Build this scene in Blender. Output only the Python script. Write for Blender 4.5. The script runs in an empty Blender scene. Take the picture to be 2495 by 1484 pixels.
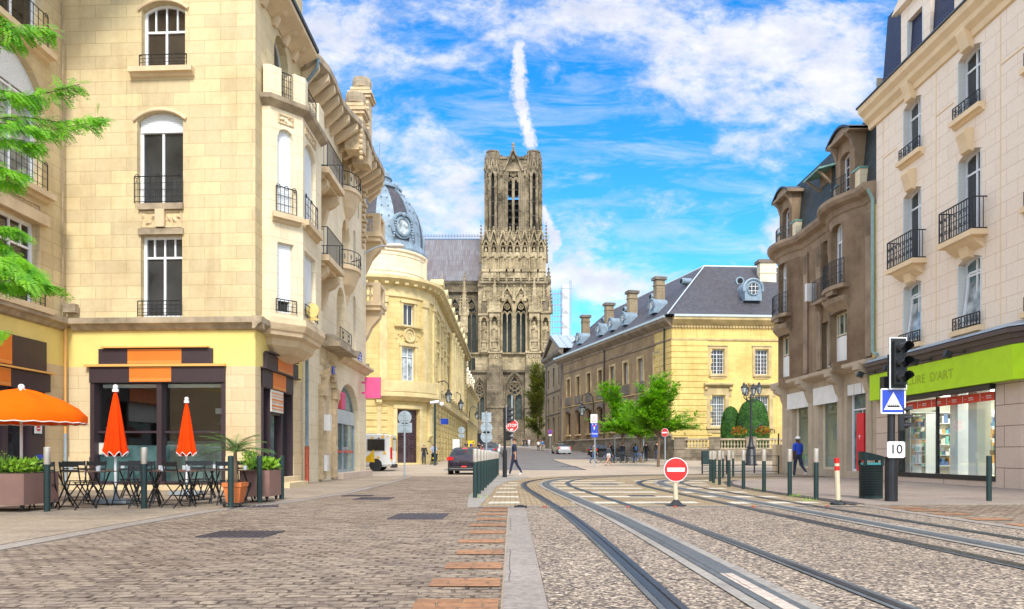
import bpy,math,random
from mathutils import Vector,Matrix
R=math.radians;PI=math.pi
random.seed(7)
sc=bpy.context.scene
col=sc.collection
# ------------------------------------------------------------------ camera, sky, sun, exposure
FPX,CX,HY=1766.5,1247.5,1108.5
cam_d=bpy.data.cameras.new('camera');cam=bpy.data.objects.new('camera',cam_d);col.objects.link(cam)
cam.location=(0,0,1.0);cam.rotation_euler=(R(90),0,0)
cam_d.sensor_width=36;cam_d.lens=36*FPX/2495;cam_d.shift_y=0.1469
cam_d.clip_start=0.1;cam_d.clip_end=6000
sc.camera=cam
sc.render.resolution_x,sc.render.resolution_y=1024,609
sc.view_settings.view_transform='Standard';sc.view_settings.look='None'
sc.view_settings.exposure=1.16;sc.view_settings.gamma=1
SUN_EL,SUN_AZ=44,173
w=bpy.data.worlds.new('World');sc.world=w;w.use_nodes=True
def build_world():
 nt=w.node_tree;N=nt.nodes;L=nt.links;N.clear()
 out=N.new('ShaderNodeOutputWorld');bg=N.new('ShaderNodeBackground');bg.inputs[1].default_value=0.15
 L.new(bg.outputs[0],out.inputs[0])
 sky=N.new('ShaderNodeTexSky');sky.sky_type='NISHITA';sky.sun_disc=False
 sky.sun_elevation=R(SUN_EL);sky.sun_rotation=R(SUN_AZ);sky.air_density=1.0;sky.dust_density=0.3;sky.ozone_density=2.5
 hs=N.new('ShaderNodeHueSaturation');hs.inputs['Saturation'].default_value=1.15;hs.inputs['Value'].default_value=1.0
 L.new(sky.outputs[0],hs.inputs['Color'])
 tc=N.new('ShaderNodeTexCoord');sep=N.new('ShaderNodeSeparateXYZ');L.new(tc.outputs['Generated'],sep.inputs[0])
 def m(op,a,b=None,c=None,clamp=False):
  n=N.new('ShaderNodeMath');n.operation=op;n.use_clamp=clamp
  for i,q in enumerate((a,b,c)):
   if q is None:continue
   if isinstance(q,(int,float)):n.inputs[i].default_value=q
   else:L.new(q,n.inputs[i])
  return n.outputs[0]
 ya=m('MAXIMUM',m('ABSOLUTE',sep.outputs[1]),0.12)
 u=m('DIVIDE',sep.outputs[0],ya);v=m('DIVIDE',m('MAXIMUM',sep.outputs[2],0.0),ya)
 cmb=N.new('ShaderNodeCombineXYZ');L.new(u,cmb.inputs[0]);L.new(v,cmb.inputs[1])
 mp=N.new('ShaderNodeMapping');mp.inputs['Rotation'].default_value=(0,0,R(18));mp.inputs['Scale'].default_value=(1.0,1.7,1)
 L.new(cmb.outputs[0],mp.inputs[0])
 def noise(sc_,det,rough,dist=0.0,vec=None):
  n=N.new('ShaderNodeTexNoise');n.inputs['Scale'].default_value=sc_;n.inputs['Detail'].default_value=det
  n.inputs['Roughness'].default_value=rough;n.inputs['Distortion'].default_value=dist
  L.new(vec or mp.outputs[0],n.inputs['Vector']);return n.outputs[0]
 n1=noise(7.5,12,0.66,0.35);n2=noise(24,8,0.65,0.15);n3=noise(1.6,3,.5)
 dens=m('ADD',m('MULTIPLY',m('SUBTRACT',n1,0.47),5.0),m('MULTIPLY',m('SUBTRACT',n2,0.5),2.2))
 def px(x,y):return((x-CX)/FPX,(HY-y)/FPX)
 def blob(x,y,rx,ry,ang,amt):
  cu,cv=px(x,y);rx/=FPX;ry/=FPX;ca,sa=math.cos(R(ang)),math.sin(R(ang))
  du=m('SUBTRACT',u,cu);dv=m('SUBTRACT',v,cv)
  a=m('DIVIDE',m('ADD',m('MULTIPLY',du,ca),m('MULTIPLY',dv,sa)),rx)
  b=m('DIVIDE',m('SUBTRACT',m('MULTIPLY',dv,ca),m('MULTIPLY',du,sa)),ry)
  r2=m('ADD',m('MULTIPLY',a,a),m('MULTIPLY',b,b))
  return m('MULTIPLY',m('EXPONENT',m('MULTIPLY',r2,-1.0)),amt*.92)
 for bl in[(800,110,200,140,-15,1.3),(1010,40,150,60,0,.35),(1020,350,190,80,-12,.8),(1010,520,230,110,-5,1.15),(1120,420,80,100,0,.5),(1700,80,420,105,-14,1.5),(2080,230,170,100,0,.8),(1450,60,200,50,0,.6),(1720,240,200,45,-12,.85),(1290,80,160,45,-10,.7),(2050,130,120,140,30,1.0),(1480,690,260,55,-6,1.6),(1400,640,60,40,0,.6),(1900,560,40,45,0,1.9),(1850,605,42,16,0,1.2),(1750,500,150,14,8,.75),(1680,425,45,11,5,1.0),(1450,428,55,9,0,.7),(1760,365,90,28,8,.7),(1420,580,130,40,25,.5),(1250,240,70,60,0,.2),(1100,150,110,50,0,.35),(1390,320,200,100,-20,-1.1),(1130,250,110,60,-20,-.7),(1750,600,330,60,0,-.5),(1500,490,220,60,0,.1),(1900,330,180,60,-10,.35),(1600,400,260,50,-10,-.5),(930,265,90,26,-25,-.6),(1400,160,120,40,-25,-.35)]:
  dens=m('ADD',dens,blob(*bl))
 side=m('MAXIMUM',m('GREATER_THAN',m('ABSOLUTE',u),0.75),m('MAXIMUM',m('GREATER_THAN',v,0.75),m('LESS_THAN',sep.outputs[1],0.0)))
 dens=m('ADD',dens,m('MULTIPLY',side,1.15))  # extra cloud outside the view, added to neutralise the ambient light
 mr=N.new('ShaderNodeMapRange');mr.interpolation_type='SMOOTHERSTEP';mr.inputs['From Min'].default_value=-0.25;mr.inputs['From Max'].default_value=2.1
 L.new(dens,mr.inputs[0]);cl=mr.outputs[0]
 nb=noise(38,5,0.6,0,cmb.outputs[0]);nb2=noise(110,3,0.6,0,cmb.outputs[0])
 def seg(p,q,w0,w1,amt):
  (u0,v0),(u1,v1)=px(*p),px(*q)
  t=m('DIVIDE',m('SUBTRACT',v,v0),v1-v0);tc_=m('MINIMUM',m('MAXIMUM',t,0.0),1.0)
  cu=m('ADD',u0,m('MULTIPLY',tc_,u1-u0));cu=m('ADD',cu,m('MULTIPLY',m('SUBTRACT',nb,.5),0.012))
  ww=m('ADD',w0/FPX,m('MULTIPLY',tc_,(w1-w0)/FPX))
  d=m('ABSOLUTE',m('DIVIDE',m('SUBTRACT',u,cu),ww))
  prof=m('SUBTRACT',1.35,d)
  prof=m('ADD',prof,m('MULTIPLY',m('SUBTRACT',nb2,.5),2.2))
  endf=m('MULTIPLY',m('MINIMUM',m('MULTIPLY',m('ADD',t,0.05),8.0),1.0,clamp=True),m('MULTIPLY',m('SUBTRACT',1.06,t),8.0,clamp=True),clamp=True)
  return m('MULTIPLY',m('MULTIPLY',prof,1.15,clamp=True),m('MULTIPLY',endf,amt),clamp=True)
 tr=seg((1262,95),(1266,250),13,19,.97);tr=m('MAXIMUM',tr,seg((1266,240),(1296,362),18,15,1));tr=m('MAXIMUM',tr,seg((1322,500),(1345,570),8,16,1))
 tr=m('MAXIMUM',tr,seg((1345,560),(1352,600),24,20,1));tr=m('MAXIMUM',tr,seg((1350,590),(1335,640),18,14,.9))
 mp2=N.new('ShaderNodeMapping');mp2.inputs['Rotation'].default_value=(0,0,R(-14));mp2.inputs['Scale'].default_value=(1.0,5.0,1);L.new(cmb.outputs[0],mp2.inputs[0])
 ci=m('MULTIPLY',m('SUBTRACT',noise(5.5,10,.68,.6,mp2.outputs[0]),.46,clamp=True),2.6,clamp=True)
 cl=m('MAXIMUM',cl,m('MULTIPLY',ci,.75));cl=m('MAXIMUM',cl,tr)
 shade=N.new('ShaderNodeMapRange');shade.inputs['From Min'].default_value=.35;shade.inputs['From Max'].default_value=.75;L.new(noise(11,9,.62),shade.inputs[0])
 cr=N.new('ShaderNodeMixRGB');cr.inputs[1].default_value=(5.2,5.15,5.25,1);cr.inputs[2].default_value=(3.1,3.4,4.3,1);L.new(shade.outputs[0],cr.inputs[0])
 hz=N.new('ShaderNodeMapRange');hz.inputs['From Min'].default_value=.62;hz.inputs['From Max'].default_value=0.12;hz.inputs['To Min'].default_value=0;hz.inputs['To Max'].default_value=1;L.new(v,hz.inputs[0])
 bl_=N.new('ShaderNodeMixRGB');bl_.blend_type='MULTIPLY';bl_.inputs[0].default_value=1
 L.new(hs.outputs[0],bl_.inputs[1])
 tint=N.new('ShaderNodeMixRGB');tint.inputs[1].default_value=(.045,.62,.90,1);tint.inputs[2].default_value=(.34,.74,.82,1);L.new(hz.outputs[0],tint.inputs[0]);L.new(tint.outputs[0],bl_.inputs[2])
 lv=N.new('ShaderNodeMapRange');lv.inputs['To Min'].default_value=.62;lv.inputs['To Max'].default_value=1.25;L.new(side,lv.inputs[0])  # unseen clouds brightened for added fill light, those in view dimmed
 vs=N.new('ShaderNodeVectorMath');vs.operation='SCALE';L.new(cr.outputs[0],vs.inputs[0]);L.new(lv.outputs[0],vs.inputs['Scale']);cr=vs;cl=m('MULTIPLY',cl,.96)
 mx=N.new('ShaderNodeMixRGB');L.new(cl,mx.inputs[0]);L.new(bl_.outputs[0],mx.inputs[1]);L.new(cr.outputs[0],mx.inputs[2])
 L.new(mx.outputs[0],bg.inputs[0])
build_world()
sd=bpy.data.lights.new('sun','SUN');sd.energy=1.9;sd.angle=R(13);sd.color=(1,.93,.82)
so=bpy.data.objects.new('sun',sd);col.objects.link(so)
so.rotation_euler=(R(90-SUN_EL),0,R(-SUN_AZ+180));so.location=(0,-20,60)
# ------------------------------------------------------------------ ground height and pixel helpers
GP=[(-1e4,0),(44,0),(57,.15),(65,.32),(77,.64),(97,1.1),(116,1.72),(140,2.45),(165,3.0),(1e5,3.0)]
def gz(y):
 for(a,za),(b,zb)in zip(GP,GP[1:]):
  if y<=b:return za+(zb-za)*(y-a)/(b-a)
def W(x,y,Y):return Vector(((x-CX)*Y/FPX,Y,1+(HY-y)*Y/FPX))
def XW(x,Y):return(x-CX)*Y/FPX
def ZW(y,Y):return 1+(HY-y)*Y/FPX
# ------------------------------------------------------------------ object helpers
def props(o,label=None,cat=None,group=None,kind=None):
 if label:o['label']=label
 if cat:o['category']=cat
 if group:o['group']=group
 if kind:o['kind']=kind
 return o
def thing(name,label,cat,loc=(0,0,0),rz=0,group=None):
 o=bpy.data.objects.new(name,None);col.objects.link(o);o.empty_display_size=.3
 o.location=loc;o.rotation_euler=(0,0,rz)
 return props(o,label,cat,group)
def dup(o,loc=None,rz=None,label=None,group=None,parent=None,scale=None):
 c=o.copy();col.objects.link(c)
 if parent is not None:c.parent=parent
 if loc is not None:c.location=loc
 if rz is not None:c.rotation_euler=(0,0,rz)
 if scale is not None:c.scale=(scale,)*3 if isinstance(scale,(int,float))else scale
 if label:c['label']=label
 if group:c['group']=group
 for ch in list(o.children):dup(ch,parent=c)
 return c
def offs(p):
 v=Vector((0,0,0))
 while p is not None:v+=p.location;p=p.parent
 return v
class MB:
 def __init__(s):s.v=[];s.f=[];s.m=[];s.uv=[]
 def add(s,vs,fs,mi=0,uvs=None):
  n=len(s.v);s.v.extend([tuple(q)for q in vs])
  for i,f in enumerate(fs):
   s.f.append([n+k for k in f]);s.m.append(mi);s.uv.append(uvs[i]if uvs else None)
  return s
 def quad(s,a,b,c,d,mi=0,uv=None):return s.add([a,b,c,d],[(0,1,2,3)],mi,[uv]if uv else None)
 def box(s,x0,x1,y0,y1,z0,z1,mi=0):
  if x0>x1:x0,x1=x1,x0
  if y0>y1:y0,y1=y1,y0
  if z0>z1:z0,z1=z1,z0
  v=[(x0,y0,z0),(x1,y0,z0),(x1,y1,z0),(x0,y1,z0),(x0,y0,z1),(x1,y0,z1),(x1,y1,z1),(x0,y1,z1)]
  return s.add(v,[(0,3,2,1),(4,5,6,7),(0,1,5,4),(1,2,6,5),(2,3,7,6),(3,0,4,7)],mi)
 def obox(s,c,sx,sy,sz,rot=None,mi=0):
  M=rot if rot is not None else Matrix.Identity(3);c=Vector(c)
  v=[c+M@Vector((a*sx/2,b*sy/2,d*sz/2))for d in(-1,1)for a,b in((-1,-1),(1,-1),(1,1),(-1,1))]
  return s.add(v,[(0,3,2,1),(4,5,6,7),(0,1,5,4),(1,2,6,5),(2,3,7,6),(3,0,4,7)],mi)
 def bar(s,p,q,wx,wy=None,mi=0,up=(0,0,1)):
  p=Vector(p);q=Vector(q);d=q-p;l=d.length
  if l<1e-6:return s
  z=d/l;u=Vector(up)
  if abs(z.dot(u))>.98:u=Vector((0,1,0))
  x=u.cross(z).normalized();y=z.cross(x);M=Matrix((x,y,z)).transposed()
  return s.obox((p+q)/2,wx,wy or wx,l,M,mi)
 def cyl(s,p,q,r0,r1=None,n=10,mi=0,cap=True):
  p=Vector(p);q=Vector(q);r1=r0 if r1 is None else r1;d=q-p
  if d.length<1e-6:return s
  z=d.normalized();u=Vector((0,0,1))if abs(z.z)<.95 else Vector((1,0,0));x=u.cross(z).normalized();y=z.cross(x)
  v=[c+(x*math.cos(2*PI*i/n)+y*math.sin(2*PI*i/n))*r for c,r in((p,r0),(q,r1))for i in range(n)]
  f=[(i,(i+1)%n,n+(i+1)%n,n+i)for i in range(n)]
  if cap:f+=[tuple(range(n-1,-1,-1)),tuple(range(n,2*n))]
  return s.add(v,f,mi)
 def tube(s,pts,r,n=6,mi=0,closed=False):
  pts=[Vector(p)for p in pts];k=len(pts);rr=r if isinstance(r,(list,tuple))else[r]*k
  vs=[];px_=None
  for i,p in enumerate(pts):
   a=pts[i-1]if(i or closed)else p;b=pts[(i+1)%k]if(i<k-1 or closed)else p
   z=(b-a);z=z.normalized()if z.length>1e-9 else Vector((0,0,1))
   if px_ is None:
    u=Vector((0,0,1))if abs(z.z)<.9 else Vector((1,0,0));x=u.cross(z).normalized()
   else:
    x=px_-z*px_.dot(z);x=x.normalized()if x.length>1e-6 else Vector((1,0,0))
   px_=x;y=z.cross(x)
   vs+=[p+(x*math.cos(2*PI*j/n)+y*math.sin(2*PI*j/n))*rr[i]for j in range(n)]
  fs=[]
  for i in range(k if closed else k-1):
   a=i*n;b=((i+1)%k)*n
   fs+=[(a+j,a+(j+1)%n,b+(j+1)%n,b+j)for j in range(n)]
  if not closed:fs+=[tuple(range(n-1,-1,-1)),tuple(range((k-1)*n,k*n))]
  return s.add(vs,fs,mi)
 def lathe(s,prof,c=(0,0,0),n=14,mi=0,sx=1,sy=1,ang0=0):
  vs=[];cx,cy,cz=c;k=len(prof)
  for r,z in prof:vs+=[(cx+sx*r*math.cos(ang0+2*PI*j/n),cy+sy*r*math.sin(ang0+2*PI*j/n),cz+z)for j in range(n)]
  fs=[(i*n+j,i*n+(j+1)%n,(i+1)*n+(j+1)%n,(i+1)*n+j)for i in range(k-1)for j in range(n)]
  fs+=[tuple(range(n-1,-1,-1)),tuple(range((k-1)*n,k*n))]
  return s.add(vs,fs,mi)
 def ball(s,c,r,n=10,mi=0,sz=1.0,jit=0):
  k=n//2+1
  prof=[(max(1e-4,r*math.sin(PI*i/k)),-r*sz*math.cos(PI*i/k))for i in range(k+1)]
  return s.lathe(prof,c,n,mi)
 def prism(s,poly,p0,ux,uy,h,mi=0):
  """polygon (list of 2D) in plane p0+ux*a+uy*b, extruded by vector h"""
  p0=Vector(p0);ux=Vector(ux);uy=Vector(uy);h=Vector(h);n=len(poly)
  v=[p0+ux*a+uy*b for a,b in poly];v+=[q+h for q in v]
  fs=[tuple(range(n)),tuple(range(2*n-1,n-1,-1))]+[(i,(i+n),(i+1)%n+n,(i+1)%n)for i in range(n)]
  return s.add(v,fs,mi)
 def xf(s,M):
  s.v=[tuple(M@Vector(q))for q in s.v];return s
 def build(s,name,mats,parent=None,smooth=False,label=None,kind=None,cat=None,group=None,loc=None):
  if not s.f:return None
  if name in('eaves_bracket','parapet_pier','meter_box','plinth','console','dresser')and parent is not None:
   uf=list(range(len(s.v)))
   def fd(i):
    while uf[i]!=i:uf[i]=uf[uf[i]];i=uf[i]
    return i
   for f in s.f:
    for k in f[1:]:uf[fd(k)]=fd(f[0])
   G={}
   for f,mi,uv in zip(s.f,s.m,s.uv):G.setdefault(fd(f[0]),[]).append((f,mi,uv))
   if len(G)>1:
    o=None
    for fs in G.values():
     q=MB()
     for f,mi,uv in fs:q.add([s.v[k]for k in f],[tuple(range(len(f)))],mi,[uv])
     nm_=name;q.solo=1;o=MB._mk(q,nm_,mats,parent,smooth)
    return o
  return s._mk(name,mats,parent,smooth,label,kind,cat,group,loc)
 def _mk(s,name,mats,parent=None,smooth=False,label=None,kind=None,cat=None,group=None,loc=None):
  o0=offs(parent)if parent is not None else Vector(loc or(0,0,0))
  me=bpy.data.meshes.new(name)
  me.from_pydata([(x-o0.x,y-o0.y,z-o0.z)for x,y,z in s.v],[],s.f)
  if not isinstance(mats,(list,tuple)):mats=[mats]
  for q in mats:me.materials.append(q)
  me.polygons.foreach_set('material_index',s.m)
  ul=me.uv_layers.new(name='UVMap');buf=[]
  V=s.v
  for f,uv in zip(s.f,s.uv):
   if uv:
    for q in uv:buf+=[q[0],q[1]]
   else:
    a,b,c=Vector(V[f[0]]),Vector(V[f[1]]),Vector(V[f[2]]);nn=(b-a).cross(c-b)
    if len(f)>3 and nn.length<1e-9:nn=(c-b).cross(Vector(V[f[3]])-c)
    if abs(nn.z)>.8*nn.length or nn.length<1e-12:
     for k in f:buf+=[V[k][0],V[k][1]]
    else:
     tx,ty=-nn.y,nn.x;l=math.hypot(tx,ty)or 1;tx/=l;ty/=l
     for k in f:buf+=[V[k][0]*tx+V[k][1]*ty,V[k][2]]
  ul.data.foreach_set('uv',buf)
  if smooth:me.polygons.foreach_set('use_smooth',[True]*len(me.polygons));
  me.update()
  o=bpy.data.objects.new(name,me);col.objects.link(o)
  if smooth=='auto':
   try:me.set_sharp_from_angle(angle=R(38))
   except Exception:pass
  if parent is not None:o.parent=parent
  else:o.location=o0
  return props(o,label,cat,group,kind)
def text_into(mb,txt,size,o,ux,uy,mi=0,ext=.004,align='CENTER',sx=1.0):
 cu=bpy.data.curves.new('lettering','FONT');cu.body=txt;cu.size=size;cu.align_x=align;cu.align_y='CENTER';cu.extrude=0;cu.resolution_u=3;cu.offset=size*.012
 ob=bpy.data.objects.new('lettering',cu);col.objects.link(ob)
 dg=bpy.context.evaluated_depsgraph_get();me=bpy.data.meshes.new_from_object(ob.evaluated_get(dg))
 o=Vector(o);ux=Vector(ux);uy=Vector(uy)
 mb.add([o+ux*v.co.x*sx+uy*v.co.y for v in me.vertices],[tuple(p.vertices)for p in me.polygons],mi)
 bpy.data.objects.remove(ob);bpy.data.meshes.remove(me)
# ------------------------------------------------------------------ materials
MATS={}
def lin(c):return tuple(((q/12.92)if q<=.04045 else((q+.055)/1.055)**2.4)for q in c)
def nodes(name):
 m=bpy.data.materials.new(name);m.use_nodes=True;nt=m.node_tree;b=nt.nodes['Principled BSDF'];MATS[name]=m
 return m,nt.nodes,nt.links,b
def setb(b,k,v):
 if k in b.inputs:b.inputs[k].default_value=v
def c4(c):return(c[0],c[1],c[2],1)
def mat(name,c,rough=.7,metal=0,var=.12,vscale=3.0,bump=0,bscale=40,coat=0,emit=None,spec=.5,c2=None,wcoord='Object'):
 """plain surface with a little noise in colour and roughness"""
 m,N,L,b=nodes(name)
 tc=N.new('ShaderNodeTexCoord');n=N.new('ShaderNodeTexNoise');n.inputs['Scale'].default_value=vscale;n.inputs['Detail'].default_value=6;n.inputs['Roughness'].default_value=.6
 L.new(tc.outputs[wcoord],n.inputs['Vector'])
 cr=N.new('ShaderNodeMixRGB');
 a=tuple(q*(1-var)for q in c);d=tuple(min(1,q*(1+var))for q in c)if c2 is None else c2
 cr.inputs[1].default_value=c4(a);cr.inputs[2].default_value=c4(d)
 mr=N.new('ShaderNodeMapRange');mr.inputs['From Min'].default_value=.3;mr.inputs['From Max'].default_value=.7;L.new(n.outputs[0],mr.inputs[0]);L.new(mr.outputs[0],cr.inputs[0])
 L.new(cr.outputs[0],b.inputs['Base Color'])
 setb(b,'Roughness',rough);setb(b,'Metallic',metal);setb(b,'Coat Weight',coat);setb(b,'Specular IOR Level',spec)
 if emit:setb(b,'Emission Color',c4(emit[0]));setb(b,'Emission Strength',emit[1])
 if bump:
  n2=N.new('ShaderNodeTexNoise');n2.inputs['Scale'].default_value=bscale;n2.inputs['Detail'].default_value=4;L.new(tc.outputs[wcoord],n2.inputs['Vector'])
  bp=N.new('ShaderNodeBump');bp.inputs['Strength'].default_value=bump;bp.inputs['Distance'].default_value=.02;L.new(n2.outputs[0],bp.inputs['Height']);L.new(bp.outputs[0],b.inputs['Normal'])
 return m
def stone(name,c1,c2,mortar,bw=.9,bh=.36,ms=.006,stain=(.55,.5,.42),stain_amt=.35,stain_scale=.5,rough=.85,streak=.25,bump=.35,msmooth=.2,offset=.5,dirt_dark=None,fine=.12):
 """coursed stone: UV in metres, block tone, joints, blotches and rain streaks"""
 m,N,L,b=nodes(name)
 tc=N.new('ShaderNodeTexCoord')
 br=N.new('ShaderNodeTexBrick');br.inputs['Scale'].default_value=1;br.inputs['Brick Width'].default_value=bw;br.inputs['Row Height'].default_value=bh
 br.inputs['Mortar Size'].default_value=ms;br.inputs['Mortar Smooth'].default_value=msmooth;br.inputs['Bias'].default_value=0;br.offset=offset
 br.inputs['Color1'].default_value=c4(c1);br.inputs['Color2'].default_value=c4(c2);br.inputs['Mortar'].default_value=c4(mortar)
 dn=N.new('ShaderNodeTexNoise');dn.inputs['Scale'].default_value=2.5;dn.inputs['Detail'].default_value=3
 mxv=N.new('ShaderNodeMixRGB');mxv.blend_type='ADD';mxv.inputs[0].default_value=.012
 L.new(tc.outputs['UV'],dn.inputs['Vector']);L.new(tc.outputs['UV'],mxv.inputs[1]);L.new(dn.outputs['Color'],mxv.inputs[2]);L.new(mxv.outputs[0],br.inputs['Vector'])
 def nz(sc_,det,mapsc=None,rough_=.65):
  n=N.new('ShaderNodeTexNoise');n.inputs['Scale'].default_value=sc_;n.inputs['Detail'].default_value=det;n.inputs['Roughness'].default_value=rough_
  if mapsc:
   mp=N.new('ShaderNodeMapping');mp.inputs['Scale'].default_value=mapsc;L.new(tc.outputs['UV'],mp.inputs[0]);L.new(mp.outputs[0],n.inputs['Vector'])
  else:L.new(tc.outputs['Object'],n.inputs['Vector'])
  return n.outputs[0]
 def mul(colr,fac_out,lo,hi,cc,amt):
  mr=N.new('ShaderNodeMapRange');mr.inputs['From Min'].default_value=lo;mr.inputs['From Max'].default_value=hi;mr.inputs['To Max'].default_value=amt;L.new(fac_out,mr.inputs[0])
  x=N.new('ShaderNodeMixRGB');x.blend_type='MULTIPLY';x.inputs[2].default_value=c4(cc);L.new(mr.outputs[0],x.inputs[0]);L.new(colr,x.inputs[1]);return x.outputs[0]
 c=br.outputs['Color']
 c=mul(c,nz(stain_scale,8),.45,.75,stain,stain_amt)
 if streak:c=mul(c,nz(1.0,6,(3.0,.22,1)),.5,.78,stain,streak)
 if dirt_dark:c=mul(c,nz(dirt_dark[1],10,None,.72),dirt_dark[2],dirt_dark[3],dirt_dark[0],1.0)
 c=mul(c,nz(9,6),.35,.8,(.72,.7,.66),fine*3)
 L.new(c,b.inputs['Base Color']);setb(b,'Roughness',rough);setb(b,'Specular IOR Level',.25)
 hn=nz(22,5);mx=N.new('ShaderNodeMath');mx.operation='MULTIPLY_ADD';L.new(br.outputs['Fac'],mx.inputs[0]);mx.inputs[1].default_value=-1.0;L.new(hn,mx.inputs[2])
 bp=N.new('ShaderNodeBump');bp.inputs['Strength'].default_value=bump;bp.inputs['Distance'].default_value=.02;L.new(mx.outputs[0],bp.inputs['Height']);L.new(bp.outputs[0],b.inputs['Normal'])
 return m
def glass_mat(name,base,rough=.03,var=.5,vs=.7,c2=None):
 """glazing seen from outside: dark room behind, mirror-like surface that is not quite flat"""
 m,N,L,b=nodes(name)
 tc=N.new('ShaderNodeTexCoord');n=N.new('ShaderNodeTexNoise');n.inputs['Scale'].default_value=vs;n.inputs['Detail'].default_value=3;L.new(tc.outputs['Object'],n.inputs['Vector'])
 cr=N.new('ShaderNodeMixRGB');cr.inputs[1].default_value=c4(tuple(q*(1-var)for q in base));cr.inputs[2].default_value=c4(c2 or tuple(q*(1+var)for q in base))
 mr=N.new('ShaderNodeMapRange');mr.inputs['From Min'].default_value=.35;mr.inputs['From Max'].default_value=.65;L.new(n.outputs[0],mr.inputs[0]);L.new(mr.outputs[0],cr.inputs[0])
 L.new(cr.outputs[0],b.inputs['Base Color']);setb(b,'Roughness',rough);setb(b,'Specular IOR Level',.7)
 n2=N.new('ShaderNodeTexNoise');n2.inputs['Scale'].default_value=1.3;L.new(tc.outputs['Object'],n2.inputs['Vector'])
 bp=N.new('ShaderNodeBump');bp.inputs['Strength'].default_value=.06;bp.inputs['Distance'].default_value=.1;L.new(n2.outputs[0],bp.inputs['Height']);L.new(bp.outputs[0],b.inputs['Normal'])
 return m
def clear_glass(name,tint=(.9,.95,.95)):
 m,N,L,b=nodes(name);out=N['Material Output']
 t=N.new('ShaderNodeBsdfTransparent');t.inputs[0].default_value=c4(tint);g=N.new('ShaderNodeBsdfGlossy');g.inputs['Roughness'].default_value=.02
 fr=N.new('ShaderNodeFresnel');fr.inputs[0].default_value=1.55;ml=N.new('ShaderNodeMath');ml.operation='MULTIPLY_ADD';ml.inputs[1].default_value=1.6;ml.inputs[2].default_value=.06;ml.use_clamp=True
 mx=N.new('ShaderNodeMixShader');L.new(fr.outputs[0],ml.inputs[0]);ge=N.new('ShaderNodeNewGeometry');iv=N.new('ShaderNodeMath');iv.operation='SUBTRACT';iv.inputs[0].default_value=1;L.new(ge.outputs['Backfacing'],iv.inputs[1]);m2=N.new('ShaderNodeMath');m2.operation='MULTIPLY';L.new(ml.outputs[0],m2.inputs[0]);L.new(iv.outputs[0],m2.inputs[1]);L.new(m2.outputs[0],mx.inputs[0]);L.new(t.outputs[0],mx.inputs[1]);L.new(g.outputs[0],mx.inputs[2]);L.new(mx.outputs[0],out.inputs[0])
 return m
def wavemat(name,c1,c2,scale,direction='Z',rough=.5,bump=.5,metal=0,coord='Object',dist=0):
 m,N,L,b=nodes(name);tc=N.new('ShaderNodeTexCoord');wv=N.new('ShaderNodeTexWave');wv.wave_type='BANDS';wv.bands_direction=direction
 wv.inputs['Scale'].default_value=scale;wv.inputs['Distortion'].default_value=dist;L.new(tc.outputs[coord],wv.inputs['Vector'])
 cr=N.new('ShaderNodeMixRGB');cr.inputs[1].default_value=c4(c1);cr.inputs[2].default_value=c4(c2);L.new(wv.outputs['Fac'],cr.inputs[0]);L.new(cr.outputs[0],b.inputs['Base Color'])
 bp=N.new('ShaderNodeBump');bp.inputs['Strength'].default_value=bump;bp.inputs['Distance'].default_value=.02;L.new(wv.outputs['Fac'],bp.inputs['Height']);L.new(bp.outputs[0],b.inputs['Normal'])
 setb(b,'Roughness',rough);setb(b,'Metallic',metal);return m
M_=MATS
stone('cream_stone',(.73,.61,.36),(.60,.50,.315),(.50,.38,.21),.9,.36,.008,stain=(.68,.60,.5),stain_amt=.7,streak=.5)
stone('cream_stone_small',(.70,.58,.37),(.66,.52,.32),(.5,.36,.2),.8,.36,.006,stain=(.75,.66,.54),stain_amt=.5,streak=.35)
stone('side_stone',(.82,.72,.52),(.78,.68,.49),(.55,.44,.3),1.1,.52,.006,stain=(.72,.64,.52),stain_amt=.5,streak=.4)
stone('pink_stone',(.87,.75,.62),(.84,.72,.59),(.62,.44,.30),.95,.47,.008,stain=(.85,.8,.72),stain_amt=.3,streak=.15,bump=.2)
stone('pink_base_stone',(.66,.53,.43),(.61,.49,.40),(.2,.14,.1),3.0,.62,.012,stain=(.75,.66,.58),stain_amt=.4,streak=.2)
stone('yellow_stone',(.76,.58,.21),(.68,.50,.18),(.52,.36,.13),.8,.34,.005,stain=(.6,.48,.34),stain_amt=.55,streak=.5,stain_scale=.25)
stone('bank_stone',(.70,.56,.25),(.62,.49,.21),(.44,.32,.14),.95,.42,.010,stain=(.66,.57,.42),stain_amt=.5,streak=.45)
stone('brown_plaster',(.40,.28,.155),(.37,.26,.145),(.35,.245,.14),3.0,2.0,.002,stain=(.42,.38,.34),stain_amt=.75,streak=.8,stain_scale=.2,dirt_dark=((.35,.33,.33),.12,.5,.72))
stone('palace_stone',(.36,.28,.18),(.32,.25,.16),(.2,.15,.1),.9,.4,.01,stain=(.4,.37,.33),stain_amt=.8,streak=.5,stain_scale=.2)
stone('sooty_plaster',(.31,.225,.145),(.28,.205,.13),(.2,.15,.1),2.4,1.3,.002,stain=(.5,.43,.36),stain_amt=.75,streak=.6,stain_scale=.4,dirt_dark=((.5,.44,.4),.35,.45,.7))
stone('sooty_base',(.52,.43,.32),(.48,.4,.3),(.35,.28,.2),1.6,.8,.003,stain=(.6,.54,.48),stain_amt=.6,streak=.5)
stone('old_wall',(.30,.25,.18),(.22,.18,.13),(.12,.1,.08),.8,.38,.012,stain=(.4,.38,.35),stain_amt=.8,streak=.6,dirt_dark=((.35,.34,.33),.5,.5,.75))
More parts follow.
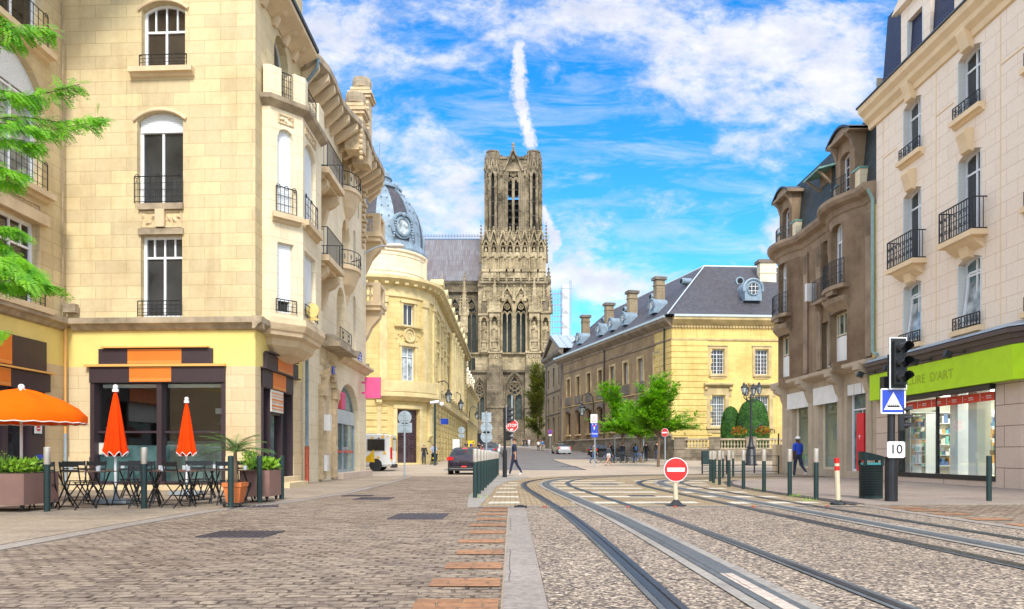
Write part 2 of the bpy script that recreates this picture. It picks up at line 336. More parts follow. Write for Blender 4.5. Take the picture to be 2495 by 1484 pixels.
stone('cathedral_stone',(.39,.32,.21),(.28,.235,.165),(.2,.15,.09),1.1,.55,.02,stain=(.28,.26,.24),stain_amt=.85,streak=.85,stain_scale=.09,dirt_dark=((.26,.26,.25),.22,.46,.62),bump=.5)
stone('cathedral_dark',(.29,.235,.155),(.20,.17,.12),(.1,.08,.06),1.1,.55,.02,stain=(.3,.28,.26),stain_amt=.85,streak=.8,stain_scale=.12,dirt_dark=((.42,.4,.38),.3,.45,.65),bump=.5)
stone('cathedral_pale',(.55,.45,.28),(.40,.33,.215),(.26,.2,.12),.9,.5,.015,stain=(.38,.36,.32),stain_amt=.8,streak=.7,stain_scale=.15,dirt_dark=((.30,.29,.27),.35,.47,.68))
stone('slate',(.085,.085,.10),(.055,.057,.07),(.03,.03,.035),.35,.22,.008,stain=(.9,.7,.6),stain_amt=.5,streak=.3,stain_scale=.15,rough=.55,bump=.4)
stone('slate_blue',(.022,.032,.085),(.015,.022,.06),(.01,.013,.03),.3,.2,.008,stain=(.8,.8,.9),stain_amt=.3,streak=.1,rough=.45)
stone('slate_green',(.05,.06,.06),(.03,.038,.04),(.015,.02,.02),.35,.25,.01,stain=(.8,.8,.7),stain_amt=.3,streak=.2,rough=.5)
stone('lead_roof',(.21,.215,.24),(.16,.15,.16),(.10,.10,.12),.6,1.9,.03,stain=(.72,.52,.5),stain_amt=.7,streak=.8,stain_scale=.1,rough=.5,offset=.37)
mat('trim_stone',(.64,.50,.32),.85,var=.14,vscale=1.5,bump=.3,bscale=14)
mat('trim_weathered',(.36,.29,.2),.9,var=.4,vscale=2.0,bump=.4,bscale=12)
mat('pink_trim',(.76,.58,.36),.8,var=.08,vscale=1.5,bump=.15)
mat('bank_trim',(.60,.48,.24),.85,var=.2,vscale=1.2,bump=.3,bscale=10)
mat('carved_stone',(.58,.45,.28),.9,var=.25,vscale=5,bump=.9,bscale=9)
mat('palace_trim',(.5,.38,.19),.85,var=.3,vscale=.8,bump=.3,bscale=8)
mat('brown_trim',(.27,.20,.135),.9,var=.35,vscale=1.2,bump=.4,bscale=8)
mat('grimy_trim',(.17,.14,.11),.9,var=.4,vscale=.8,bump=.4,bscale=8)
mat('yellow_render',(.80,.64,.21),.8,var=.08,vscale=1.2,bump=.15,bscale=30)
mat('white_paint',(.78,.80,.82),.45,var=.05)
mat('white_trim',(.74,.74,.72),.5,var=.08,vscale=2)
mat('blind_white',(.82,.85,.88),.5,var=.03)
wavemat('roller_slats',(.82,.86,.89),(.62,.67,.71),6.2,'Z',.5,.5)
wavemat('louvre_slats',(.76,.78,.75),(.56,.59,.57),7.0,'Z',.55,.3)
wavemat('brass_shutter',(.62,.42,.14),(.36,.24,.09),2.2,'Z',.7,.6,dist=1.0)
mat('iron',(.014,.016,.02),.45,var=.3)
mat('dark_green_iron',(.012,.035,.035),.45,var=.2)
mat('bollard_steel',(.70,.66,.60),.35,metal=.6,var=.15,vscale=8)
mat('zinc',(.36,.43,.48),.45,metal=.35,var=.15,vscale=3)
mat('zinc_light',(.55,.62,.66),.45,metal=.3,var=.1)
mat('copper_green',(.16,.34,.30),.6,var=.2)
mat('pipe_green',(.23,.36,.34),.5,var=.15,vscale=5)
mat('pipe_blue',(.18,.27,.32),.5,var=.25,vscale=5)
mat('pipe_red',(.32,.06,.03),.5,var=.3,vscale=8)
mat('aubergine',(.045,.028,.035),.5,var=.1)
mat('orange_panel',(.72,.19,.022),.5,var=.05)
mat('orange_line',(.78,.42,.12),.5,var=.05)
mat('orange_fabric',(.92,.13,.002),.85,var=.05,vscale=2,bump=.2,bscale=60,spec=.1)
mat('orange_fabric_dark',(.85,.05,.002),.85,var=.1,vscale=3,spec=.1)
glass_mat('glass_dark',(.035,.038,.042))
glass_mat('glass_brown',(.05,.038,.028))
glass_mat('glass_teal',(.05,.11,.12),c2=(.16,.26,.27),vs=1.4)
glass_mat('glass_curtain',(.28,.33,.34),c2=(.5,.55,.56),vs=2.5,rough=.08)
glass_mat('glass_office',(.10,.20,.21),c2=(.22,.34,.35),vs=1.0)
glass_mat('stained_glass',(.010,.020,.018),rough=.4,c2=(.03,.05,.035),vs=1.2)
clear_glass('shop_glass')
clear_glass('lamp_glass',(.95,.97,1))
mat('void',(.008,.008,.009),.9,var=.3)
mat('interior_dark',(.022,.016,.014),.8,var=.3)
mat('interior_pale',(.62,.6,.52),.8,var=.1)
# ------------------------------------------------------------------ facade toolkit: positions are (s along wall, height z, d outwards)
class Fac:
 def __init__(s,path,smooth=False):
  s.P=[Vector((p[0],p[1]))for p in path];s.S=[0]
  for a,b in zip(s.P,s.P[1:]):s.S.append(s.S[-1]+(b-a).length)
  s.len=s.S[-1];n=len(s.P);dn=[]
  for a,b in zip(s.P,s.P[1:]):
   d=(b-a).normalized();dn.append(Vector((d.y,-d.x)))
  s.dn=dn;s.mit=[]
  for i in range(n):
   if i==0:s.mit.append(dn[0])
   elif i==n-1:s.mit.append(dn[-1])
   else:
    q=(dn[i-1]+dn[i]).normalized();s.mit.append(q/max(.35,q.dot(dn[i])))
 def seg(s,t):
  for i in range(len(s.P)-1):
   if t<=s.S[i+1]+1e-9 or i==len(s.P)-2:return i,(t-s.S[i])/(s.S[i+1]-s.S[i])
 def p(s,t,z,d=0):
  i,k=s.seg(t)
  if k<0:q=s.P[i]+s.dn[i]*d+(s.P[i+1]-s.P[i])*k
  elif k>1:q=s.P[i+1]+s.dn[i]*d+(s.P[i+1]-s.P[i])*(k-1)
  else:
   a=s.P[i]+s.mit[i]*d;b=s.P[i+1]+s.mit[i+1]*d;q=a+(b-a)*k
  return Vector((q.x,q.y,z))
 def n(s,t):i,k=s.seg(t);return Vector((s.dn[i].x,s.dn[i].y,0))
 def t(s,t):i,k=s.seg(t);d=(s.P[i+1]-s.P[i]).normalized();return Vector((d.x,d.y,0))
 def at(s,xd,seg=None):
  """distance along the wall at which the view column xd meets it"""
  k=(xd-CX)/FPX;best=None
  for i in range(len(s.P)-1)if seg is None else[seg]:
   a=s.P[i];d=s.P[i+1]-a;den=d.x-k*d.y
   if abs(den)<1e-9:continue
   r=(k*a.y-a.x)/den
   e=max(0,-r,r-1)
   if best is None or e<best[0]:best=(e,s.S[i]+r*d.length)
  return best[1]
 def z(s,yd,t,d=0):return ZW(yd,s.p(t,0,d).y)
 def br(s,a,b,extra=(),step=None):
  q={a,b}|{x for x in s.S if a<x<b}|{x for x in extra if a<x<b}
  return sorted(q)
 def box(s,mb,a,b,z0,z1,d0,d1,mi=0):
  ss=s.br(a,b);
  for u,v in zip(ss,ss[1:]):
   P=[s.p(u,z0,d0),s.p(v,z0,d0),s.p(v,z0,d1),s.p(u,z0,d1),s.p(u,z1,d0),s.p(v,z1,d0),s.p(v,z1,d1),s.p(u,z1,d1)]
   F=[(0,1,2,3),(7,6,5,4),(3,2,6,7),(1,0,4,5)];U=[None,None,[(u,z0),(v,z0),(v,z1),(u,z1)],None]
   if u==a:F.append((0,3,7,4));U.append(None)
   if v==b:F.append((2,1,5,6));U.append(None)
   mb.add(P,F,mi,U)
  return mb
 def prof(s,mb,a,b,pr,mi=0):
  """sweep a profile [(d,z),..] along the wall"""
  ss=s.br(a,b);k=len(pr)
  L=[0]
  for q,r in zip(pr,pr[1:]):L.append(L[-1]+math.dist(q,r))
  vs=[s.p(u,z,d)for u in ss for d,z in pr];fs=[];us=[]
  for i in range(len(ss)-1):
   for j in range(k-1):
    fs.append((i*k+j,(i+1)*k+j,(i+1)*k+j+1,i*k+j+1));us.append([(ss[i],L[j]),(ss[i+1],L[j]),(ss[i+1],L[j+1]),(ss[i],L[j+1])])
  mb.add(vs,fs,mi,us)
  mb.add([s.p(ss[0],z,d)for d,z in pr],[tuple(range(k))[::-1]],mi);mb.add([s.p(ss[-1],z,d)for d,z in pr],[tuple(range(k))],mi)
  return mb
 def wall(s,mb,a,b,z0,z1,holes=(),depth=.25,mi=0,rmi=None,nseg=8):
  rmi=mi if rmi is None else rmi
  H=[dict(a=h[0],b=h[1],z0=h[2],z1=h[3],rise=h[4]if len(h)>4 else 0,kind=h[5]if len(h)>5 else 'seg')for h in holes]
  ex=[];ez=[z0,z1]
  for h in H:
   h['c']=arch(h['a'],h['b'],h['z1'],h['rise'],h['kind'],nseg);ex+=[h['a'],h['b']]+[q[0]for q in h['c']];ez+=[h['z0'],h['z1']]
  ss=s.br(a,b,ex);zz=sorted({round(q,5)for q in ez if z0-1e-6<=q<=z1+1e-6})
  s2=[ss[0]]
  for q in ss[1:]:
   if q-s2[-1]>1e-5:s2.append(q)
  ss=s2
  for u,v in zip(ss,ss[1:]):
   mu=(u+v)/2;run=None
   for p_,q_ in zip(zz,zz[1:]):
    mz=(p_+q_)/2
    ins=any(h['a']<mu<h['b']and h['z0']<mz<h['z1']for h in H)
    if ins:
     if run:mb.quad(s.p(u,run[0],0),s.p(v,run[0],0),s.p(v,run[1],0),s.p(u,run[1],0),mi,[(u,run[0]),(v,run[0]),(v,run[1]),(u,run[1])]);run=None
    else:run=(run[0],q_)if run else(p_,q_)
   if run:mb.quad(s.p(u,run[0],0),s.p(v,run[0],0),s.p(v,run[1],0),s.p(u,run[1],0),mi,[(u,run[0]),(v,run[0]),(v,run[1]),(u,run[1])])
  for h in H:
   A,B,Z0,Z1=h['a'],h['b'],h['z0'],h['z1'];c=h['c'];zs0,zs1=c[0][1],c[-1][1]
   def rq(p0,p1,uv0,uv1):
    (sa,za),(sb,zb)=p0,p1
    mb.quad(s.p(sa,za,0),s.p(sb,zb,0),s.p(sb,zb,-depth),s.p(sa,za,-depth),rmi,[(uv0,za),(uv1,zb),(uv1+depth,zb),(uv0+depth,za)])
   rq((A,zs0),(A,Z0),A,A);rq((B,Z0),(B,zs1),B,B)
   cs=s.br(A,B);
   for u,v in zip(cs,cs[1:]):mb.quad(s.p(u,Z0,0),s.p(u,Z0,-depth),s.p(v,Z0,-depth),s.p(v,Z0,0),rmi)
   for(sa,za),(sb,zb)in zip(c,c[1:]):
    mb.quad(s.p(sb,zb,0),s.p(sa,za,0),s.p(sa,za,-depth),s.p(sb,zb,-depth),rmi)
    if h['rise']>0 and(Z1-za>1e-5 or Z1-zb>1e-5):
     mb.quad(s.p(sa,za,0),s.p(sb,zb,0),s.p(sb,Z1,0),s.p(sa,Z1,0),mi,[(sa,za),(sb,zb),(sb,Z1),(sa,Z1)])
  return mb
def arch(a,b,z1,rise,kind,n=8):
 if rise<=0:return[(a,z1),(b,z1)]
 out=[]
 for i in range(n+1):
  t=i/n;x=2*t-1
  if kind=='pt':
   hw=(b-a)/2;Rr=(hw*hw+rise*rise)/(2*hw);xx=abs(x)*hw;cxx=hw-Rr
   y=math.sqrt(max(0,Rr*Rr-(xx-cxx)**2))if Rr>hw*.999 else rise*(1-abs(x)**1.6)
   out.append((a+(b-a)*t,z1-rise+min(rise,y)))
  elif kind=='round':
   th=PI*(1-t);out.append(((a+b)/2+(b-a)/2*math.cos(th),z1-rise+rise*math.sin(th)))
  else:
   hw=(b-a)/2;Rr=(hw*hw+rise*rise)/(2*rise);y=math.sqrt(max(0,Rr*Rr-(x*hw)**2))-(Rr-rise);out.append((a+(b-a)*t,z1-rise+y))
 out[0]=(a,z1-rise);out[-1]=(b,z1-rise)
 return out
def zc(c,x):
 for(sa,za),(sb,zb)in zip(c,c[1:]):
  if sa<=x<=sb:return za+(zb-za)*(x-sa)/max(1e-9,sb-sa)
 return c[-1][1]
def window(F,root,a,b,z0,z1,rise=0,kind='seg',depth=.25,fw=.07,cols=2,bars=(),transom=None,top_cols=None,rows=0,glass='glass_dark',frame='white_paint',shutter=0,louvre=0,name='window',label=None,mull=.06,sub=True):
 """casement: frame ring, mullions and transom; its pane (and blind) are children"""
 c=arch(a,b,z1,rise,kind,10);d1=-depth+.07;d0=-depth+.005;fr=MB()
 F.box(fr,a,a+fw,z0,c[0][1],d0,d1);F.box(fr,b-fw,b,z0,c[-1][1],d0,d1);F.box(fr,a+fw,b-fw,z0,z0+fw,d0,d1-.002)
 for(sa,za),(sb,zb)in zip(c,c[1:]):
  P=[F.p(q,z,d)for d in(d0,d1-.001)for q,z in((sa,za-fw),(sb,zb-fw),(sb,zb),(sa,za))]
  fr.add(P,[(4,5,6,7),(0,1,5,4),(3,2,1,0)])
 zt=z0+(z1-z0)*transom if transom else None
 if zt:F.box(fr,a+fw,b-fw,zt-mull/2,zt+mull/2,d0,d1-.003)
 for i in range(1,cols):
  x=a+(b-a)*i/cols;F.box(fr,x-mull/2,x+mull/2,z0+fw,(zc(c,x)-fw)if not(zt and top_cols)else zt,d0,d1-.004)
 if top_cols and zt:
  for i in range(1,top_cols):
   x=a+(b-a)*i/top_cols;F.box(fr,x-mull*.35,x+mull*.35,zt,zc(c,x)-fw*.5,d0,d1-.006)
 ztop=zt if zt else z1-rise
 for r in range(1,rows):
  z=z0+(ztop-z0)*r/rows;F.box(fr,a+fw,b-fw,z-.014,z+.014,d0,d1-.02)
 for x,za_,zb_ in bars:
  F.box(fr,a+(b-a)*x-.014,a+(b-a)*x+.014,z0+(z1-z0)*za_,min(z0+(z1-z0)*zb_,zc(c,a+(b-a)*x)),d0,d1-.022)
 o=fr.build(name,M_[frame],root,label=label)
 dg=-depth+.02;gl=MB();pts=[F.p(a,z0,dg),F.p(b,z0,dg)]+[F.p(q,z,dg)for q,z in reversed(c)]
 gl.add(pts,[tuple(range(len(pts)))]);gl.build('pane',M_[glass],o)
 if shutter:
  sh=MB();zb=z1-(z1-z0)*shutter;F.box(sh,a+.02,b-.02,zb,z1-rise,d0+.05,d1+.03)
  if rise:
   cc=[(q,z)for q,z in c];
   for(sa,za),(sb,zb2)in zip(cc,cc[1:]):sh.add([F.p(sa,z1-rise,d1+.028),F.p(sb,z1-rise,d1+.028),F.p(sb,zb2,d1+.028),F.p(sa,za,d1+.028)],[(0,1,2,3)])
  sh.build('roller_shutter',M_['roller_slats'],o)
 if louvre:
  for sgn,x in((-1,a),(1,b)):
   lv=MB();e=.045*-sgn
   F.box(lv,min(x,x+e),max(x,x+e),z0+.03,z1-rise-.02,-depth+.08,.02)
   lv.build('shutter',M_['louvre_slats'],o)
 return o
def railing(F,root,a,b,z0,z1,d,n=8,hbars=2,scroll=0,ends=0.0,r=.012,name='balcony_railing',m='iron',wall_d=0,bow=0,grid=0,curls=False):
 """iron guard: handrail, bottom rail, uprights; optional returns to the wall, bow and scrolls"""
 mb=MB();N=10 if bow else 1
 def pt(t,z):return F.p(a+(b-a)*t,z,d+bow*(1-(2*t-1)**2))
 def line(z,rr):mb.tube([pt(i/N,z)for i in range(N+1)],rr,4)
 line(z1,r*1.7);line(z0+.04,r*1.2)
 for k in range(1,hbars):line(z0+(z1-z0)*k/hbars,r*.8)
 for i in range(n+1):mb.bar(pt(i/n,z0),pt(i/n,z1),r*(2.2 if i in(0,n)else 1.3),r*(2.2 if i in(0,n)else 1.3))
 if ends:
  for t in(0,1):
   for z in(z1,z0+.04):mb.bar(pt(t,z),F.p(a+(b-a)*t,z,wall_d),r*2,r*2)
   k=max(1,int(abs(d-wall_d)/.13))
   for i in range(1,k+1 if ends>1 else 1):mb.bar(F.p(a+(b-a)*t,z0,wall_d+(d-wall_d)*i/(k+1)),F.p(a+(b-a)*t,z1,wall_d+(d-wall_d)*i/(k+1)),r*1.2)
 if scroll:
  T=F.t(a);rr=min((z1-z0)*.2,abs(b-a)/scroll*.3)
  for i in range(scroll):
   t=(i+.5)/scroll
   for zz,q in((z0+(z1-z0)*.30,1),(z0+(z1-z0)*.68,-1)):
    c0=pt(t,zz);mb.tube([c0+T*rr*(1-j*.07)*math.cos(j*.75)*q+Vector((0,0,rr*(1-j*.07)*math.sin(j*.75)))for j in range(12)],r*.8,3)
 if curls:
  T=F.t(a)
  for t,q in((0,1),(1,-1),(.5,1)):
   c0=pt(t,z1+.0)+T*q*(.07 if t!=.5 else 0);mb.tube([c0+T*.06*math.cos(j*.8)*q+Vector((0,0,.06*math.sin(j*.8)))for j in range(9)],r*1.1,4)
 return mb.build(name,M_[m],root)
def sill(F,root,a,b,z,h=.14,d=.2,m='trim_stone',over=.15,name='window_sill'):
 mb=MB();F.prof(mb,a-over,b+over,[(0,z-h*1.7),(d*.35,z-h*1.5),(d*.5,z-h),(d,z-h),(d,z),(0,z+.01)]);return mb.build(name,M_[m],root)
def bracket(mb,F,s,w,z1,h,d,mi=0):
 """scrolled console under a slab"""
 pr=[(0,z1),(d,z1),(d,z1-h*.18),(d*.8,z1-h*.32),(d*.5,z1-h*.42),(d*.38,z1-h*.7),(d*.2,z1-h),(0,z1-h)]
 F.prof(mb,s-w/2,s+w/2,pr,mi)
def relief(F,root,a,b,z0,z1,d=.05,m='carved_stone',n=9,name='carved_panel',seed=1,frame=True):
 """carved foliage relief: leaf bosses and a frame"""
 rd=random.Random(seed);mb=MB();
 if frame:
  for q in((a,b,z0,z0+.04),(a,b,z1-.04,z1),(a,a+.04,z0+.04,z1-.04),(b-.04,b,z0+.04,z1-.04)):F.box(mb,*q,0,d*.6)
 for i in range(n):
  t=(i+.5)/n;c=F.p(a+(b-a)*t,(z0+z1)/2+rd.uniform(-.25,.25)*(z1-z0),d*.3);rr=min((z1-z0)*.33,(b-a)/n*.75)
  N_=F.n(a);T=F.t(a);an=rd.uniform(-.6,.6)+(0.8 if t<.5 else 2.3)
  A=T*math.cos(an)+Vector((0,0,math.sin(an)));B=N_.cross(A)
  k=7;vs=[c+N_*d*.9]
  for j in range(k):th=2*PI*j/k;vs.append(c+A*rr*math.cos(th)+B*rr*.5*math.sin(th)-N_*d*.3)
  mb.add(vs,[(0,1+j,1+(j+1)%k)for j in range(k)])
 return mb.build(name,M_[m],root)
# ------------------------------------------------------------------ ground, roads and tracks
def ground_mats():
 def pav(name,c1,c2,mort,bw,bh,ms,bumpd=.02,strength=.6,dist=.02,dirt=.5,dirtc=(.5,.45,.4),rot=0,rough=.85,speck=None,spec_scale=60,fsc=14,jm=0):
  m,N,L,b=nodes(name);tc=N.new('ShaderNodeTexCoord');mp=N.new('ShaderNodeMapping');mp.inputs['Rotation'].default_value=(0,0,R(rot));L.new(tc.outputs['UV'],mp.inputs[0])
  dn=N.new('ShaderNodeTexNoise');dn.inputs['Scale'].default_value=3.2;dn.inputs['Detail'].default_value=4;L.new(mp.outputs[0],dn.inputs['Vector'])
  ad=N.new('ShaderNodeVectorMath');ad.operation='MULTIPLY_ADD';L.new(dn.outputs['Color'],ad.inputs[0]);ad.inputs[1].default_value=(dist*2,dist*2,0);L.new(mp.outputs[0],ad.inputs[2])
  br=N.new('ShaderNodeTexBrick');br.inputs['Scale'].default_value=1;br.inputs['Brick Width'].default_value=bw;br.inputs['Row Height'].default_value=bh;br.inputs['Mortar Size'].default_value=ms
  br.inputs['Mortar Smooth'].default_value=.6;br.inputs['Color1'].default_value=c4(c1);br.inputs['Color2'].default_value=c4(c2);br.inputs['Mortar'].default_value=c4(mort);L.new(ad.outputs[0],br.inputs['Vector'])
  def nz(s_,dt,sc3=None,ro=.6):
   n=N.new('ShaderNodeTexNoise');n.inputs['Scale'].default_value=s_;n.inputs['Detail'].default_value=dt;n.inputs['Roughness'].default_value=ro
   if sc3:q=N.new('ShaderNodeMapping');q.inputs['Scale'].default_value=sc3;L.new(mp.outputs[0],q.inputs[0]);L.new(q.outputs[0],n.inputs[0])
   else:L.new(mp.outputs[0],n.inputs[0])
   return n
  def mul(c,f,lo,hi,cc,amt):
   mr=N.new('ShaderNodeMapRange');mr.inputs[1].default_value=lo;mr.inputs[2].default_value=hi;mr.inputs[4].default_value=amt;L.new(f,mr.inputs[0])
   x=N.new('ShaderNodeMixRGB');x.blend_type='MULTIPLY';x.inputs[2].default_value=c4(cc);L.new(mr.outputs[0],x.inputs[0]);L.new(c,x.inputs[1]);return x.outputs[0]
  c=br.outputs['Color']
  if jm:
   br.inputs['Mortar'].default_value=c4(tuple((p+q)/2 for p,q in zip(c1,c2)));r1=N.new('ShaderNodeMapRange');r1.inputs[1].default_value=.40;r1.inputs[2].default_value=.60;L.new(nz(4.5,4,(.5,1.3,1)).outputs[0],r1.inputs[0])
   mm_=N.new('ShaderNodeMath');mm_.operation='MULTIPLY';L.new(r1.outputs[0],mm_.inputs[0]);L.new(br.outputs['Fac'],mm_.inputs[1]);x=N.new('ShaderNodeMixRGB');L.new(mm_.outputs[0],x.inputs[0]);L.new(c,x.inputs[1]);x.inputs[2].default_value=c4(mort);c=x.outputs[0]
   b2=N.new('ShaderNodeTexVoronoi');b2.inputs['Scale'].default_value=6.5;q2=N.new('ShaderNodeMapping');q2.inputs['Scale'].default_value=(.8,1.3,1);L.new(ad.outputs[0],q2.inputs[0]);L.new(q2.outputs[0],b2.inputs['Vector']);s2=N.new('ShaderNodeSeparateColor');L.new(b2.outputs['Color'],s2.inputs[0]);c=mul(c,s2.outputs[0],.3,1,(.55,.53,.55),.8)
  c=mul(c,nz(.35,7).outputs[0],.45,.7,dirtc,dirt)
  c=mul(c,nz(fsc,8,None,.75).outputs[0],.42,.72,(.42,.38,.36),.8)
  c=mul(c,nz(2.1,5).outputs[0],.5,.75,(.62,.6,.66),.6)
  if speck:
   vo=N.new('ShaderNodeTexVoronoi');vo.inputs['Scale'].default_value=spec_scale;L.new(mp.outputs[0],vo.inputs['Vector'])
   x=N.new('ShaderNodeMixRGB');x.blend_type='MULTIPLY';x.inputs[0].default_value=speck;sp=N.new('ShaderNodeSeparateColor');L.new(vo.outputs['Color'],sp.inputs[0])
   cr=N.new('ShaderNodeValToRGB');e=cr.color_ramp.elements;e[0].color=(.10,.10,.15,1);e[1].color=(1.9,1.8,1.65,1);e.new(.35).color=(.5,.45,.42,1);e.new(.7).color=(1.0,.92,.84,1);L.new(sp.outputs[0],cr.inputs[0])
   L.new(cr.outputs[0],x.inputs[2]);L.new(c,x.inputs[1]);c=x.outputs[0]
  L.new(c,b.inputs['Base Color']);setb(b,'Roughness',rough);setb(b,'Specular IOR Level',.3)
  h=N.new('ShaderNodeMath');h.operation='MULTIPLY_ADD';h.inputs[1].default_value=-1.2;L.new(br.outputs['Fac'],h.inputs[0]);L.new(nz(26,6,None,.7).outputs[0],h.inputs[2])
  bp=N.new('ShaderNodeBump');bp.inputs['Strength'].default_value=strength;bp.inputs['Distance'].default_value=bumpd;L.new(h.outputs[0],bp.inputs['Height']);L.new(bp.outputs[0],b.inputs['Normal'])
  return m
 pav('pave_pale',(0.48,0.392,0.288),(0.44,0.36,0.268),(0.32,0.264,0.208),1.2,.6,.006,strength=.25,dirt=.35)
 pav('pave_left',(0.4,0.329,0.244),(0.355,0.296,0.222),(0.2,0.163,0.133),.9,.22,.007,strength=.35,dirt=.5)
 pav('pave_right',(0.342,0.282,0.239),(0.316,0.261,0.222),(0.188,0.154,0.137),.8,.35,.006,strength=.3,dirt=.5,dirtc=(.6,.56,.56))
 pav('cobbles',(0.484,0.391,0.288),(0.372,0.298,0.233),(0.14,0.102,0.0698),.17,.105,.017,bumpd=.035,strength=.9,dist=.09,jm=1,dirt=.55,dirtc=(.62,.53,.45),fsc=16)
 pav('cobbles_brown',(0.476,0.369,0.221),(0.394,0.312,0.205),(0.221,0.156,0.0902),.22,.14,.014,bumpd=.03,strength=.8,dist=.04,dirt=.5,dirtc=(.66,.58,.5))
 pav('cobbles_grey',(.25,.235,.225),(.215,.205,.20),(.15,.14,.13),.2,.14,.014,bumpd=.03,strength=.7,dist=.03,dirt=.5)
 pav('tram_gravel',(.37,.325,.27),(.34,.30,.25),(.34,.30,.25),9,9,.001,bumpd=.012,strength=.6,dirt=.4,speck=.95,spec_scale=46,fsc=9)
 pav('granite_slab',(0.361,0.32,0.283),(0.328,0.295,0.262),(0.164,0.148,0.139),1.9,1.9,.008,strength=.15,dirt=.4,speck=.12,spec_scale=150)
 pav('brick_orange',(.46,.235,.12),(.38,.20,.11),(.3,.2,.13),.3,.14,.010,strength=.7,dist=.05,dirt=.75,dirtc=(.62,.6,.55))
 pav('zebra_paint',(.80,.75,.62),(.74,.69,.57),(.56,.48,.34),.22,.14,.012,strength=.7,dist=.04,dirt=.5,dirtc=(.74,.68,.56))
 pav('dark_setts',(.13,.115,.125),(.10,.09,.10),(.05,.045,.045),.2,.14,.014,strength=.8,dirt=.4)
 pav('strip_concrete',(0.36,0.338,0.302),(0.331,0.31,0.277),(0.216,0.194,0.173),1.5,.6,.006,strength=.2,dirt=.5)
 pav('strip_grey',(.125,.14,.15),(.105,.12,.13),(.07,.07,.07),2.2,5,.008,strength=.15,dirt=.4)
 pav('strip_pale',(.58,.50,.42),(.52,.43,.38),(.25,.2,.18),.35,1.0,.01,strength=.3,dirt=.6)
 pav('far_wood',(.03,.05,.02),(.02,.035,.015),(.02,.03,.01),5,5,.1)
ground_mats()
mat('rail_steel',(.035,.037,.045),.36,metal=.3,var=.4,vscale=3)
mat('groove',(.012,.013,.016),.6)
mat('cast_iron',(.075,.065,.075),.55,metal=.3,var=.3,vscale=6)
def sheet(name,mats_,poly,dz=.004,kind='structure',parent=None,label=None,cat=None,step=3.0,thick=0,group=None):
 """flat polygon (x,y) laid on the ground profile; convex or y-monotone, cut into strips along y"""
 ys=sorted({p[1]for p in poly}|{g[0]for g in GP if min(p[1]for p in poly)<g[0]<max(p[1]for p in poly)})
 mb=MB()
 def xs(y):
  out=[]
  n=len(poly)
  for i in range(n):
   (x0,y0),(x1,y1)=poly[i],poly[(i+1)%n]
   if abs(y1-y0)<1e-9:continue
   if min(y0,y1)-1e-9<=y<=max(y0,y1)+1e-9:out.append(x0+(x1-x0)*(y-y0)/(y1-y0))
  return(min(out),max(out))if out else None
 for a,b in zip(ys,ys[1:]):
  e=1e-6;A=xs(a+e);B=xs(b-e)
  if not A or not B:continue
  za,zb=gz(a)+dz,gz(b)+dz
  P=[(A[0],a,za),(A[1],a,za),(B[1],b,zb),(B[0],b,zb)]
  mb.quad(*P,0,[(q[0],q[1])for q in P])
 if thick:
  n=len(poly)
  for i in range(n):
   (x0,y0),(x1,y1)=poly[i],poly[(i+1)%n]
   mb.quad((x0,y0,gz(y0)+dz),(x1,y1,gz(y1)+dz),(x1,y1,gz(y1)-.05),(x0,y0,gz(y0)-.05))
 return mb.build(name,M_[mats_],parent,kind=kind,label=label,cat=cat,group=group)
sheet('ground','pave_pale',[(-1500,-60),(1500,-60),(1500,2500),(-1500,2500)],0)
# cobbled street on the left of the slab line
cob=[(-5.3,-3),(-.64,-3),(-.64,13.7),(-1.05,17.5),(-1.15,33.5),(-4.55,33.8),(-4.25,27),(-4.15,19),(-4.5,15.5),(-5.2,12.7),(-5.3,10)]
sheet('cobbled_street','cobbles',cob,.006)
sheet('cobbled_street_margin','cobbles',[(-.64,-3),(-.075,-3),(-.075,13.75),(-.64,13.75)],.006)
sheet('bollard_verge','strip_concrete',[(-1.05,17.5),(-.85,13.75),(-.64,13.75),(-.56,17.4),(-.5,23),(-.2,27),(.5,30.9),(.9,33),(-1.15,33.4)],.008)
sheet('left_pavement','pave_left',[(-60,-3),(-5.62,-3),(-5.62,10.2),(-5.55,12.7),(-4.8,15.6),(-4.45,19),(-4.55,27),(-4.85,33.8),(-60,33.8)],.018,thick=1)
sheet('left_kerb','granite_slab',[(-5.6,-3),(-5.32,-3),(-5.32,10),(-5.22,12.7),(-4.52,15.5),(-4.17,19),(-4.27,27),(-4.57,33.8),(-4.83,33.8),(-4.53,27),(-4.43,19),(-4.78,15.6),(-5.53,12.7),(-5.6,10.2)],.014,thick=1)
sheet('slab_strip','granite_slab',[(-.065,-3),(.22,-3),(.25,13.75),(-.055,13.75)],.012)
sheet('tram_bed','tram_gravel',[(.225,-3),(6.75,-3),(6.75,13.85),(.255,13.85)],.006)
sheet('stone_line','strip_concrete',[(-.64,13.78),(6.9,13.9),(6.9,14.12),(-.64,14.0)],.014)
sheet('crossing_area','cobbles_brown',[(-.62,14.02),(6.9,14.12),(6.75,18),(6.8,21),(7.0,24),(7.6,27.5),(9,30.5),(12,33),(18,34.8),(28,36),(60,37),(60,39),(28,38.6),(10,37.4),(3.2,35.4),(1.0,32.9),(.5,30.9),(-.2,27),(-.5,23),(-.56,17.4)][:],.005)if False else None
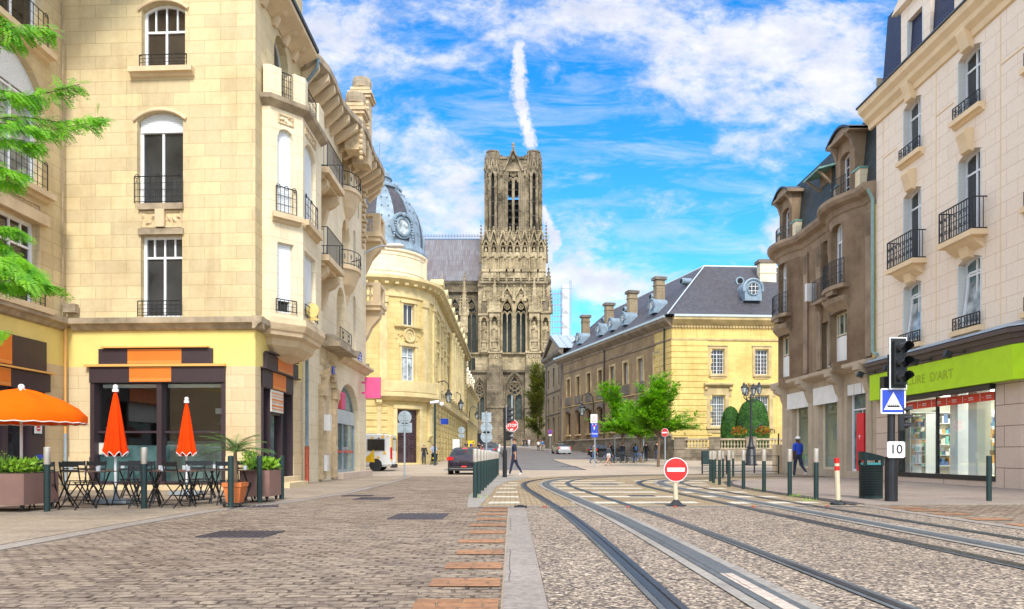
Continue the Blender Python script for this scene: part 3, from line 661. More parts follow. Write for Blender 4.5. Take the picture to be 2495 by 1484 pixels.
# the curved track area needs its own outline: left edge and right edge as functions of y, then the sweep to the right
cx_l=[(14.02,-.62),(17.4,-.56),(23,-.48),(27,-.15),(30.9,.62),(32.9,1.5),(34.6,3.2),(36,5.5),(37.4,8.5)]
cx_r=[(14.02,6.9),(18,6.72),(21,6.78),(24,7.1),(26.5,7.7),(28.5,8.6),(30,9.9),(31,11.5),(31.8,14),(32.5,20),(33.2,30),(37.4,60)]
def interp(t,y):
 if y<=t[0][0]:return t[0][1]
 for(a,xa),(b,xb)in zip(t,t[1:]):
  if y<=b:return xa+(xb-xa)*(y-a)/(b-a)
 return t[-1][1]
poly=[(x,y)for y,x in cx_r]+[(x,y)for y,x in reversed(cx_l)]
sheet('crossing_area','cobbles_brown',poly,.006)
for k,y in enumerate([14.75,16.9,18.95,21.2,23.4,25.5,27.6]):
 for x0,x1 in((interp(cx_l,y)+.12,.15+(.0 if y<20 else-.05)),(1.25,3.85),(4.5,interp(cx_r,y)-.5))if y<22 else((interp(cx_l,y)+.15,.2),(1.3,4.0),(4.7,interp(cx_r,y)-.6)):
  if x1-x0<.3:continue
  sl=.06*(1 if k%2 else-1)
  sheet('zebra_stripe','zebra_paint',[(x0,y+sl),(x1,y-sl),(x1,y+.58-sl),(x0,y+.6+sl)],.012)
# right-hand pavement with its kerbs, and the cobbles with brick patches in front of it
rp=[(7.05,14.75),(60,14.75),(60,30.2),(16,30.2),(11.4,30.1),(10.1,29.3),(8.9,28),(8.0,26.4),(7.35,24),(7.0,21),(6.95,18)]
sheet('right_pavement','pave_right',rp,.03,thick=1)
sheet('right_kerb','dark_setts',[(6.72,14.2),(7.03,14.7),(6.93,18),(6.98,21),(7.33,24),(7.98,26.4),(8.88,28),(8.62,28.2),(7.7,26.5),(7.1,24),(6.78,21),(6.72,18)],.02)
sheet('right_cobbles','cobbles',[(7.0,-3),(60,-3),(60,14.45),(7.0,14.45)],.006)
sheet('right_slab_line','granite_slab',[(6.76,-3),(6.98,-3),(6.98,14.2),(6.76,14.2)],.012)
sheet('pavement_edge','granite_slab',[(7.05,14.48),(60,14.48),(60,14.73),(7.05,14.73)],.028,thick=1)
for k in range(11):
 y=[4.62,5.45,6.3,7.2,8.15,9.1,10.05,11.0,11.95,12.75,13.3][k]
 w_=(.56,.54,.5,.47,.52,.46,.5,.45,.5,.48,.45)[k]
 sheet('brick_patch','brick_orange',[(-.09-w_,y),(-.09,y),(-.09,y+.36),(-.09-w_,y+.34)],.014)
 xr=7.05
 if k>3:sheet('brick_patch','brick_orange',[(xr,y),(xr+.6,y),(xr+.6,y+.36),(xr,y+.36)],.014)
# grey road running up to the cathedral, its pavements and the plaza
sheet('hill_road','cobbles_grey',[(-4.4,46),(4.8,46.5),(4.8,52.8),(4.1,73.5),(24,73.5),(24,76.5),(3.9,118),(0,140),(-5.2,140),(-4.6,100)],.006)
sheet('side_road','cobbles_grey',[(-60,41),(-4.4,41),(-4.4,46),(-60,46)],.006)if False else None
sheet('plaza_edge','dark_setts',[(4.62,46.5),(4.78,46.5),(4.78,52.8),(4.08,73.5),(3.93,73.5),(4.62,52.8)],.02)
sheet('palace_pavement','granite_slab',[(4.2,118.2),(24.4,76.6),(26,76.6),(26,90),(6.5,125),(3.5,142),(.3,140)],.10,thick=1)
mat('far_town',(.28,.24,.19),.9,var=.3,vscale=.02)
# tram tracks
def smooth_path(pts,step=.6):
 out=[]
 P=[Vector((p[0],p[1],0))for p in pts];P=[P[0]*2-P[1]]+P+[P[-1]*2-P[-2]]
 for i in range(1,len(P)-2):
  n=max(2,int((P[i+1]-P[i]).length/step))
  for k in range(n):
   t=k/n;a,b,c,d=P[i-1],P[i],P[i+1],P[i+2]
   out.append(.5*((2*b)+(c-a)*t+(2*a-5*b+4*c-d)*t*t+(3*b-a-3*c+d)*t**3))
 out.append(P[-2]);return out
def ribbon(mb,path,o0,o1,z,mi=0):
 L=0;prev=None;vs=[];uv=[]
 for i,p in enumerate(path):
  a=path[max(0,i-1)];b=path[min(len(path)-1,i+1)];t=(b-a).normalized();n=Vector((t.y,-t.x,0))
  if i:L+=(p-path[i-1]).length
  A=p+n*o0;B=p+n*o1
  A.z=gz(A.y)+z;B.z=gz(B.y)+z
  if prev:mb.quad(prev[0],prev[1],B,A,mi,[(o0,prev[2]),(o1,prev[2]),(o1,L),(o0,L)])
  prev=(A,B,L)
T1=smooth_path([(1.78,-2),(1.78,3),(1.77,6),(1.74,9),(1.66,12),(1.50,15),(1.34,18),(1.18,21),(1.12,23.4),(1.22,25.8),(1.62,28.2),(2.4,30.6),(3.8,33.0),(5.9,35.0),(8.8,36.6),(13,37.7),(20,38.5),(30,39.2),(60,41)])
T2=smooth_path([(5.25,-2),(5.25,6),(5.2,10),(5.12,14),(5.02,18),(4.95,21.5),(5.02,24),(5.35,26.2),(6.05,28.3),(7.3,30.3),(9.2,31.9),(12,33.1),(17,34.1),(26,35.0),(60,37)])
for ti,T in enumerate((T1,T2)):
 for side in(-1,1):
  mb=MB();o=side*.7525
  ribbon(mb,T,o-.085,o-.035,.016,2);ribbon(mb,T,o-.035,o+.03,.020,0);ribbon(mb,T,o+.03,o+.055,.012,1)if side<0 else None
  if side>0:ribbon(mb,T,o+.03,o+.085,.016,2)
  ribbon(mb,T,o-(.0 if side<0 else .085)+(.055 if side<0 else 0),o+(.11 if side<0 else-.035),.0185,0)if side<0 else ribbon(mb,T,o-.06,o-.035,.013,1)
  mb.build('tram_rail',[M_['rail_steel'],M_['groove'],M_['strip_grey']],None,label=('far left steel tram rail with a dark groove, nearest the bollard row','second steel tram rail from the left, curving right past the long pale strip','third steel tram rail, beyond the no entry sign post','rightmost steel tram rail beside the right pavement')[ti*2+(side>0)],cat='tram rail',group='steel tram rails in the street')
 mb=MB();ribbon(mb,T,-.225,-.125,.016,0);ribbon(mb,T,.125,.225,.016,0);ribbon(mb,T,-.122,-.055,.020,1);ribbon(mb,T,.055,.122,.020,1)
 far=T
 k=0;i=0
 while i<len(T)-1:
  n=5 if k%3!=2 else 3
  seg_=T[i:i+n+1]
  if len(seg_)>1:ribbon(mb,seg_,-.053,.053,.022,2 if(k%3==2 and seg_[0].y<12)else 1)
  i+=n;k+=1
 mb.build('power_strip',[M_['strip_concrete'],M_['strip_grey'],M_['strip_pale']],None,label=('ground power strip between the left pair of tram rails','ground power strip between the right pair of tram rails')[ti],cat='power strip',group='power strips between the rails')
# drain grates
def grate(x0,y0,lx,ly,rot,label,bars=12):
 mb=MB();Mx=Matrix.Translation((x0,y0,gz(y0)+.012))@Matrix.Rotation(R(rot),4,'Z')
 mb.box(-lx/2,lx/2,-ly/2,ly/2,-.006,.0);
 for i in range(bars):
  x=-lx/2+lx*(i+.5)/bars;mb.bar((x-.03,-ly/2+.03,.004),(x+.03,ly/2-.03,.004),lx/bars*.5,.008)
 mb.xf(Mx);mb.build('drain_grate',M_['cast_iron'],None,label=label,cat='drain grate',group='iron grates set in the paving')
grate(-1.5,11.7,.85,1.1,0,'large ribbed iron grate in the cobbles, nearest the brick patches')
grate(-3.38,9.07,.85,.75,0,'dark iron cover in the cobbles, nearest the camera')
grate(-3.14,16.5,.8,.9,0,'pale grey iron cover in the cobbles in front of the archway',8)
grate(-3.75,17.6,.7,.5,0,'thin dark grate beside the left kerb')
grate(-5.0,13.9,1.0,.5,20,'narrow grate by the kerb in front of the potted palm')
grate(3.13,17.5,.62,.6,0,'round patterned iron cover between the tracks left of the no entry sign',14)
grate(3.1,24.4,.9,.9,0,'small far iron cover between the curving tracks',8)
grate(4.3,55,1.2,1.2,0,'square grey cover in the plaza in front of the taxis sign',8)
mb=MB();mb.box(-.12,.12,-.07,.07,0,.02);mb.lathe([(.07,.0),(.06,.035),(.001,.04)],(0,0,.0),8);mb.xf(Matrix.Translation((.16,13.7,.02)))
mb.build('rubber_socket',M_['iron'],None,label='flat black rubber socket at the end of the grey slab strip',cat='socket')
for i,x in enumerate((.62,2.2,3.1,4.6,6.0)):
 mb=MB();mb.lathe([(.05,0),(.045,.018),(.02,.026)],(x,13.72+x*.015,.01),8);mb.build('road_stud',M_['pipe_red'],None,label='small dull red stud in front of the pale stone line',cat='road stud',group='red studs along the stone line')
# ================================================================== corner cafe building (left)
CB=thing('corner_building','tall cream stone corner block with yellow ground floor and cafe, filling the left edge','building',(-9.5,20.8,0))
FF=Fac([(-12.63,20.48),(-7.15,20.2)])
FS=Fac([(-7.15,20.2),(-7.15,24.72)])
FW=Fac([(-12.63,6.0),(-12.63,20.48)])
def stripes_sign(F,root,a,b,z0,z1,oa,ob,d=.1,lines=True,name='sign_board',tilt=0):
 mb=MB();F.box(mb,a,b,z0,z1,.005,d,0);F.box(mb,a+(b-a)*oa,a+(b-a)*ob,z0+.015,z1-.015,d,d+.01,1)
 if lines:
  for zz in(z0+.05,z0+.085,z1-.045):F.box(mb,a+(b-a)*oa,a+(b-a)*ob,zz,zz+.014,d+.01,d+.014,2)
 return mb.build(name,[M_['aubergine'],M_['orange_panel'],M_['orange_line']],root)
def cafe_front():
 F=FF;s=F.at;A,B=s(222),s(550);zb=F.z(893,3)
 w3=(s(345),s(451),F.z(169,3),F.z(3,3),.22);w2=(s(334),s(446),F.z(497,3),F.z(270,3),.24);w1=(s(343),s(444),F.z(773,3),F.z(572,3),0)
 mb=MB();F.wall(mb,0,F.len,-.1,zb,[(A,B,.18,zb-.002)],.35,0)
 zy=F.z(797,3);F.wall(mb,0,F.len,zb,zy,[],mi=1)
 F.wall(mb,0,F.len,zy,16.5,[w1,w2,w3],.28,2)
 G=FS;g=G.at
 D0,D1=g(636),g(711);zs=3.48
 G.wall(mb,0,G.len,-.1,zs,[(D0,D1,.3,zs-.001)],.4,0);G.wall(mb,0,G.len,zs,4.62,[],mi=1)
 G.wall(mb,0,G.len,4.62,16.5,[(g(668),g(702),11.2,13.9,.55,'seg')],.3,2)
 H=FW;h=H.at;e=h(97);zw=H.z(950,h(105))
 ww1=(e-2.6,e,H.z(752,e),H.z(548,e),0);ww2=(e-2.7,e+.1,H.z(470,e),H.z(205,e)+.55,.75);ww3=(e-2.6,e+.12,H.z(122,e),H.z(0,e)+1.6,.6)
 H.wall(mb,0,H.len,-.1,3.5,[(h(105)-3.6,h(105),.15,3.3)],.3,0);H.wall(mb,0,H.len,3.5,zy,[],mi=1);H.wall(mb,0,H.len,zy,16.5,[ww1,ww2,ww3],.3,2)
 mb.quad((-22,6,16.5),(-7.15,20.2,16.5),(-7.15,24.72,16.5),(-22,40,16.5),2)
 mb.quad((-22,6,0),(-22,6,16.5),(-12.63,6,16.5),(-12.63,6,0),2)
 mb.quad((-7.15,24.72,4),(-7.15,24.72,16.5),(-14,24.72,16.5),(-14,24.72,4),2)
 mb.build('wall',[M_['cream_stone_small'],M_['yellow_render'],M_['cream_stone']],CB)
 mb=MB();pr=[(0,4.56),(.10,4.60),(.16,4.70),(.26,4.74),(.26,4.90),(0,4.93)]
 pr=[(d,z-4.93+F.z(774,3))for d,z in pr]
 F.prof(mb,.26,F.len+.26,pr);H.prof(mb,0,H.len-.1,pr);G.prof(mb,-.26,.55,pr);mb.build('band_course',M_['trim_weathered'],CB)
 mb=MB()
 F.box(mb,0,A-.02,0,.95,.0,.07);F.box(mb,B+.02,F.len+.05,0,.95,.0,.07);F.box(mb,A-.02,B+.02,0,.16,0,.1)
 G.box(mb,0,D0-.02,0,.95,0,.06);G.box(mb,D1+.02,G.len-.3,0,.95,0,.06);mb.build('plinth',M_['cream_stone_small'],CB)
 def rail2(F_,a,b,z0,z1,d=.03,n=9,root=CB,curls=False,hb=4):return railing(F_,root,a,b,z0,z1,d,n,hb,r=.009,curls=curls)
 o=window(F,CB,*w3[:4],.22,fw=.08,cols=2,transom=.60,top_cols=4,glass='glass_brown');rail2(F,w3[0]-.05,w3[1]+.05,w3[2],F.z(133,3),.02,8)
 o=window(F,CB,*w2[:4],.24,fw=.09,cols=2,transom=.80,top_cols=4,glass='glass_dark',shutter=.21);rail2(F,w2[0]-.02,w2[1]+.02,w2[2],F.z(432,3),.10,9,curls=True)
 o=window(F,CB,*w1[:4],0,fw=.08,cols=2,transom=.74,top_cols=4,glass='glass_dark');rail2(F,w1[0]-.02,w1[1]+.02,w1[2],F.z(735,3),.12,9)
 sill(F,CB,w3[0],w3[1],w3[2],.14,.22,over=.28);
 mb=MB();F.box(mb,w1[0]-.05,w1[1]+.05,w1[3],w1[3]+.17,-.02,.07);F.box(mb,w1[0]-.05,w1[1]+.05,w2[2]-.17,w2[2],-.02,.10);mb.build('lintel',M_['trim_weathered'],CB)
 relief(F,CB,w1[0],w1[1],w1[3]+.2,w2[2]-.2,.05,n=8,seed=2);mb=MB();F.box(mb,(w1[0]+w1[1])/2-.13,(w1[0]+w1[1])/2+.13,w1[3]+.2,w2[2]-.17,.02,.12);mb.build('keystone',M_['trim_stone'],CB)
 for ww in(w2,w3):
  c=arch(ww[0]-.09,ww[1]+.09,ww[3]+.10,ww[4]+.04,'seg',10);mb=MB()
  for rr_,dd in((.045,.02),(.03,.045)):mb.tube([F.p(q,z-.04-dd,dd)for q,z in c],rr_,6)
  mb.build('arch_moulding',M_['trim_stone'],CB)
 for ww,rz_,kw in((ww1,700,dict(transom=.7,top_cols=6,cols=3)),(ww2,395,dict(transom=.7,top_cols=6,cols=3,shutter=.28)),(ww3,30,dict(cols=3,transom=.6))):
  window(H,CB,*ww[:4],ww[4],'seg',.28,fw=.1,glass='glass_curtain' if ww is ww2 else 'glass_brown',**kw);railing(H,CB,ww[0],ww[1]+.1,ww[2],H.z(rz_,e),.08,14,4,r=.010,curls=True)
  sill(H,CB,ww[0],ww[1],ww[2],.15,.3)
 mb=MB();H.box(mb,ww1[0]-.2,ww1[1]+.2,ww1[3],ww1[3]+.28,-.02,.14);mb.build('lintel',M_['trim_stone'],CB);relief(H,CB,ww1[0],ww1[1],ww1[3]+.32,ww2[2]-.35,.07,n=9,seed=5)
 fr=MB();z1=F.z(932,3);
 F.box(fr,A,A+.12,.18,zb,-.3,.05);F.box(fr,B-.1,B,.18,zb,-.3,.05);F.box(fr,A+.12,B-.1,z1,zb,-.3,.045);F.box(fr,A+.12,B-.1,.18,.26,-.3,.04)
 m0=s(383);F.box(fr,m0,m0+.14,.26,z1,-.28,.03);F.box(fr,A+.12,B-.1,1.62,1.68,-.24,-.14);zl=F.z(1052,3)
 sf=fr.build('shopfront',M_['aubergine'],CB)
 gl=MB();F.box(gl,A+.12,B-.1,.26,z1,-.21,-.20);gl.build('shop_window',M_['shop_glass'],sf)
 lo=MB();F.box(lo,A+.12,B-.1,.26,F.z(1085,3),-.24,-.225);lo.build('lower_panel',M_['glass_teal'],sf)
 bl=MB();F.box(bl,A+.18,m0-.03,z1-.12,z1-.02,-.34,-.26);F.box(bl,m0+.17,B-.15,z1-.12,z1-.02,-.34,-.26);bl.build('window_blind',M_['blind_white'],sf)
 stripes_sign(F,CB,s(245),s(520),F.z(889,3),F.z(850,3),.26,.735);stripes_sign(F,CB,s(222),s(550),F.z(933,3)+.01,F.z(893,3),.3,.61,.09)
 mb=MB();F.box(mb,s(212),s(552),F.z(894,3)+.002,F.z(888,3),.0,.16);F.box(mb,s(255),s(512),F.z(849,3),F.z(847,3)+.02,.0,.2);mb.build('sign_ledge',M_['orange_line'],CB)
 it=MB();za,zb2=.2,3.4;it.box(-11.9,-7.6,24.3,24.35,za,zb2);it.box(-11.9,-7.6,20.8,24.3,zb2,zb2+.05);it.box(-11.9,-7.6,20.8,24.3,.14,za);it.box(-11.95,-11.9,20.6,24.3,za,zb2);it.box(-7.6,-7.55,20.6,24.3,za,zb2)
 it.build('room',M_['interior_dark'],CB)
 ct=MB();ct.box(-10.6,-7.9,22.1,22.6,.2,1.35,0);ct.box(-10.65,-7.85,22.05,22.65,1.35,1.42,1)
 for i in range(9):x=-8.9+i*.1;ct.lathe([(.03,0),(.035,.1),(.015,.16),(.013,.24)],(x,22.2,1.42+.55),8,2)
 ct.box(-9.0,-7.9,22.1,22.4,1.93,1.97,1);ct.box(-9.0,-8.6,22.0,22.05,2.25,2.42,3);ct.box(-8.5,-8.1,22.0,22.05,2.25,2.42,3);ct.box(-8.9,-8.15,22.6,22.65,2.5,3.1,4)
 ct.build('counter',[M_['interior_pale'],M_['glass_teal'],M_['glass_curtain'],M_['blind_white'],M_['void']],CB)
 for x in(-11,-10,-9,-8.2):
  lm=MB();lm.cyl((x,21.6,3.33),(x,21.6,3.395),.04,.06);lm.build('spotlight',M_['warm_lamp'],CB)
 fr=MB();G.box(fr,D0,D0+.1,.3,zs,-.3,.04);G.box(fr,D1-.1,D1,.3,zs,-.3,.04);G.box(fr,D0+.1,D1-.1,zs-.55,zs,-.3,.035)
 d0,d1=D0+.75,D0+1.75;G.box(fr,d0-.08,d0,.3,zs-.55,-.28,.03);G.box(fr,d1,d1+.08,.3,zs-.55,-.28,.03);G.box(fr,d0,d1,2.2,2.28,-.2,.0)
 ds=fr.build('door_surround',M_['aubergine'],CB)
 gl=MB();G.box(gl,D0+.1,d0-.08,.3,zs-.55,-.16,-.15);G.box(gl,d1+.08,D1-.1,.3,zs-.55,-.16,-.15);gl.build('side_light',M_['glass_dark'],ds)
 dr=MB();dr.box(-7.22,-7.19,20.2+d0,20.2+d0+.5,.32,2.2);dr.build('glass_door',M_['glass_teal'],ds)
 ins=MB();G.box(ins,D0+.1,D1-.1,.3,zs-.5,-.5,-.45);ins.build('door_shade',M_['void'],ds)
 st=MB();G.box(st,d0-.05,d1+.05,2.28,zs-.55,-.02,.07);
 stp=st.build('striped_panel',M_['interior_pale'],CB)
 st=MB()
 for zz,hh in((2.36,.03),(2.44,.05),(2.56,.02),(2.62,.05),(2.74,.02),(2.82,.03)):G.box(st,d0-.05,d1+.05,zz,zz+hh,.07,.075)
 st.build('stripe',M_['orange_panel'],stp)
 stripes_sign(G,CB,g(641),g(720),3.5,3.95,.33,.8);stripes_sign(G,CB,g(636),g(711),zs-.53,zs-.01,.3,.72,.055)
 mb=MB();G.box(mb,g(634),g(722),3.47,3.51,0,.16);G.box(mb,g(644),g(714),3.96,4.0,0,.2);mb.build('sign_ledge',M_['aubergine'],CB)
 mb=MB();G.box(mb,D0+.5,G.len-1.2,0,.32,0,.28);G.box(mb,D0+.7,G.len-1.4,0,.17,.28,.6);mb.build('doorstep',M_['cream_stone_small'],CB)
 A2=h(105)-3.6;B2=h(105);fr=MB();H.box(fr,A2,A2+.1,.15,3.3,-.28,.04);H.box(fr,B2-.55,B2,.15,3.3,-.28,.05);H.box(fr,A2+.1,B2-.55,2.75,3.3,-.28,.045);H.box(fr,B2-1.5,B2-1.4,.15,2.75,-.28,.03)
 sf=fr.build('shopfront',M_['aubergine'],CB);gl=MB();H.box(gl,A2+.1,B2-.55,.15,2.75,-.2,-.19);gl.build('shop_window',M_['glass_dark'],sf)
 gl=MB();H.box(gl,A2+.1,B2-1.5,2.1,2.75,-.15,-.12);gl.build('window_blind',M_['blind_white'],sf)
 stripes_sign(H,CB,A2,B2,H.z(905,B2),H.z(835,B2),.05,.62);stripes_sign(H,CB,A2,B2+.15,H.z(955,B2),H.z(912,B2),.05,.58,.11)
 mb=MB();H.box(mb,A2,B2+.3,H.z(911,B2),H.z(907,B2),0,.18);mb.build('sign_ledge',M_['orange_line'],CB)
 mb=MB();H.box(mb,B2-.5,B2-.12,H.z(1060,B2),H.z(1030,B2),.051,.07,0);H.box(mb,B2-.46,B2-.16,H.z(1057,B2),H.z(1033,B2),.07,.075,1)
 zz=(H.z(1057,B2)+H.z(1033,B2))/2;c=H.p(B2-.31,zz,.078);mb.cyl(c,c+Vector((.004,0,0)),.075,n=16,mi=2);H.box(mb,B2-.36,B2-.26,zz-.012,zz+.012,.083,.086,1)
 for k in range(4):H.box(mb,B2-.42,B2-.20,H.z(1034.5,B2)-k*.018-.006,H.z(1034.5,B2)-k*.018,.076,.078,3)
 mb.build('notice',[M_['iron'],M_['white_paint'],M_['sign_red'],M_['zinc']],CB)
 mb=MB();zz=H.z(1117,B2);H.box(mb,B2-.35,B2-.05,zz-.1,zz+.1,.052,.06,0);H.box(mb,B2-.3,B2-.1,zz-.45,zz-.2,.052,.06,1);mb.build('sticker',[M_['sign_blue'],M_['copper_green']],CB)
 mb=MB();F.box(mb,A+.06,A+.34,F.z(1108,3),F.z(1078,3),-.19,-.17,0);F.box(mb,A+.09,A+.31,F.z(1106,3),F.z(1080,3),-.17,-.168,1);mb.build('menu_board',[M_['zinc'],M_['interior_pale']],CB)
 x0,y0=-12.52,20.32;mb=MB();mb.tube([(x0,y0,4.6),(x0,y0,1.6)],.035,6,0);mb.tube([(x0,y0,1.6),(x0,y0,.05)],.045,6,1);mb.tube([(x0-.05,y0-.03,15),(x0-.06,y0-.02,4.9)],.02,5,2)
 mb.build('rainwater_pipe',[M_['orange_line'],M_['zinc'],M_['trim_weathered']],CB)
 mb=MB();mb.obox((-12.35,20.3,5.1),.34,.18,.24);mb.tube([(-12.4,20.3,4.98),(-12.5,20.25,4.75),(-12.5,20.27,4.5)],.015,4);mb.build('cable_box',M_['trim_weathered'],CB)
mat('warm_lamp',(1,.7,.35),.4,emit=((1,.62,.3),6))
mat('sign_red',(.62,.012,.012),.35,var=.04,coat=.3);mat('sign_blue',(.01,.055,.50),.35,var=.04,coat=.3);mat('sign_white',(.82,.82,.82),.4,var=.02)
cafe_front()
# bay window on the street side
BAY=[(-7.15,20.75),(-6.93,20.75),(-6.2,21.5),(-6.2,23.57),(-7.15,24.5)]
FB=Fac(BAY)
def bay():
 F=FB;S=F.S;mb=MB()
 a1,b1=F.at(676,1),F.at(716,1);a2,b2=F.at(742,2),F.at(769,2)
 F.wall(mb,0,F.len,4.93,11.2,[(a1,b1,5.12,7.16),(a2,b2,5.12,7.12),(a1,b1,7.97,10.47,.28),(a2,b2,7.97,10.47,.28)],.25)
 o=mb.build('bay_window',M_['side_stone'],CB)
 for a,b in((a1,b1),(a2,b2)):
  window(F,o,a,b,7.97,10.47,.28,'seg',.22,cols=1,shutter=.999,glass='glass_curtain');railing(F,o,a-.05,b+.05,7.99,8.75,.05,5,3,r=.010,curls=True);sill(F,o,a,b,7.97,.16,.2,over=.16)
  window(F,o,a,b,5.12,7.16 if a==a1 else 7.12,0,'seg',.22,cols=1,shutter=.82,glass='glass_dark');railing(F,o,a-.05,b+.05,5.14,5.5,.05,5,2,r=.010)
  relief(F,o,a+.02,b-.02,10.6,10.88,.05,n=5,seed=int(a*10),frame=True)
 mb=MB();F.prof(mb,0,F.len,[(0,11.0),(.06,11.05),(.2,11.16),(.22,11.28),(0,11.3)]);mb.build('cornice',M_['trim_weathered'],o)
 mb=MB();
 for a,b in((.05,.55),(a1+(b1-a1)*.9,S[2]+.25),(S[3]-.6,S[3])):F.box(mb,a,b,11.28,12.15,-.35,.08)
 mb.build('parapet_pier',M_['side_stone'],o)
 railing(F,o,.55,a1+(b1-a1)*.9,11.3,12.1,.0,6,4,r=.010);railing(F,o,S[2]+.25,S[3]-.6,11.3,12.1,.0,8,4,r=.010)
 C=Vector((-7.2,22.6));P=[Vector(p)for p in BAY];mb=MB();lay=[]
 for k,z in((1.10,4.98),(1.12,4.80),(1.04,4.62),(1.0,4.60),(.98,4.48),(.86,4.40),(.80,4.22),(.62,4.02),(.3,3.86),(.02,3.82)):
  lay.append([(min(-7.14,C.x+(p.x-C.x)*k)if i in(0,4)else C.x+(p.x-C.x)*k,C.y+(p.y-C.y)*(k if k<1 else 1+(k-1)*.5),z)for i,p in enumerate(P)])
 vs=[q for l in lay for q in l];fs=[(i*5+j,i*5+j+1,(i+1)*5+j+1,(i+1)*5+j)for i in range(len(lay)-1)for j in range(4)]
 fs=[f[::-1]for f in fs]+[(0,1,2,3,4)];mb.add(vs,fs);mb.build('corbel',M_['trim_stone'],o)
 G=FS;window(G,CB,G.at(668),G.at(702),11.2,13.9,.55,'seg',.3,cols=2,glass='glass_dark',transom=.7)
 mb=MB();e=Fac([(-7.15,14),(-7.15,24.4)]);e.prof(mb,6.0,e.len,[(0,14.0),(.15,14.1),(.5,14.3),(.6,14.36),(.6,14.5),(0,14.62)])
 for y in(20.7,21.7,22.7,23.6):bracket(mb,e,y-14,.22,14.32,.5,.42)
 mb.build('cornice',M_['trim_stone'],CB);relief(G,CB,.4,3.6,13.98,14.25,.06,n=14,seed=9)
 mb=MB();e.prof(mb,5.9,e.len,[(.56,14.5),(.66,14.5),(.66,14.62),(.2,15.2),(-.5,17.3),(-.6,17.3)]);mb.build('roof',M_['slate_green'],CB)
 pt=MB();pt.tube([(-6.55,24.5,14.4),(-6.6,24.55,14.1),(-6.95,24.62,13.7),(-7.0,24.62,13.4),(-7.0,24.62,11)],.06,8);pt.tube([(-6.98,24.68,4.3),(-6.98,24.68,1.3)],.06,8);pt.build('rainwater_pipe',M_['pipe_blue'],CB)
 pt=MB();pt.cyl((-6.98,24.68,1.3),(-6.98,24.68,.05),.075);pt.build('pipe_shoe',M_['pipe_red'],CB)
bay()
# round gold shop sign hanging from the bay corner
mb=MB();c=W(762,757,22.1);mb.lathe([(.001,-.03),(.18,-.03),(.2,0),(.18,.03),(.001,.03)],(0,0,0),24);mb.xf(Matrix.Translation(c)@Matrix.Rotation(R(8),4,'Z')@Matrix.Rotation(R(90),4,'X')@Matrix.Diagonal((1,1.15,1,1)))
mb.box(c.x-.19,c.x+.19,c.y-.02,c.y+.02,c.z-.3,c.z-.24);mb.box(c.x-.12,c.x+.12,c.y-.025,c.y+.025,c.z-.25,c.z-.2);mb.tube([(c.x,c.y,c.z+.2),(c.x-.05,c.y+.05,c.z+.26),(-6.25,c.y+.1,c.z+.26)],.012,4)
mat('gilt',(.60,.46,.16),.45,metal=.3,var=.15)
mb.build('hanging_sign',M_['gilt'],None,label='round gold hanging sign below the bay window, blank',cat='sign')
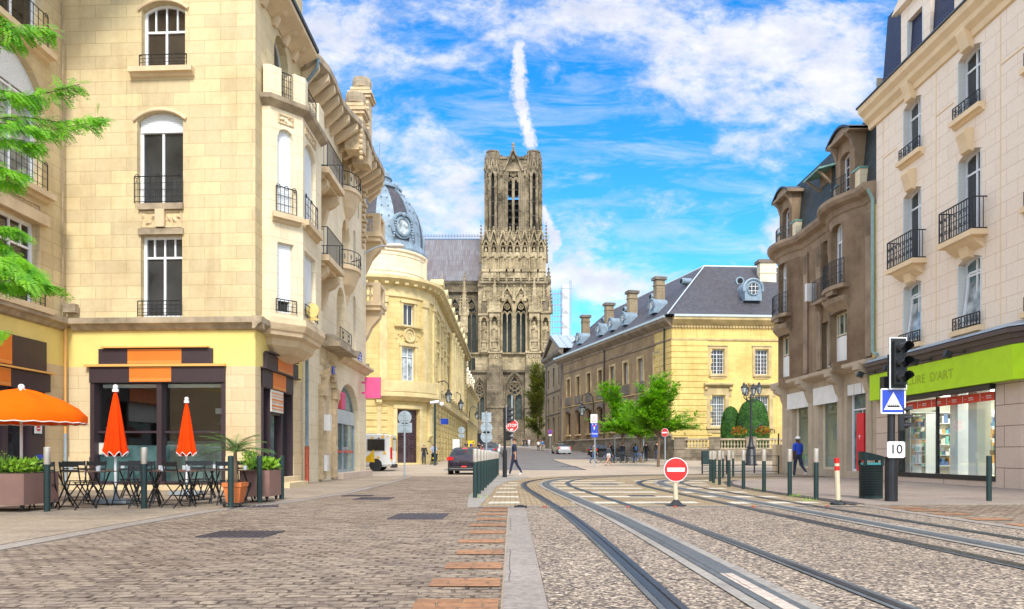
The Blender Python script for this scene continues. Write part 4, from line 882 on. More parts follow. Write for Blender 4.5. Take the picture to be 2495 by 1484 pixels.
# ================================================================== building with the wavy eaves
WB=thing('wavy_eaves_building','cream stone building with undulating overhanging eaves, balconies and arched shop','building',(-9,30,0))
FV=Fac([(-7.15,24.75),(-7.15,35.5),(-7.5,36.1),(-8.2,36.4),(-24,36.4)])
def wavy():
 F=FV;s=lambda x:F.at(x,0);S1=F.S[1];mb=MB()
 aA,aB=s(820),s(876)
 pA,pB=s(786),s(806)
 F.wall(mb,0,F.len,-.1,5.0,[(aA,aB,.25,4.1,1.9,'round'),(pA,pB,.15,4.0,.8,'round')],.35,0,nseg=14)
 H=[(.25,1.55,5.5,8.0),(.25,1.55,8.6,10.6),(.25,1.55,11.6,13.7),(s(833),s(853),9.1,11.1,.7,'seg'),(s(833),s(853),12.4,14.0),(s(820),s(841),5.6,8.0,.9,'round'),(s(861),s(866.5),8.9,11.2,.15,'round'),(s(861),s(866.5),5.7,8.2,.15,'round'),(s(872),s(875),12.0,13.6)]
 F.wall(mb,0,F.len,5.0,15.0,H,.6,0)
 mb.build('wall',M_['side_stone'],WB)
 for a,b,z0,z1,*r in H[:6]:
  sh=MB();F.box(sh,a,b,z0,z1-(r[0]*.4 if r else .0),-.58,-.5);sh.build('shutter',M_['brass_shutter'],WB)
 for a,b,z0,z1,*r in H[6:]:
  sh=MB();F.box(sh,a,b,z0,z1,-.58,-.55);sh.build('pane',M_['glass_dark'],WB)
 for z in(12.0,):relief(F,WB,s(812),s(829),z+.6,z+1.1,.05,n=5,seed=3)
 for z in(10.85,7.85):
  sl=MB();F.box(sl,.0,2.3,z-.2,z,-.02,.9);F.box(sl,.1,2.2,z-.34,z-.2,-.02,.7);bracket(sl,F,.5,.3,z-.3,1.2,.75);bracket(sl,F,2.0,.3,z-.3,1.2,.75);bal=sl.build('balcony',M_['trim_stone'],WB)
  railing(F,bal,.02,2.24,z,z+.95,.84,20,1,ends=2,r=.011,scroll=0)
 for z in(12.3,9.0):
  c=Vector((-7.15,24.75+(s(833)+s(853))/2+.1));mb=MB();n=12;rr=1.0
  for k,(q,dz)in enumerate(((1.0,0),(1.0,-.16),(.9,-.2),(.85,-.3),(.6,-.75),(.22,-1.15),(.06,-1.6))):
   ring=[(c.x-.02+q*.62*math.sin(PI*i/n),c.y-rr*q*math.cos(PI*i/n),z+dz)for i in range(n+1)]
   mb.v+=ring
   if k:mb.f+=[[(k-1)*(n+1)+i,k*(n+1)+i,k*(n+1)+i+1,(k-1)*(n+1)+i+1]for i in range(n)];mb.m+=[0]*n;mb.uv+=[None]*n
  mb.f.append(list(range(n+1)));mb.m.append(0);mb.uv.append(None)
  bal=mb.build('round_balcony',M_['trim_stone'],WB)
  rl=MB();P=[(c.x+.58*math.sin(PI*i/14),c.y-.95*math.cos(PI*i/14))for i in range(15)]
  for zz,r_ in((z+.62,.02),(z+.06,.015)):rl.tube([(x,y,zz)for x,y in P],r_,4)
  for i,(x,y)in enumerate(P):
   if i%2==0:rl.bar((x,y,z),(x,y,z+.62),.018)
   elif i<14:
    rl.tube([(x+.0,y+.12*math.cos(j*.8)*(1-j*.06),z+.33+.14*math.sin(j*.8)*(1-j*.06))for j in range(11)],.010,3)
  rl.build('railing',M_['iron'],bal)
 mb=MB();F.box(mb,s(778),s(829),5.05,5.25,-.02,.75);F.box(mb,s(780),s(827),5.25,5.5,-.02,.5);mb.build('portal_hood',M_['trim_weathered'],WB)
 railing(F,WB,s(800),s(829),5.5,6.0,.45,6,1,r=.012,scroll=2)
 mb=MB();c=arch(pA-.25,pB+.25,4.3,1.1,'round',12)
 for(sa,za),(sb,zb)in zip(c,c[1:]):
  for k in range(1):F.box(mb,min(sa,sb),max(sa,sb)+.01,min(za,zb)-.12,max(za,zb)+.05,0,.22)
 F.box(mb,pA-.55,pA-.1,.1,3.2,0,.16);F.box(mb,pB+.1,pB+.45,.1,3.2,0,.16);F.box(mb,pA-.6,pA-.05,3.2,3.6,0,.25);F.box(mb,pB+.05,pB+.5,3.2,3.6,0,.25)
 mb.build('portal',M_['carved_stone'],WB);relief(F,WB,pA-.5,pB+.5,4.3,5.0,.12,n=7,seed=8,frame=False);relief(F,WB,pA-.5,pA-.1,3.4,4.4,.12,n=2,seed=6,frame=False);relief(F,WB,pB+.1,pB+.5,2.9,4.1,.14,n=2,seed=4,frame=False)
 mb=MB();F.box(mb,pA,pB,.15,4.0,-.34,-.3);mb.build('door',M_['trim_stone'],WB)
 mb=MB();F.box(mb,pA-.52,pA-.22,1.9,2.5,.17,.4,0);F.box(mb,pA-.5,pA-.2,.4,1.0,.17,.3,0);mb.build('meter_box',M_['white_trim'],WB)
 mb=MB();c=F.p((pA+pB)/2,4.25,.3);F.box(mb,(pA+pB)/2-.17,(pA+pB)/2+.17,4.12,4.42,.24,.27,0);text_into(mb,'2',.26,F.p((pA+pB)/2,4.27,.274),F.t(1),(0,0,1),1);mb.build('number_plate',[M_['sign_blue'],M_['sign_white']],WB)
 sw=window(F,WB,aA,aB,.25,4.1,1.9,'round',.3,fw=.12,cols=2,transom=.60,top_cols=1,glass='glass_office',frame='zinc',name='shop_window')
 mb=MB();F.box(mb,aA+.1,aB-.1,2.35,2.95,-.25,-.2);mb.build('fascia',M_['zinc_light'],sw)
 mb=MB();F.box(mb,aA+.1,aB-.1,1.1,1.2,-.27,-.265);F.box(mb,aA+1.5,aA+2.0,2.98,3.7,-.26,-.255);mb.build('red_stripe',M_['sign_red'],sw)
 mb=MB();F.box(mb,aA+1.3,aA+2.8,3.0,3.75,-.275,-.27);mb.build('pink_panel',M_['pink_sign'],sw)
 mb=MB();F.prof(mb,s(824),S1+.4,[(0,4.86),(.12,4.9),(.22,5.02),(.38,5.08),(.38,5.18),(0,5.28)]);mb.build('cornice',M_['trim_stone'],WB)
 mb=MB();F.box(mb,s(820)-.1,S1+.35,0,.25,0,.3);mb.build('doorstep',M_['pink_base_stone'],WB)
 mb=MB();a=s(871);F.box(mb,a,a+.75,5.35,5.75,.02,.05,0);F.box(mb,a+.15,a+.6,5.75,5.83,.02,.05,0)
 for k,(wd,zz)in enumerate(((.3,5.68),(.6,5.56),(.5,5.44))):F.box(mb,a+.375-wd/2,a+.375+wd/2,zz-.025,zz+.02,.05,.054,1)
 mb.build('street_plate',[M_['sign_blue'],M_['sign_white']],WB)
 relief(F,WB,S1-1.1,S1-.6,10.8,14.0,.14,n=6,seed=12,frame=False)
 mb=MB()
 for k in range(13):F.box(mb,S1-1.05,S1-.72,10.9+k*.24,11.05+k*.24,0,.1+.06*(k%3))
 mb.build('carved_pier',M_['carved_stone'],WB)
 for x,z in((862,5.6),(895,5.4)):
  mb=MB();mb.lathe([(.03,-.3),(.15,-.15),(.22,0),(.24,.08),(.001,.09)],tuple(F.p(s(x)if x<890 else S1+.3,z,.05)),10);mb.build('corbel',M_['trim_weathered'],WB)
 for z in(8.35,11.75):
  mb=MB();mb.box(-7.5,-6.42,35.6,37.2,z,z+.22);mb.box(-7.5,-6.5,35.7,37.1,z-.2,z);mb.prism([(0,0),(.85,0),(.75,-.35),(.35,-.8),(.12,-1.3),(0,-1.5)],(-7.35,36.0,z-.2),(1,0,0),(0,0,1),(0,.5,0))
  mb.box(-7.35,-6.5,35.68,35.95,z+1.0,z+1.15);mb.box(-6.85,-6.5,35.68,35.98,z+.22,z+1.0);mb.box(-6.8,-6.5,35.98,37.1,z+1.0,z+1.15);mb.box(-6.8,-6.5,36.8,37.1,z+.22,z+1.0)
  o=mb.build('corner_balcony',M_['trim_stone'],WB)
  for q in((-7.0,35.82),(-7.22,35.82),(-6.65,36.2),(-6.65,36.5)):
   b=MB();b.lathe([(.05,0),(.05,.08),(.035,.12),(.085,.3),(.03,.52),(.055,.68),(.05,.78)],(q[0],q[1],z+.22),10);b.build('baluster',M_['trim_stone'],o)
 ed=[(24.3,.40),(24.8,.62),(25.4,.76),(26.2,.78),(27.0,.74),(27.8,.70),(28.6,.80),(29.4,1.0),(30.2,1.1),(31.0,1.1),(31.8,1.02),(32.8,1.0),(33.8,1.06),(34.6,1.06),(35.3,.95),(36.0,.75),(36.6,.35),(37.0,-.4)]
 mb=MB();
 for k in range(len(ed)-1):
  (y0,d0),(y1,d1)=ed[k],ed[k+1];X=-7.15
  def R_(y,d):return[(X-.1,y,14.0),(X+d*.45,y,14.12),(X+d*.85,y,14.34),(X+d,y,14.40),(X+d,y,14.62),(X+d*.9,y,14.72),(X-.3,y,14.95)]
  A,B=R_(y0,d0),R_(y1,d1)
  for j in range(6):mb.quad(A[j],B[j],B[j+1],A[j+1])
 mb.build('eaves',M_['trim_weathered'],WB)
 bk=MB()
 for i in range(16):
  y=24.75+i*.76;d=interp([(a,b)for a,b in ed],y)
  P=[(0,13.55),(d*.35,13.75),(d*.7,13.98),(d*.93,14.14),(d*.93,14.36),(d*.6,14.3),(0,14.15)]
  bk.prism([(a,b)for a,b in P],(-7.14,y-.11,0),(1,0,0),(0,0,1),(0,.22,0))
 bk.build('eaves_bracket',M_['trim_stone'],WB)
 mb=MB();mb.add([(-7.6,24.4,14.9),(-7.6,36.6,14.9),(-9.6,35.5,17.2),(-9.6,24.4,17.2),(-24,36.6,14.9),(-24,35.5,17.2)],[(0,1,2,3),(1,4,5,2)]);mb.quad((-9.6,24.4,17.2),(-9.6,35.5,17.2),(-24,35.5,17.2),(-24,24.4,17.2));mb.build('roof',M_['slate_green'],WB)
 for x,y,zt in((882,31.5,195),(866,30.0,232)):
  c=W(x,zt,y);z=c.z;mb=MB();q=.36
  mb.box(c.x-q,c.x+q,c.y-q,c.y+q,13.5,z-.95,0)
  for dz,e in((-.95,.46),(-.82,.52),(-.62,.42)):mb.box(c.x-e,c.x+e,c.y-e,c.y+e,z+dz,z+dz+.12,0)
  mb.lathe([(.28,-.5),(.40,-.42),(.43,-.22),(.40,-.02),(.3,.02),(.001,.02)],tuple(c),12,1)
  for k in range(8):mb.ball((c.x+.3,c.y-.34,z-1.2-k*.22),.1,6,0)
  mb.build('chimney',[M_['carved_stone'],M_['trim_weathered']],WB)
mat('pink_sign',(.72,.10,.27),.45,var=.1)
wavy()
mb=MB();a=W(889,919,34.2);b=W(927,970,34.2);mb.box(a.x,b.x,a.y,a.y+.12,b.z,a.z);mb.box(-7.1,a.x,a.y+.03,a.y+.08,a.z-.3,a.z-.2);mb.box(-7.1,a.x,a.y+.03,a.y+.08,b.z+.2,b.z+.3)
mb.build('projecting_sign',M_['pink_sign'],None,label='square pink projecting sign on the corner beyond the arched shop window',cat='sign')
# wall street lamp on the corner
mb=MB();P=[W(886,618,35),W(900,610,35.2),W(920,601,35.6),W(945,598,36)];mb.tube(P,.035,6,0);c=P[-1];mb.lathe([(.05,.1),(.3,.06),(.45,-.02),(.42,-.08),(.001,-.16)],(c.x+.35,c.y,c.z),12,1,1.2,.6);mb.tube([W(886,618,35),W(886,700,35)],.03,5,0)
mb.build('wall_lamp',[M_['zinc'],M_['white_trim']],None,label='grey wall-mounted street lamp arm reaching out in front of the dome',cat='street lamp')
# ================================================================== domed bank building
BK=thing('domed_bank','yellow stone bank with rounded corner, bronze double door and blue-grey ribbed dome','building',(-10,60,0))
CBK=(-11.6,63.5)
arcp=[(CBK[0]+4.8*math.cos(R(a)),CBK[1]+4.8*math.sin(R(a)))for a in range(-90,1,9)]
FK=Fac([(-45,58.7)]+arcp+[(-6.8,107)])
def sang(a):return FK.S[1]+(a+90)/90*(FK.S[11]-FK.S[1])
def bank():
 F=FK;mb=MB();sd_=sang(-50);SE=F.S[11]
 dW=1.05;low=[(sd_-dW,sd_+dW,.35,4.75)];lefts=[F.S[1]-2.4+1.0-4.2*i for i in range(5)]
 for x in lefts:low.append((x-.6,x+.6,1.6,4.0))
 ys=[66.2+3.1*i for i in range(13)];st=[SE+y-63.5 for y in ys]
 for q in st:low.append((q-.55,q+.55,2.2+gz(63.5+q-SE)*.6,4.7))
 F.wall(mb,0,F.len,-.2,5.7,low,.4,0)
 mid=[(sd_-.62,sd_+.62,7.1,9.9)]+[(x-.6,x+.6,7.1,9.9)for x in lefts]+[(q-.55,q+.55,7.3,10.2)for q in st]
 top=[(sd_-.5,sd_+.5,11.7,13.45)]+[(x-.5,x+.5,11.7,13.45)for x in lefts]+[(q-.5,q+.5,11.5,13.2)for q in st]
 F.wall(mb,0,F.len,5.7,14.9,mid+top,.3,0)
 F.wall(mb,F.S[1]-25,F.len,14.9,15.6,[],mi=0)
 mb.quad((-6.8,107,-1),(-14,107,-1),(-14,107,15.6),(-6.8,107,15.6));mb.add([(-45,58.7,15.6)]+[(x,y,15.6)for x,y in arcp]+[(-6.8,107,15.6),(-45,107,15.6)],[tuple(range(14))])
 mb.build('wall',M_['bank_stone'],BK)
 mb=MB()
 for k in range(9):
  for a,b in((SE+1.0,F.len),(sang(-90)-1.5,sang(-72)),):
   holes=sorted([(h[0],h[1])for h in low if h[0]<b and h[1]>a]);x=a
   for h0,h1 in holes+[(b,b)]:
    if h0-x>.15:F.box(mb,x+.04,h0-.04,.5+k*.56,.98+k*.56,0,.07)
    x=h1
 for s0,s1 in((SE+.3,SE+1.1),(SE+9.6,SE+10.4),(SE+27,SE+27.8),(F.len-1,F.len-.1)):
  for k in range(16):F.box(mb,s0,s1,5.95+k*.56,6.45+k*.56,0,.12)
 mb.build('rustication',M_['bank_stone'],BK)
 a0=F.S[1]-25;mb=MB()
 F.prof(mb,a0,F.len,[(0,13.9),(.12,13.95),(.12,14.1),(.06,14.12),(.06,14.85),(.35,14.95),(.75,15.2),(.85,15.25),(.85,15.5),(.4,15.62),(0,15.7)]);mb.build('cornice',M_['bank_trim'],BK)
 mb=MB();q=a0
 while q<F.len:F.box(mb,q,q+.28,14.86,15.08,.1,.6);q+=.75
 mb.build('dentil_course',M_['bank_trim'],BK)
 mb=MB();F.prof(mb,a0,sang(-72),[(0,5.5),(.1,5.55),(.25,5.7),(.25,5.85),(0,5.95)]);F.prof(mb,SE-.4,F.len,[(0,5.5),(.1,5.55),(.35,5.7),(.35,5.9),(0,5.98)]);mb.build('string_course',M_['bank_trim'],BK)
 mb=MB();F.prof(mb,sang(-84),sang(-12),[(0,5.4),(.3,5.45),(.75,5.7),(.8,5.75),(.8,5.95),(.1,6.0)]);F.box(mb,sang(-82),sang(-14),5.95,7.05,.45,.7);F.box(mb,sang(-76),sang(-20),6.15,6.95,.7,.74)
 F.box(mb,sang(-84),sang(-78),5.95,7.12,.40,.80);F.box(mb,sang(-18),sang(-12),5.95,7.12,.40,.80);mb.build('stone_balcony',M_['bank_trim'],BK)
 mb=MB()
 for sa in(sang(-80),sang(-20)):bracket(mb,F,sa,.4,5.45,1.1,.6);F.box(mb,sa-.18,sa+.18,2.6,4.4,0,.2);bracket(mb,F,sa,.45,2.7,.5,.35)
 mb.build('console',M_['bank_trim'],BK)
 mb=MB();F.box(mb,SE+1.2,F.len-.3,6.65,6.8,.12,.32);q=SE+1.2
 while q<F.len-.5:F.box(mb,q,q+.5,5.98,6.65,.14,.3);q+=1.55
 mb.build('balustrade',M_['bank_trim'],BK)
 for i in range(12):
  q=st[i]+1.55
  if 3<=i<=8:mb=MB();p=F.p(q,0,.38);mb.lathe([(.34,6.9),(.30,7.1),(.30,7.2),(.25,13.2),(.3,13.3),(.4,13.7),(.42,13.9)],(p.x,p.y,0),10);mb.build('column',M_['bank_trim'],BK)
  else:mb=MB();F.box(mb,q-.3,q+.3,6.9,13.9,0,.16);F.box(mb,q-.36,q+.36,13.45,13.9,0,.24);mb.build('pilaster',M_['bank_trim'],BK)
 for a in(-76,-28,-6):
  q=sang(a);mb=MB();F.box(mb,q-.3,q+.3,7.0,13.9,0,.14);F.box(mb,q-.38,q+.38,13.4,13.9,0,.24);mb.build('pilaster',M_['bank_trim'],BK)
 for i,(a,b,z0,z1)in enumerate(mid):window(F,BK,a,b,z0,z1,0,depth=.28,fw=.07,cols=2,transom=.72,glass='glass_curtain' if i<2 else 'glass_dark')
 for i,(a,b,z0,z1)in enumerate(top):window(F,BK,a,b,z0,z1,0,depth=.28,fw=.06,cols=2,glass='glass_dark')
 for i,(a,b,z0,z1)in enumerate(low[1:]):window(F,BK,a,b,z0,z1,0,depth=.35,fw=.06,cols=2,rows=3,glass='glass_dark',frame='bronze' if i<5 else 'white_trim')
 mb=MB()
 for a,b,z0,z1 in mid+top:
  F.box(mb,a-.2,a-.02,z0-.1,z1+.05,0,.07);F.box(mb,b+.02,b+.2,z0-.1,z1+.05,0,.07);F.box(mb,a-.25,b+.25,z1+.05,z1+.28,0,.14);F.box(mb,a-.22,b+.22,z0-.26,z0-.1,0,.2)
 mb.build('window_surround',M_['bank_trim'],BK)
 mb=MB();c=F.p(sd_,10.85,.16);N_=F.n(sd_);T=F.t(sd_)
 mb.tube([c+T*.48*math.cos(i*PI/9)+Vector((0,0,.56*math.sin(i*PI/9)))for i in range(18)],.07,6,closed=True);F.box(mb,sd_-.45,sd_+.45,10.35,11.35,.0,.09)
 F.prof(mb,sd_-1.3,sd_+1.3,[(0,11.4),(.3,11.5),(.32,11.62),(0,11.68)]);mb.tube([c+T*x+Vector((0,0,z))for x,z in((0,.35),(0,-.3))],.025,5);mb.tube([c+T*.2*math.cos(t*.6)+Vector((0,0,.25*math.sin(t*.6)))for t in range(9)],.02,4)
 mb.build('medallion',M_['bank_trim'],BK)
 for a,b,z0,z1,n,sdd in((sd_-1.2,sd_-.55,10.2,11.3,4,1),(sd_+.55,sd_+1.2,10.2,11.3,4,2),(sd_-.6,sd_+.6,9.95,10.4,5,3),(sd_-.9,sd_+.9,13.5,13.85,8,4)):relief(F,BK,a,b,z0,z1,.12,'bank_trim',n,seed=sdd,frame=False)
 fr=MB();a,b=sd_-dW,sd_+dW
 F.box(fr,a,b,.35,4.75,-.38,-.30);dr=fr.build('bronze_door',M_['bronze'],BK)
 for side in(0,1):
  lf=MB();x0=a+side*dW+.05;x1=x0+dW-.1;F.box(lf,x0,x0+.08,.4,4.0,-.3,-.24);F.box(lf,x1-.08,x1,.4,4.0,-.3,-.24)
  for zz in(.4,1.15,2.05,2.15,3.0,3.1,3.92):F.box(lf,x0+.08,x1-.08,zz,zz+.08,-.3,-.245)
  for zz in(1.6,2.6,3.5):
   c=F.p((x0+x1)/2,zz,-.25);lf.tube([c+F.t(x0)*.3*math.cos(i*PI/7)+Vector((0,0,.3*math.sin(i*PI/7)))for i in range(14)],.03,5,closed=True);lf.ball(c,.1,8)
   for k in range(8):lf.bar(c+F.t(x0)*.1*math.cos(k*PI/4)+Vector((0,0,.1*math.sin(k*PI/4))),c+F.t(x0)*.28*math.cos(k*PI/4)+Vector((0,0,.28*math.sin(k*PI/4))),.035)
  lf.build('door_leaf',M_['bronze'],dr)
 ct=MB();
 for k in range(9):
  t=(k-4)/4;c=F.p(sd_+t*.8,4.12+(1-abs(t))*.35,-.26);ct.tube([c+F.t(a)*.1*math.cos(j*.8)*(1-j*.07)+Vector((0,0,.12*math.sin(j*.8)*(1-j*.07)))for j in range(9)],.022,4)
 F.box(ct,a,b,4.02,4.08,-.3,-.22);ct.build('crest',M_['bronze'],dr)
 mb=MB();F.box(mb,a-.35,a-.02,.2,4.8,0,.14);F.box(mb,b+.02,b+.35,.2,4.8,0,.14);F.box(mb,a-.35,b+.35,4.8,5.1,0,.18);mb.build('door_surround',M_['bank_trim'],BK)
 mb=MB();F.box(mb,a-.6,b+.6,0,.32,0,.5);mb.build('doorstep',M_['bank_trim'],BK)
 G=Fac([(CBK[0]+4.1*math.cos(R(a_)),CBK[1]+4.1*math.sin(R(a_)))for a_ in range(-180,13,12)]);mb=MB()
 G.wall(mb,0,G.len,15.5,18.05,[]);mb.lathe([(4.1,17.9),(4.1,18.05),(3.7,18.1)],(CBK[0],CBK[1],0),30)
 G.prof(mb,0,G.len,[(0,15.6),(.15,15.65),(.15,15.9),(0,15.95)]);G.prof(mb,0,G.len,[(0,17.85),(.12,17.9),(.12,18.08),(0,18.1)])
 c0=G.len*(180-50)/192
 for a_,b_,z0,z1 in((c0-2.6,c0+2.6,16.2,16.27),(c0-2.6,c0+2.6,17.55,17.62),(c0-2.6,c0-2.53,16.27,17.55),(c0+2.53,c0+2.6,16.27,17.55)):G.box(mb,a_,b_,z0,z1,0,.05)
 G.box(mb,c0-3.3,c0-2.9,15.7,17.9,0,.12);G.box(mb,c0+2.9,c0+3.3,15.7,17.9,0,.12)
 mb.build('attic_drum',M_['side_stone'],BK)
 cx,cy=CBK;prof=[(3.95,18.1),(3.95,18.5),(3.8,18.7),(3.75,20.0),(3.62,20.9),(3.35,21.8),(2.95,22.6),(2.4,23.35),(1.75,23.95),(1.3,24.2)]
 d=MB();d.lathe(prof,(cx,cy,0),48);dm=d.build('dome',M_['slate'],BK,smooth='auto')
 for k in range(8):
  a_=R(-50+22.5+k*45);rb=MB();P=[(r+.08,z)for r,z in prof[2:]]
  for(r0,z0),(r1,z1)in zip(P,P[1:]):
   wd0,wd1=.11*r0/3.8+.10,.11*r1/3.8+.10
   q=[(cx+r*math.cos(a_+s_*w_),cy+r*math.sin(a_+s_*w_),z)for r,z,w_,s_ in((r0,z0,wd0,-1),(r0,z0,wd0,1),(r1,z1,wd1,1),(r1,z1,wd1,-1))]
   rb.quad(*q);rr=[(cx+(r-.2)*math.cos(a_+s_*w_),cy+(r-.2)*math.sin(a_+s_*w_),z)for r,z,w_,s_ in((r0,z0,wd0,-1),(r0,z0,wd0,1),(r1,z1,wd1,1),(r1,z1,wd1,-1))]
   rb.quad(rr[0],q[0],q[3],rr[3]);rb.quad(q[1],rr[1],rr[2],q[2])
  for(r,z)in P[1:-1]:
   for sg in(-1,1):rb.ball((cx+(r+.03)*math.cos(a_+sg*.08),cy+(r+.03)*math.sin(a_+sg*.08),z),.07,6)
  rb.build('rib',M_['zinc_dome'],dm)
 mb=MB();mb.lathe([(4.05,18.1),(4.1,18.3),(4.0,18.6),(3.85,18.9),(3.8,18.95)],(cx,cy,0),40);mb.build('base_ring',M_['zinc_dome'],dm)
 mb=MB();mb.lathe([(1.75,23.95),(1.9,24.05),(1.9,24.2),(1.35,24.35),(1.3,24.4),(1.0,24.75),(1.0,25.0),(1.12,25.1),(.95,25.25),(.85,25.6),(.6,25.95),(.25,26.15),(.05,26.2)],(cx,cy,0),24)
 mb.tube([(cx,cy,26.1),(cx,cy,28.3)],.03,5);mb.tube([(cx+1.62*math.cos(i*PI/12),cy+1.62*math.sin(i*PI/12),24.28)for i in range(24)],.12,6,closed=True);
 for k in range(8):a_=R(-27.5+k*45);mb.ball((cx+1.8*math.cos(a_),cy+1.8*math.sin(a_),24.3),.2,8,sz=1.4)
 mb.build('lantern',M_['zinc_dome'],dm,smooth='auto')
 for k in(-1,0,1,2):
  a_=R(-50+k*90);mb=MB();X=Vector((math.cos(a_),math.sin(a_),0));T=Vector((-math.sin(a_),math.cos(a_),0));c=Vector((cx,cy,20.05))+X*3.9
  mb.tube([c+T*.62*math.cos(i*PI/12)+Vector((0,0,.72*math.sin(i*PI/12)))for i in range(24)],.13,6,closed=True)
  mb.tube([c+T*1.0*math.cos(i*PI/12)+Vector((0,0,1.05*math.sin(i*PI/12)))+X*.0 for i in range(-2,15)],.15,6)
  mb.prism([(math.cos(i*PI/10)*.95,math.sin(i*PI/10)*1.0)for i in range(20)],c-X*1.1,T,(0,0,1),X*1.05)
  for s_ in(-1,1):
   for j in range(7):mb.ball(c+T*s_*(.75+.03*j)+Vector((0,0,.35-j*.22))+X*.12,.1,6)
  mb.ball(c+Vector((0,0,.95))+X*.15,.22,8)
  o=mb.build('round_dormer',M_['zinc_dome'],dm,smooth='auto');g=MB();g.prism([(math.cos(i*PI/10)*.55,math.sin(i*PI/10)*.65)for i in range(20)],c,T,(0,0,1),X*.02);g.build('pane',M_['glass_curtain'],o)
 for i in range(9):
  y=68+i*4.4;mb=MB();mb.box(-7.6,-6.6,y,y+1.5,15.6,16.9);mb.box(-7.7,-6.45,y-.1,y+1.6,16.9,17.1);mb.prism([(0,0),(1.7,0),(.85,.55)],(-7.7,y-.1,17.1),(0,1,0),(0,0,1),(1.25,0,0));mb.build('roof_pedestal',M_['bank_trim'],BK)
 mb=MB();mb.add([(-7.6,68,15.7),(-7.6,107,15.7),(-11,107,19),(-11,68,19)],[(0,1,2,3)]);mb.build('roof',M_['zinc'],BK)
mat('bronze',(.075,.042,.05),.45,metal=.25,var=.35,vscale=5);mat('zinc_dome',(.20,.27,.33),.5,metal=.15,var=.3,vscale=1.5)
bank()
# dormered stone house beyond the bank
HS=thing('dormered_house','narrow stone house with blue slate dormers beyond the bank','building',(-7.5,110,0))
F=Fac([(-6.6,107.3),(-6.6,138)]);mb=MB();H=[]
for i in range(8):
 q=1.8+i*3.7;H+=[(q-.5,q+.5,3.2,5.6),(q-.5,q+.5,7.0,9.4)]
F.wall(mb,0,F.len,-1,11.5,H,.3);mb.quad((-6.6,138,-1),(-20,138,-1),(-20,138,11.5),(-6.6,138,11.5));mb.build('wall',M_['bank_stone'],HS)
for h in H:window(F,HS,*h,0,depth=.25,cols=2,glass='glass_dark')
mb=MB();F.prof(mb,0,F.len,[(0,10.9),(.15,11),(.5,11.3),(.5,11.5),(0,11.6)]);F.prof(mb,0,F.len,[(0,6.1),(.15,6.2),(.15,6.4),(0,6.5)]);mb.build('cornice',M_['bank_trim'],HS)
mb=MB();mb.add([(-6.8,107.3,11.6),(-6.8,138,11.6),(-8.2,138,15),(-8.2,107.3,15),(-16,138,15.5),(-16,107.3,15.5)],[(0,1,2,3),(3,2,4,5)]);mb.quad((-6.8,107.3,11.6),(-8.2,107.3,15),(-16,107.3,15.5),(-16,107.3,11.6));mb.build('roof',M_['zinc'],HS)
for i in range(6):
 y=109+i*4.6;mb=MB();mb.box(-8.4,-6.9,y-.7,y+.7,11.6,14.0);mb.prism([(-.85,0),(.85,0),(0,.7)],(-8.6,y,14.0),(0,1,0),(0,0,1),(1.8,0,0));o=mb.build('dormer',M_['side_stone'],HS);g=MB();g.box(-6.92,-6.87,y-.4,y+.4,12,13.5);g.build('pane',M_['glass_dark'],o)
